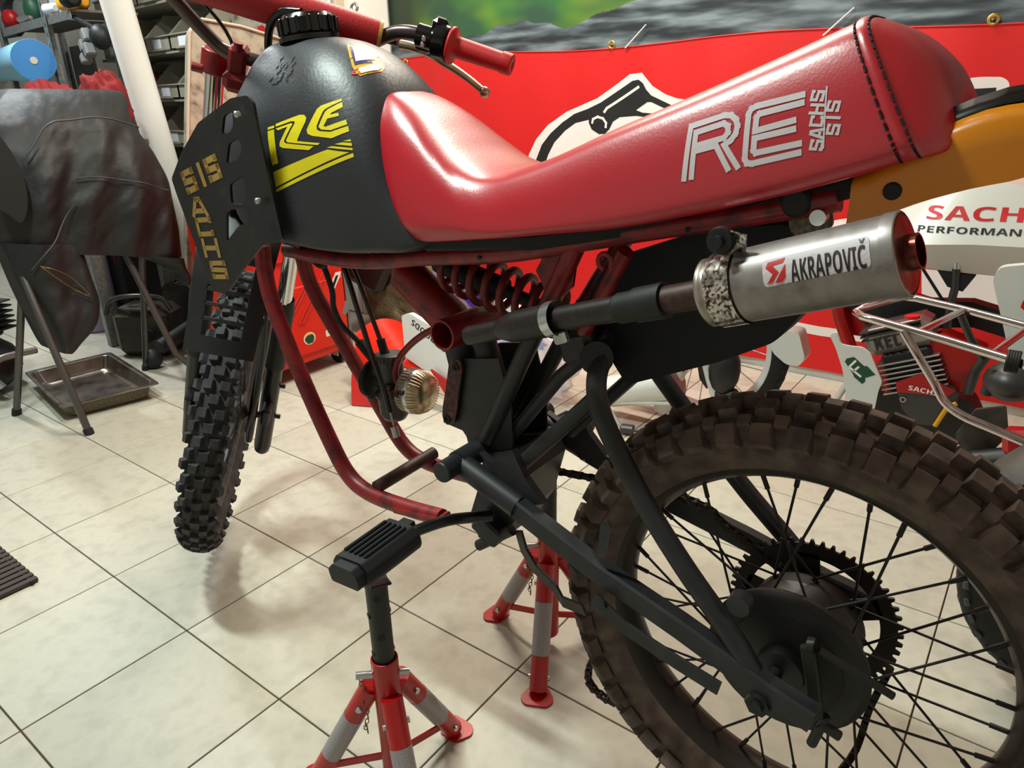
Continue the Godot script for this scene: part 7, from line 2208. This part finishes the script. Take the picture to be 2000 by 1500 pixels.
func build_mopeds() -> void:
	# ---- white moped by the banner
	var t = thing("white_moped", "white and red moped with a finned engine parked along the red banner", "moped", Vector3(2.2, 0, -1.0))
	plain_wheel(t, Vector3(1.815, 0.285, -1.0), Vector3(0.05, 0, 1), 0.285, 0.034, M.bike_white, M.tyre_dark, 40)
	var put = func(nm: String, poly: Array, z: float, d: float, m: Material, lb := "") -> MeshInstance3D:
		var b = MB.new()
		b.prism(poly, Transform3D(Basis(), Vector3(0, 0, z - d)), d)
		return part(nm, b, m, t, lb)
	# tank and side cover: an upper face and a lower facet that falls back
	var b = MB.new()
	var top = [Vector2(2.0167, 0.6720), Vector2(2.1570, 0.7144), Vector2(2.2743, 0.7413), Vector2(2.3891, 0.8009), Vector2(2.5014, 0.8756), Vector2(2.6216, 0.8549), Vector2(2.7080, 0.8221)]
	var midl = [Vector2(2.0377, 0.6051), Vector2(2.1764, 0.6506), Vector2(2.2923, 0.6799), Vector2(2.4119, 0.7056), Vector2(2.5356, 0.7179), Vector2(2.6513, 0.7220), Vector2(2.7305, 0.7228)]
	var low = [Vector2(2.0292, 0.5315), Vector2(2.1732, 0.5738), Vector2(2.2919, 0.6109), Vector2(2.4155, 0.6371), Vector2(2.5459, 0.6352), Vector2(2.6664, 0.6359), Vector2(2.7480, 0.6388)]
	var sheet = []
	for row in [[top, -1.14], [top, -0.94], [midl, -0.88], [low, -0.93], [low, -1.14]]:
		var q = []
		for p in row[0]: q.append(Vector3(p.x, p.y, row[1]))
		sheet.append(q)
	for k in 4:
		b.grid([sheet[k], sheet[k + 1]], false, false, false)
	b.fan([sheet[0][6], sheet[1][6], sheet[2][6], sheet[3][6], sheet[4][6]]); b.fan([sheet[0][0], sheet[1][0], sheet[2][0], sheet[3][0], sheet[4][0]])
	b.grid([sheet[4], sheet[0]])
	var cover = part("body_cover", b, M.bike_white, t, "white body cover with red and black lettering")
	part("lettering", drape(moved(text_tris("SACHS", 0.034, true, 1.9), Vector2(2.545, 0.790), 0.04), b, 0.001, 0.03), M.print_red, cover)
	part("lettering", drape(moved(text_tris("PERFORMANCE", 0.016, true, 1.75), Vector2(2.540, 0.750), 0.04), b, 0.001, 0.03), M.print_black, cover)
	# front fender tip, fork and the red down tube
	put.call("fender_tip", rounded([Vector2(2.0189, 0.3914), Vector2(2.1289, 0.3939), Vector2(2.1572, 0.3160), Vector2(2.1425, 0.2859), Vector2(2.1034, 0.2847), Vector2(2.0600, 0.3138)], 0.012), -0.96, 0.07, M.bike_white)
	var tube = func(nm: String, pts: Array, r, m: Material, lb := "") -> MeshInstance3D:
		var o = MB.new()
		o.tube(pts, r, 16)
		return part(nm, o, m, t, lb)
	tube.call("down_tube", [Vector3(2.2092, 0.5296, -0.9800), Vector3(2.2341, 0.4550, -0.9800), Vector3(2.2850, 0.3519, -0.9800), Vector3(2.3872, 0.1932, -0.9800)], 0.019, M.bike_red)
	tube.call("stay", [Vector3(2.2933, 0.2780, -0.9600), Vector3(2.2277, 0.1078, -0.9600)], 0.010, M.bike_white)
	tube.call("cable", [Vector3(2.4198, 0.6455, -0.9400), Vector3(2.5044, 0.5375, -0.9400)], 0.004, M.soot)
	tube.call("rear_shock", [Vector3(2.5063, 0.6506, -0.9300), Vector3(2.5138, 0.5970, -0.9300), Vector3(2.5111, 0.5409, -0.9300), Vector3(2.5153, 0.4847, -0.9300)], 0.010, M.alu_dark)
	tube.call("shock_bolt", [Vector3(2.5063, 0.6632, -0.9200), Vector3(2.5083, 0.6460, -0.9200)], 0.008, M.zinc)
	put.call("carrier_bracket", [Vector2(2.4642, 0.6360), Vector2(2.5527, 0.6293), Vector2(2.5446, 0.6120), Vector2(2.5322, 0.5858), Vector2(2.4954, 0.5945)], -0.93, 0.04, M.fin_black)
	put.call("seat_frame", [Vector2(2.2223, 0.5035), Vector2(2.5555, 0.5452), Vector2(2.7440, 0.5055), Vector2(2.7584, 0.4386), Vector2(2.5688, 0.4754), Vector2(2.3178, 0.4322)], -1.0, 0.05, M.fin_black)
	put.call("rear_shell", [Vector2(2.2192, 0.4905), Vector2(2.3775, 0.5442), Vector2(2.4976, 0.5173), Vector2(2.5080, 0.4596), Vector2(2.3193, 0.3953), Vector2(2.2326, 0.3960)], -1.02, 0.05, M.bike_red)
	# lettered white tube, silver exhaust can and the black ignition lump near the front wheel
	var ft = tube.call("fork_tube", [Vector3(1.7202, 0.0556, -0.9000), Vector3(1.7615, 0.1843, -0.9000), Vector3(1.8133, 0.3279, -0.9000)], 0.030, M.bike_white, "white tube with red lettering") as MeshInstance3D
	var lt = [["S", Vector3(1.7815, 0.1905, -0.8720)], ["H", Vector3(1.8017, 0.2407, -0.8720)], ["C", Vector3(1.8168, 0.2797, -0.8720)]]
	for e in lt:
		var o = flat_on(moved(text_tris(e[0], 0.026, true, 1.1), Vector2.ZERO, 0.0), Transform3D(Basis(Vector3.BACK, 1.15 + PI / 2) * Basis(Vector3.UP, 0.0), e[1] + Vector3(0, 0, 0.006)))
		part("letter", o, M.print_red, ft)
	tube.call("exhaust_can", [Vector3(1.5225, 0.0855, -0.8600), Vector3(1.5430, 0.0983, -0.8600), Vector3(1.7290, 0.1641, -0.8600), Vector3(1.7802, 0.1831, -0.8600)], [0.05, 0.057, 0.060, 0.060], M.bike_white)
	b = MB.new()
	b.tube([Vector3(1.7717, 0.1792, -0.8550), Vector3(1.7898, 0.1851, -0.8550)], 0.064, 28)
	part("can_ring", b, M.alu, t)
	tube.call("stand_bar", [Vector3(1.5356, 0.0669, -0.8200), Vector3(1.7881, 0.1246, -0.8200)], 0.006, M.bike_white)
	tube.call("stand_bar", [Vector3(1.5462, 0.0615, -0.8200), Vector3(1.6263, -0.0377, -0.8200)], 0.007, M.bike_white)
	tube.call("stand_bar", [Vector3(1.8585, 0.2743, -0.9000), Vector3(1.8819, 0.2071, -0.9000), Vector3(1.9158, 0.1232, -0.9000)], 0.012, M.bike_white)
	b = MB.new()
	b.ball(Vector3(1.9446, 0.2656, -0.8600), Vector3(0.05, 0.085, 0.05), 16)
	b.box(Vector3(1.9346, 0.3188, -0.8600), Vector3(0.05, 0.05, 0.04), Basis(Vector3.BACK, 0.3), 0.008)
	b.box(Vector3(1.9606, 0.1846, -0.8600), Vector3(0.07, 0.035, 0.05), Basis(Vector3.BACK, 0.1), 0.01)
	part("ignition_coil", b, M.fin_black, t)
	put.call("red_bracket", rounded([Vector2(1.8283, 0.2652), Vector2(1.8877, 0.2948), Vector2(1.9041, 0.2087), Vector2(1.8725, 0.1650), Vector2(1.8447, 0.1956)], 0.004), -0.91, 0.02, M.brown_dark)
	# engine
	var e0 = Vector3(2.4297, 0.4009, -0.8600)
	var eb = Basis(Vector3.BACK, 0.42)
	b = MB.new()
	b.box(Vector3(2.4154, 0.4661, -0.8800), Vector3(0.165, 0.075, 0.13), eb, 0.018)
	var head = part("cylinder_head", b, M.alu, t, "alloy cylinder head with dark lettering")
	for k in 3:
		b = MB.new()
		b.box(Vector3(2.4154, 0.4661, -0.8800) + eb * Vector3(-0.01, 0.012 + k * 0.011, 0.0), Vector3(0.150, 0.004, 0.135), eb)
		part("head_rib", b, M.alu_dark, head)
	part("lettering", flat_on(text_tris("KEL", 0.034, true, 0.85), Transform3D(eb, Vector3(2.3965, 0.4565, -0.8080))), M.print_black, head)
	for k in 7:
		b = MB.new()
		b.box(Vector3(2.4464, 0.4160, -0.8800) + eb * Vector3(0.0, -0.006 - k * 0.0135, 0.0), Vector3(0.158, 0.0042, 0.135), eb, 0.001)
		part("cooling_fin", b, M.alu, t)
	b = MB.new()
	b.box(Vector3(2.4607, 0.3832, -0.8800), Vector3(0.12, 0.11, 0.11), eb, 0.006)
	part("cylinder", b, M.fin_black, t)
	b = MB.new()
	b.tube([Vector3(2.4439, 0.5291, -0.8100), Vector3(2.4426, 0.5372, -0.8100)], 0.018, 14)
	part("head_knob", b, M.print_red, t)
	put.call("red_cowl", rounded([Vector2(2.4896, 0.4647), Vector2(2.5127, 0.4872), Vector2(2.6169, 0.4582), Vector2(2.6139, 0.4161), Vector2(2.6025, 0.3569), Vector2(2.5662, 0.3340), Vector2(2.4925, 0.3789), Vector2(2.4810, 0.4100)], 0.008), -0.84, 0.09, M.bike_red)
	b = MB.new()
	b.tube([Vector3(2.6209, 0.4593, -0.8300), Vector3(2.6048, 0.4104, -0.8300), Vector3(2.5996, 0.3482, -0.8300)], 0.012, 10)
	part("cowl_clip", b, M.alu_dark, t)
	var cv = put.call("engine_cover", rounded([Vector2(2.4327, 0.3461), Vector2(2.4896, 0.3879), Vector2(2.5778, 0.3544), Vector2(2.5820, 0.3193), Vector2(2.5407, 0.2466), Vector2(2.5023, 0.2424), Vector2(2.4620, 0.2747)], 0.01), -0.81, 0.06, M.alu_dark, "grey engine cover with a red band") as MeshInstance3D
	b = MB.new()
	b.prism([Vector2(2.4354, 0.3495), Vector2(2.4893, 0.3862), Vector2(2.5734, 0.3561), Vector2(2.5584, 0.3368), Vector2(2.4423, 0.3227)], Transform3D(Basis(), Vector3(0, 0, -0.812)), 0.006)
	part("red_band", b, M.bike_red, cv)
	part("lettering", flat_on(text_tris("SACHS", 0.0135, true, 1.3), Transform3D(Basis(Vector3.BACK, -0.03), Vector3(2.5020, 0.3414, -0.8050))), M.decal_white, cv)
	b = MB.new()
	b.lathe([Vector2(0.008, 0), Vector2(0.008, 0.003), Vector2(0.005, 0.003), Vector2(0.005, 0.0)], Transform3D(Basis(Vector3.RIGHT, Vector3.BACK, Vector3.DOWN), Vector3(2.4598, 0.3051, -0.8080)), 14, true)
	part("cover_screw", b, M.steel, cv)
	tube.call("yellow_strap", [Vector3(2.5820, 0.3258, -0.8000), Vector3(2.5640, 0.3098, -0.8000), Vector3(2.5460, 0.2519, -0.8000)], 0.006, M.tool_yellow)
	put.call("crankcase", rounded([Vector2(2.3647, 0.2657), Vector2(2.4345, 0.3288), Vector2(2.6110, 0.3088), Vector2(2.6638, 0.2170), Vector2(2.5201, 0.1288), Vector2(2.3841, 0.1396)], 0.02), -0.88, 0.09, M.fin_black)
	# white shield with a green bomb shaped emblem
	b = MB.new()
	var sp = rounded([Vector2(2.2520, 0.4529), Vector2(2.2691, 0.4649), Vector2(2.2845, 0.4320), Vector2(2.3086, 0.4306), Vector2(2.3395, 0.4335), Vector2(2.3621, 0.4202), Vector2(2.3836, 0.3803), Vector2(2.4029, 0.3472), Vector2(2.3976, 0.3159), Vector2(2.3969, 0.2621), Vector2(2.3755, 0.2474), Vector2(2.3175, 0.2580), Vector2(2.3173, 0.2972), Vector2(2.2985, 0.3624), Vector2(2.2731, 0.4179)], 0.008)
	b.prism(sp, Transform3D(Basis(), Vector3(0, 0, -0.806)), 0.006)
	var shield = part("leg_shield", b, M.bike_white, t, "white shield with a dark green emblem")
	var tr = poly_tris([Vector2(2.3020, 0.3844), Vector2(2.3059, 0.3942), Vector2(2.3233, 0.4022), Vector2(2.3526, 0.3812), Vector2(2.3601, 0.3828), Vector2(2.3839, 0.3625), Vector2(2.3650, 0.3509), Vector2(2.3602, 0.3483), Vector2(2.3617, 0.3380), Vector2(2.3553, 0.3290), Vector2(2.3317, 0.3451), Vector2(2.3278, 0.3534)])
	part("emblem", flat_on(tr, Transform3D(Basis(), Vector3(0, 0, -0.7993))), M.tool_green, shield)
	tr = stroke_tris([Vector2(2.3145, 0.3718), Vector2(2.3496, 0.3490)], 0.006)
	tr.append_array(stroke_tris([Vector2(2.3158, 0.3721), Vector2(2.3299, 0.3931)], 0.006))
	tr.append_array(stroke_tris([Vector2(2.3291, 0.3628), Vector2(2.3401, 0.3772)], 0.006))
	part("emblem_letter", flat_on(tr, Transform3D(Basis(), Vector3(0, 0, -0.7987))), M.decal_white, shield)

	# ---- moped with a chrome rack, nearer
	var m = thing("rack_moped", "moped with a chrome luggage rack beside the rear wheel of the motorcycle", "moped", Vector3(2.75, 0, -0.35))
	var y = 0.62
	var tb = func(nm: String, pts: Array, r: float, mm: Material, per := 1) -> MeshInstance3D:
		var o = MB.new()
		o.tube(smooth(pts, per) if per > 1 else pts, r, 14)
		return part(nm, o, mm, m)
	tb.call("rack_rail", [Vector3(2.7864, 0.6200, -0.1813), Vector3(2.6895, 0.6200, -0.2817), Vector3(2.5669, 0.6200, -0.3511), Vector3(2.4330, 0.6200, -0.4165), Vector3(2.3919, 0.6200, -0.4356), Vector3(2.3733, 0.6200, -0.4618), Vector3(2.3769, 0.6200, -0.5036), Vector3(2.4080, 0.6200, -0.5961), Vector3(2.4332, 0.6200, -0.6502), Vector3(2.4626, 0.6200, -0.6579), Vector3(2.5627, 0.6200, -0.6128), Vector3(2.6818, 0.6200, -0.5430), Vector3(2.7846, 0.6200, -0.4827)], 0.0085, M.rack_chrome)
	tb.call("rack_cross_bar", [Vector3(2.5121, 0.6200, -0.3824), Vector3(2.5643, 0.6200, -0.5991)], 0.0075, M.rack_chrome)
	tb.call("rack_cross_bar", [Vector3(2.6474, 0.6200, -0.3137), Vector3(2.6912, 0.6200, -0.5322)], 0.0075, M.rack_chrome)
	tb.call("rack_leg", [Vector3(2.4844, 0.6150, -0.3829), Vector3(2.5174, 0.5800, -0.3629), Vector3(2.5612, 0.5300, -0.3455), Vector3(2.5869, 0.5000, -0.3300), Vector3(2.6227, 0.4850, -0.3136), Vector3(2.6768, 0.4750, -0.3026), Vector3(2.7611, 0.4600, -0.2873)], 0.0085, M.rack_chrome, 4)
	tb.call("rack_leg", [Vector3(2.5610, 0.6150, -0.5932), Vector3(2.5882, 0.5500, -0.6372), Vector3(2.6208, 0.5000, -0.6590)], 0.0085, M.alu_dark)
	var cd = MB.new()
	for k in 5:
		var pts = []
		for e in 15:
			var an = TAU * e / 14.0
			pts.append(Vector3(2.6802, 0.6200, -0.2820) + Vector3(0.004 * k - 0.008, cos(an) * 0.018, sin(an) * 0.018))
		cd.tube(pts, 0.0035, 6, false)
	part("elastic_cord", cd, M.soot, m, "black and yellow elastic cord")
	plain_wheel(m, Vector3(2.935, 0.275, -0.235), Vector3(0.34, 0, 0.94), 0.275, 0.036, M.alu, M.tread_grey, 44)
	# rear frame down to the axle, mudguard, side panel
	var mg = MB.new()
	var rows = []
	for k in 15:
		var an = deg_to_rad(lerp(20.0, 150.0, k / 14.0))
		var row = []
		for c in 7:
			var q = (c - 3) / 3.0
			row.append(Vector3(2.935, 0.275, -0.235) + Vector3(-cos(an) * 0.94, sin(an), cos(an) * 0.34) * (0.315 - 0.02 * q * q) + Vector3(0.34, 0, 0.94) * q * 0.05)
		rows.append(row)
	mg.shell(rows, 0.003)
	part("rear_mudguard", mg, M.case_grey, m)
	tb.call("frame_tube", [Vector3(2.98, 0.275, -0.14), Vector3(2.80, 0.52, -0.55), Vector3(2.70, 0.56, -0.85)], 0.012, M.fin_black)
	tb.call("frame_tube", [Vector3(2.98, 0.275, -0.14), Vector3(2.95, 0.60, -0.25)], 0.012, M.fin_black)
	tb.call("frame_tube", [Vector3(2.95, 0.60, -0.25), Vector3(2.70, 0.60, -0.62)], 0.010, M.fin_black)
	var sp2 = MB.new()
	sp2.prism(rounded([Vector2(2.5990, 0.6677), Vector2(2.6074, 0.6964), Vector2(2.7064, 0.7196), Vector2(2.7803, 0.5075), Vector2(2.6756, 0.4710), Vector2(2.6431, 0.5568)], 0.02), Transform3D(Basis(), Vector3(0, 0, -0.77)), 0.03)
	var side = part("side_panel", sp2, M.bike_white, m, "white side panel with a red mark")
	part("red_mark", flat_on(poly_tris([Vector2(2.6654, 0.6100), Vector2(2.6672, 0.6249), Vector2(2.6729, 0.6354), Vector2(2.6834, 0.6128), Vector2(2.6735, 0.6040)]), Transform3D(Basis(), Vector3(0, 0, -0.7392))), M.print_red, side)
	var pl = MB.new()
	pl.prism(rounded([Vector2(2.6059, 0.3383), Vector2(2.6330, 0.4098), Vector2(2.6872, 0.4296), Vector2(2.7047, 0.3657), Vector2(2.6741, 0.2989), Vector2(2.6287, 0.2986)], 0.005), Transform3D(Basis(), Vector3(0, 0, -0.57)), 0.01)
	part("number_plate", pl, M.case_grey, m)
	var lm = MB.new()
	lm.ball(Vector3(2.6843, 0.4696, -0.6200), Vector3(0.055, 0.045, 0.06), 16)
	lm.tube([Vector3(2.6510, 0.4996, -0.6000), Vector3(2.6438, 0.4359, -0.6000)], 0.012, 10)
	part("tail_lamp", lm, M.alu_dark, m)
	# red tool on a dark hose, at the right edge
	var rd = MB.new()
	rd.box(Vector3(2.7231, 0.3722, -0.5200) , Vector3(0.055, 0.06, 0.05), Basis(Vector3.BACK, 0.2), 0.012)
	single("red_battery_tool", rd, M.tool_red, "red battery tool lying at the edge of the moped with the chrome rack", "tool")
	var hs = MB.new()
	hs.tube([Vector3(2.6437, 0.2853, -0.5400), Vector3(2.7076, 0.3113, -0.5400), Vector3(2.7790, 0.3267, -0.5400)], 0.030, 16)
	single("dark_hose", hs, M.teal_dark, "thick dark hose under the red battery tool", "hose")
	# small parts on the tiles behind the swingarm
	var sc = MB.new()
	sc.box(Vector3(1.4093, 0.0150, -0.6651), Vector3(0.10, 0.02, 0.03), Basis(Vector3.UP, 0.7), 0.004)
	single("clear_offcut", sc, M.bag_lilac, "pale plastic offcut on the tiles behind the swingarm", "offcut")
	sc = MB.new()
	sc.box(Vector3(1.6624, 0.0200, -0.7597), Vector3(0.05, 0.03, 0.03), Basis(Vector3.UP, 0.3), 0.006)
	sc.tube([Vector3(1.6417, 0.0300, -0.7497), Vector3(1.6987, 0.0200, -0.7650)], 0.006, 8)
	single("small_bracket", sc, M.alu_dark, "small steel bracket on the tiles behind the rear tyre", "bracket")


# ---------------------------------------------------------------- materials
func build_materials() -> void:
	bold_font = SystemFont.new()
	bold_font.font_names = PackedStringArray(["Droid Sans"])
	bold_font.font_weight = 700
	plain_font = SystemFont.new()
	plain_font.font_names = PackedStringArray(["Droid Sans"])
	var fine = bump_texture(0.06, 3, 3.0, 256, 3)
	var leather = bump_texture(0.09, 7, 2.2, 256, 2, true)
	var cloth = bump_texture(0.02, 9, 6.0, 256, 4)
	# floor
	var ts = []
	for k in 3:
		var base: Color = [Color(0.705, 0.685, 0.63), Color(0.715, 0.70, 0.645), Color(0.69, 0.67, 0.61)][k]
		var tex = ramp_texture(0.012, 20 + k, [[0.0, base.darkened(0.07)], [0.45, base], [0.6, base.lightened(0.04)], [1.0, base.darkened(0.03)]], 512, 5)
		var m = textured(tex, 2.2, 0.38)
		m.metallic_specular = 0.35
		m.uv1_world_triplanar = true
		ts.append(m)
	M.tiles = ts
	M.grout = mat(Color(0.33, 0.27, 0.20), 0.95)
	M.plaster = textured(ramp_texture(0.01, 31, [[0.0, Color(0.78, 0.77, 0.74)], [1.0, Color(0.86, 0.85, 0.83)]], 256), 0.8, 0.9)
	M.white_paint = mat(Color(0.9, 0.9, 0.9), 0.5)
	# bike
	M.frame_red = textured(ramp_texture(0.02, 41, [[0.0, Color(0.16, 0.03, 0.04)], [0.34, Color(0.40, 0.055, 0.075)], [0.5, Color(0.50, 0.07, 0.085)], [1.0, Color(0.55, 0.08, 0.09)]], 512, 5), 3.0, 0.42)
	M.frame_rust = textured(ramp_texture(0.03, 42, [[0.0, Color(0.10, 0.05, 0.04)], [0.5, Color(0.22, 0.10, 0.08)], [1.0, Color(0.34, 0.16, 0.11)]], 256), 4.0, 0.55)
	M.rust_plate = textured(ramp_texture(0.04, 43, [[0.0, Color(0.13, 0.06, 0.05)], [0.5, Color(0.28, 0.12, 0.10)], [1.0, Color(0.45, 0.24, 0.20)]], 256), 8.0, 0.6)
	M.frame_black = textured(ramp_texture(0.02, 44, [[0.0, Color(0.07, 0.073, 0.085)], [0.6, Color(0.115, 0.12, 0.135)], [1.0, Color(0.19, 0.17, 0.16)]], 256), 4.0, 0.5)
	M.spring_red = mat(Color(0.42, 0.085, 0.06), 0.45)
	M.soot = mat(Color(0.03, 0.03, 0.032), 0.7)
	M.black_paint = mat(Color(0.04, 0.04, 0.045), 0.35)
	M.gloss_black = mat(Color(0.02, 0.02, 0.022), 0.2)
	M.fender_black = mat(Color(0.05, 0.048, 0.055), 0.5)
	M.navy_black = mat(Color(0.030, 0.033, 0.055), 0.75)
	M.rubber_black = mat(Color(0.05, 0.055, 0.065), 0.6)
	M.rubber_grey = textured(ramp_texture(0.02, 45, [[0.0, Color(0.11, 0.11, 0.115)], [0.55, Color(0.20, 0.20, 0.21)], [1.0, Color(0.33, 0.31, 0.29)]], 256), 5.0, 0.8)
	M.rubber_brown = textured(ramp_texture(0.02, 46, [[0.0, Color(0.19, 0.155, 0.14)], [0.5, Color(0.33, 0.275, 0.25)], [1.0, Color(0.46, 0.39, 0.34)]], 256), 5.0, 0.85)
	M.peg_brown = mat(Color(0.24, 0.19, 0.16), 0.7)
	M.rim_dark = mat(Color(0.16, 0.13, 0.11), 0.45, 0.4)
	M.rim_grey = textured(ramp_texture(0.03, 47, [[0.0, Color(0.16, 0.15, 0.16)], [1.0, Color(0.36, 0.34, 0.36)]], 256), 6.0, 0.5, 0.3)
	M.spoke_dark = mat(Color(0.12, 0.095, 0.09), 0.5, 0.3)
	M.hub_black = mat(Color(0.045, 0.042, 0.040), 0.5)
	M.sprocket_rust = mat(Color(0.12, 0.075, 0.06), 0.6, 0.3)
	M.chain_rust = mat(Color(0.14, 0.09, 0.075), 0.5, 0.4)
	M.steel_dark = mat(Color(0.16, 0.16, 0.15), 0.45, 0.5)
	M.steel = mat(Color(0.70, 0.70, 0.70), 0.3, 0.9)
	M.zinc = mat(Color(0.78, 0.80, 0.80), 0.25, 0.9)
	M.chrome = mat(Color(0.85, 0.85, 0.84), 0.08, 1.0)
	M.worn_alloy = textured(ramp_texture(0.05, 48, [[0.0, Color(0.25, 0.22, 0.18)], [1.0, Color(0.58, 0.54, 0.46)]], 256), 10.0, 0.6, 0.3)
	M.tank_black = bumpy(mat(Color(0.145, 0.155, 0.175), 0.45), fine, 10.0, 0.2)
	M.shroud_black = textured(ramp_texture(0.02, 49, [[0.0, Color(0.05, 0.052, 0.058)], [0.7, Color(0.085, 0.088, 0.098)], [0.9, Color(0.15, 0.13, 0.12)], [1.0, Color(0.28, 0.25, 0.22)]], 256), 5.0, 0.45)
	M.decal_yellow = mat(Color(0.90, 0.83, 0.07), 0.45)
	M.decal_brass = mat(Color(0.70, 0.56, 0.28), 0.45)
	M.decal_gold = mat(Color(0.86, 0.66, 0.12), 0.4)
	M.decal_blue = mat(Color(0.18, 0.18, 0.42), 0.4)
	M.decal_white = mat(Color(0.9, 0.88, 0.86), 0.4)
	M.decal_white_soft = mat(Color(0.80, 0.76, 0.78), 0.5)
	M.decal_red = mat(Color(0.76, 0.10, 0.11), 0.45)
	M.decal_dark = mat(Color(0.12, 0.07, 0.10), 0.5)
	M.seat_red = bumpy(mat(Color(0.70, 0.055, 0.135), 0.34, 0.0, 0.65), leather, 14.0, 0.16)
	M.thread = mat(Color(0.10, 0.03, 0.05), 0.8)
	M.tail_yellow = mat(Color(0.80, 0.48, 0.03), 0.32)
	M.pipe_black = textured(ramp_texture(0.04, 50, [[0.0, Color(0.05, 0.035, 0.04)], [0.62, Color(0.10, 0.085, 0.09)], [0.75, Color(0.22, 0.07, 0.08)], [1.0, Color(0.30, 0.10, 0.10)]], 256), 9.0, 0.42)
	M.pipe_rust = textured(ramp_texture(0.05, 51, [[0.0, Color(0.14, 0.08, 0.07)], [1.0, Color(0.33, 0.20, 0.16)]], 256), 9.0, 0.5, 0.2)
	M.steel_brushed = mat(Color(0.66, 0.62, 0.58), 0.35, 0.8)
	M.muffler = textured(ramp_texture(0.02, 52, [[0.0, Color(0.40, 0.37, 0.36)], [0.4, Color(0.56, 0.53, 0.52)], [1.0, Color(0.64, 0.61, 0.60)]], 256), 5.0, 0.42, 0.6)
	M.heat_steel = textured(ramp_texture(0.03, 53, [[0.0, Color(0.30, 0.10, 0.09)], [0.5, Color(0.42, 0.20, 0.16)], [1.0, Color(0.55, 0.45, 0.38)]], 256), 9.0, 0.25, 0.8)
	M.chrome_pitted = textured(ramp_texture(0.06, 54, [[0.0, Color(0.16, 0.09, 0.06)], [0.42, Color(0.30, 0.20, 0.14)], [0.5, Color(0.80, 0.78, 0.76)], [1.0, Color(0.86, 0.86, 0.88)]], 256), 12.0, 0.18, 0.9)
	M.clamp_red = mat(Color(0.46, 0.05, 0.07), 0.35)
	M.bar_steel = mat(Color(0.34, 0.29, 0.29), 0.3, 0.8)
	M.pad_red = bumpy(mat(Color(0.66, 0.05, 0.08), 0.5), fine, 14.0, 0.4)
	M.grip_red = mat(Color(0.72, 0.07, 0.08), 0.5)
	M.lever_alloy = mat(Color(0.74, 0.66, 0.55), 0.28, 0.9)
	# stands
	M.jack_red = mat(Color(0.66, 0.05, 0.055), 0.32)
	M.post_black = mat(Color(0.06, 0.065, 0.06), 0.5)
	M.label_silver = textured(ramp_texture(0.08, 55, [[0.0, Color(0.30, 0.28, 0.28)], [0.4, Color(0.55, 0.52, 0.53)], [1.0, Color(0.70, 0.68, 0.69)]], 256), 22.0, 0.4)
	M.brass_chain = mat(Color(0.50, 0.42, 0.28), 0.35, 0.8)
	more_materials(fine, leather, cloth)

func _ready() -> void:
	# camera
	var cam = Camera3D.new()
	cam.name = "camera"
	cam.fov = rad_to_deg(2.0 * atan(750.0 / 1395.05))
	cam.near = 0.02
	cam.transform = Transform3D(Basis(Vector3(0.80008553, -0.02086481, -0.59952298), Vector3(-0.20878408, 0.92722735, -0.31089975), Vector3(0.56238096, 0.37391725, 0.73750495)), Vector3(2.69065, 1.08644, 1.23380))
	add_child(cam)
	cam.current = true
	# air and exposure
	var we = WorldEnvironment.new()
	we.name = "world_environment"
	var env = Environment.new()
	env.background_mode = Environment.BG_COLOR
	env.background_color = Color(0.02, 0.02, 0.02)
	env.ambient_light_source = Environment.AMBIENT_SOURCE_DISABLED
	env.tonemap_mode = Environment.TONE_MAPPER_LINEAR
	env.tonemap_exposure = 0.85
	env.sdfgi_enabled = true
	env.ssao_enabled = true
	env.ssil_enabled = true
	we.environment = env
	add_child(we)
	build_materials()
	# lamps on the ceiling: a cool one over the bike, a warm one along the banner wall, a cool one by the bins
	ceiling_lamp(Vector3(1.22, HIGH - 0.065, 0.96), Vector2(0.45, 0.10), 0.0, Color(0.94, 1.0, 0.97), 7.5, "long cool ceiling light over the motorcycle")
	ceiling_lamp(Vector3(1.20, HIGH - 0.065, -0.95), Vector2(1.5, 0.14), 0.0, Color(1.0, 0.95, 0.88), 9.0, "long warm ceiling light along the banner wall")
	ceiling_lamp(Vector3(-1.45, HIGH - 0.065, -0.05), Vector2(1.2, 0.12), 0.0, Color(0.96, 0.99, 1.0), 7.0, "cool ceiling light in front of the parts bins")
	build_room()
	build_motorcycle()
	build_jack_stand(Vector3(1.998, 0, 0.668), -0.52, 0.437, "red jack stand with silver labels under the near black foot peg")
	build_jack_stand(Vector3(2.012, 0, 0.236), -1.12, 0.437, "red jack stand with silver labels under the dusty brown foot peg")
	build_background()
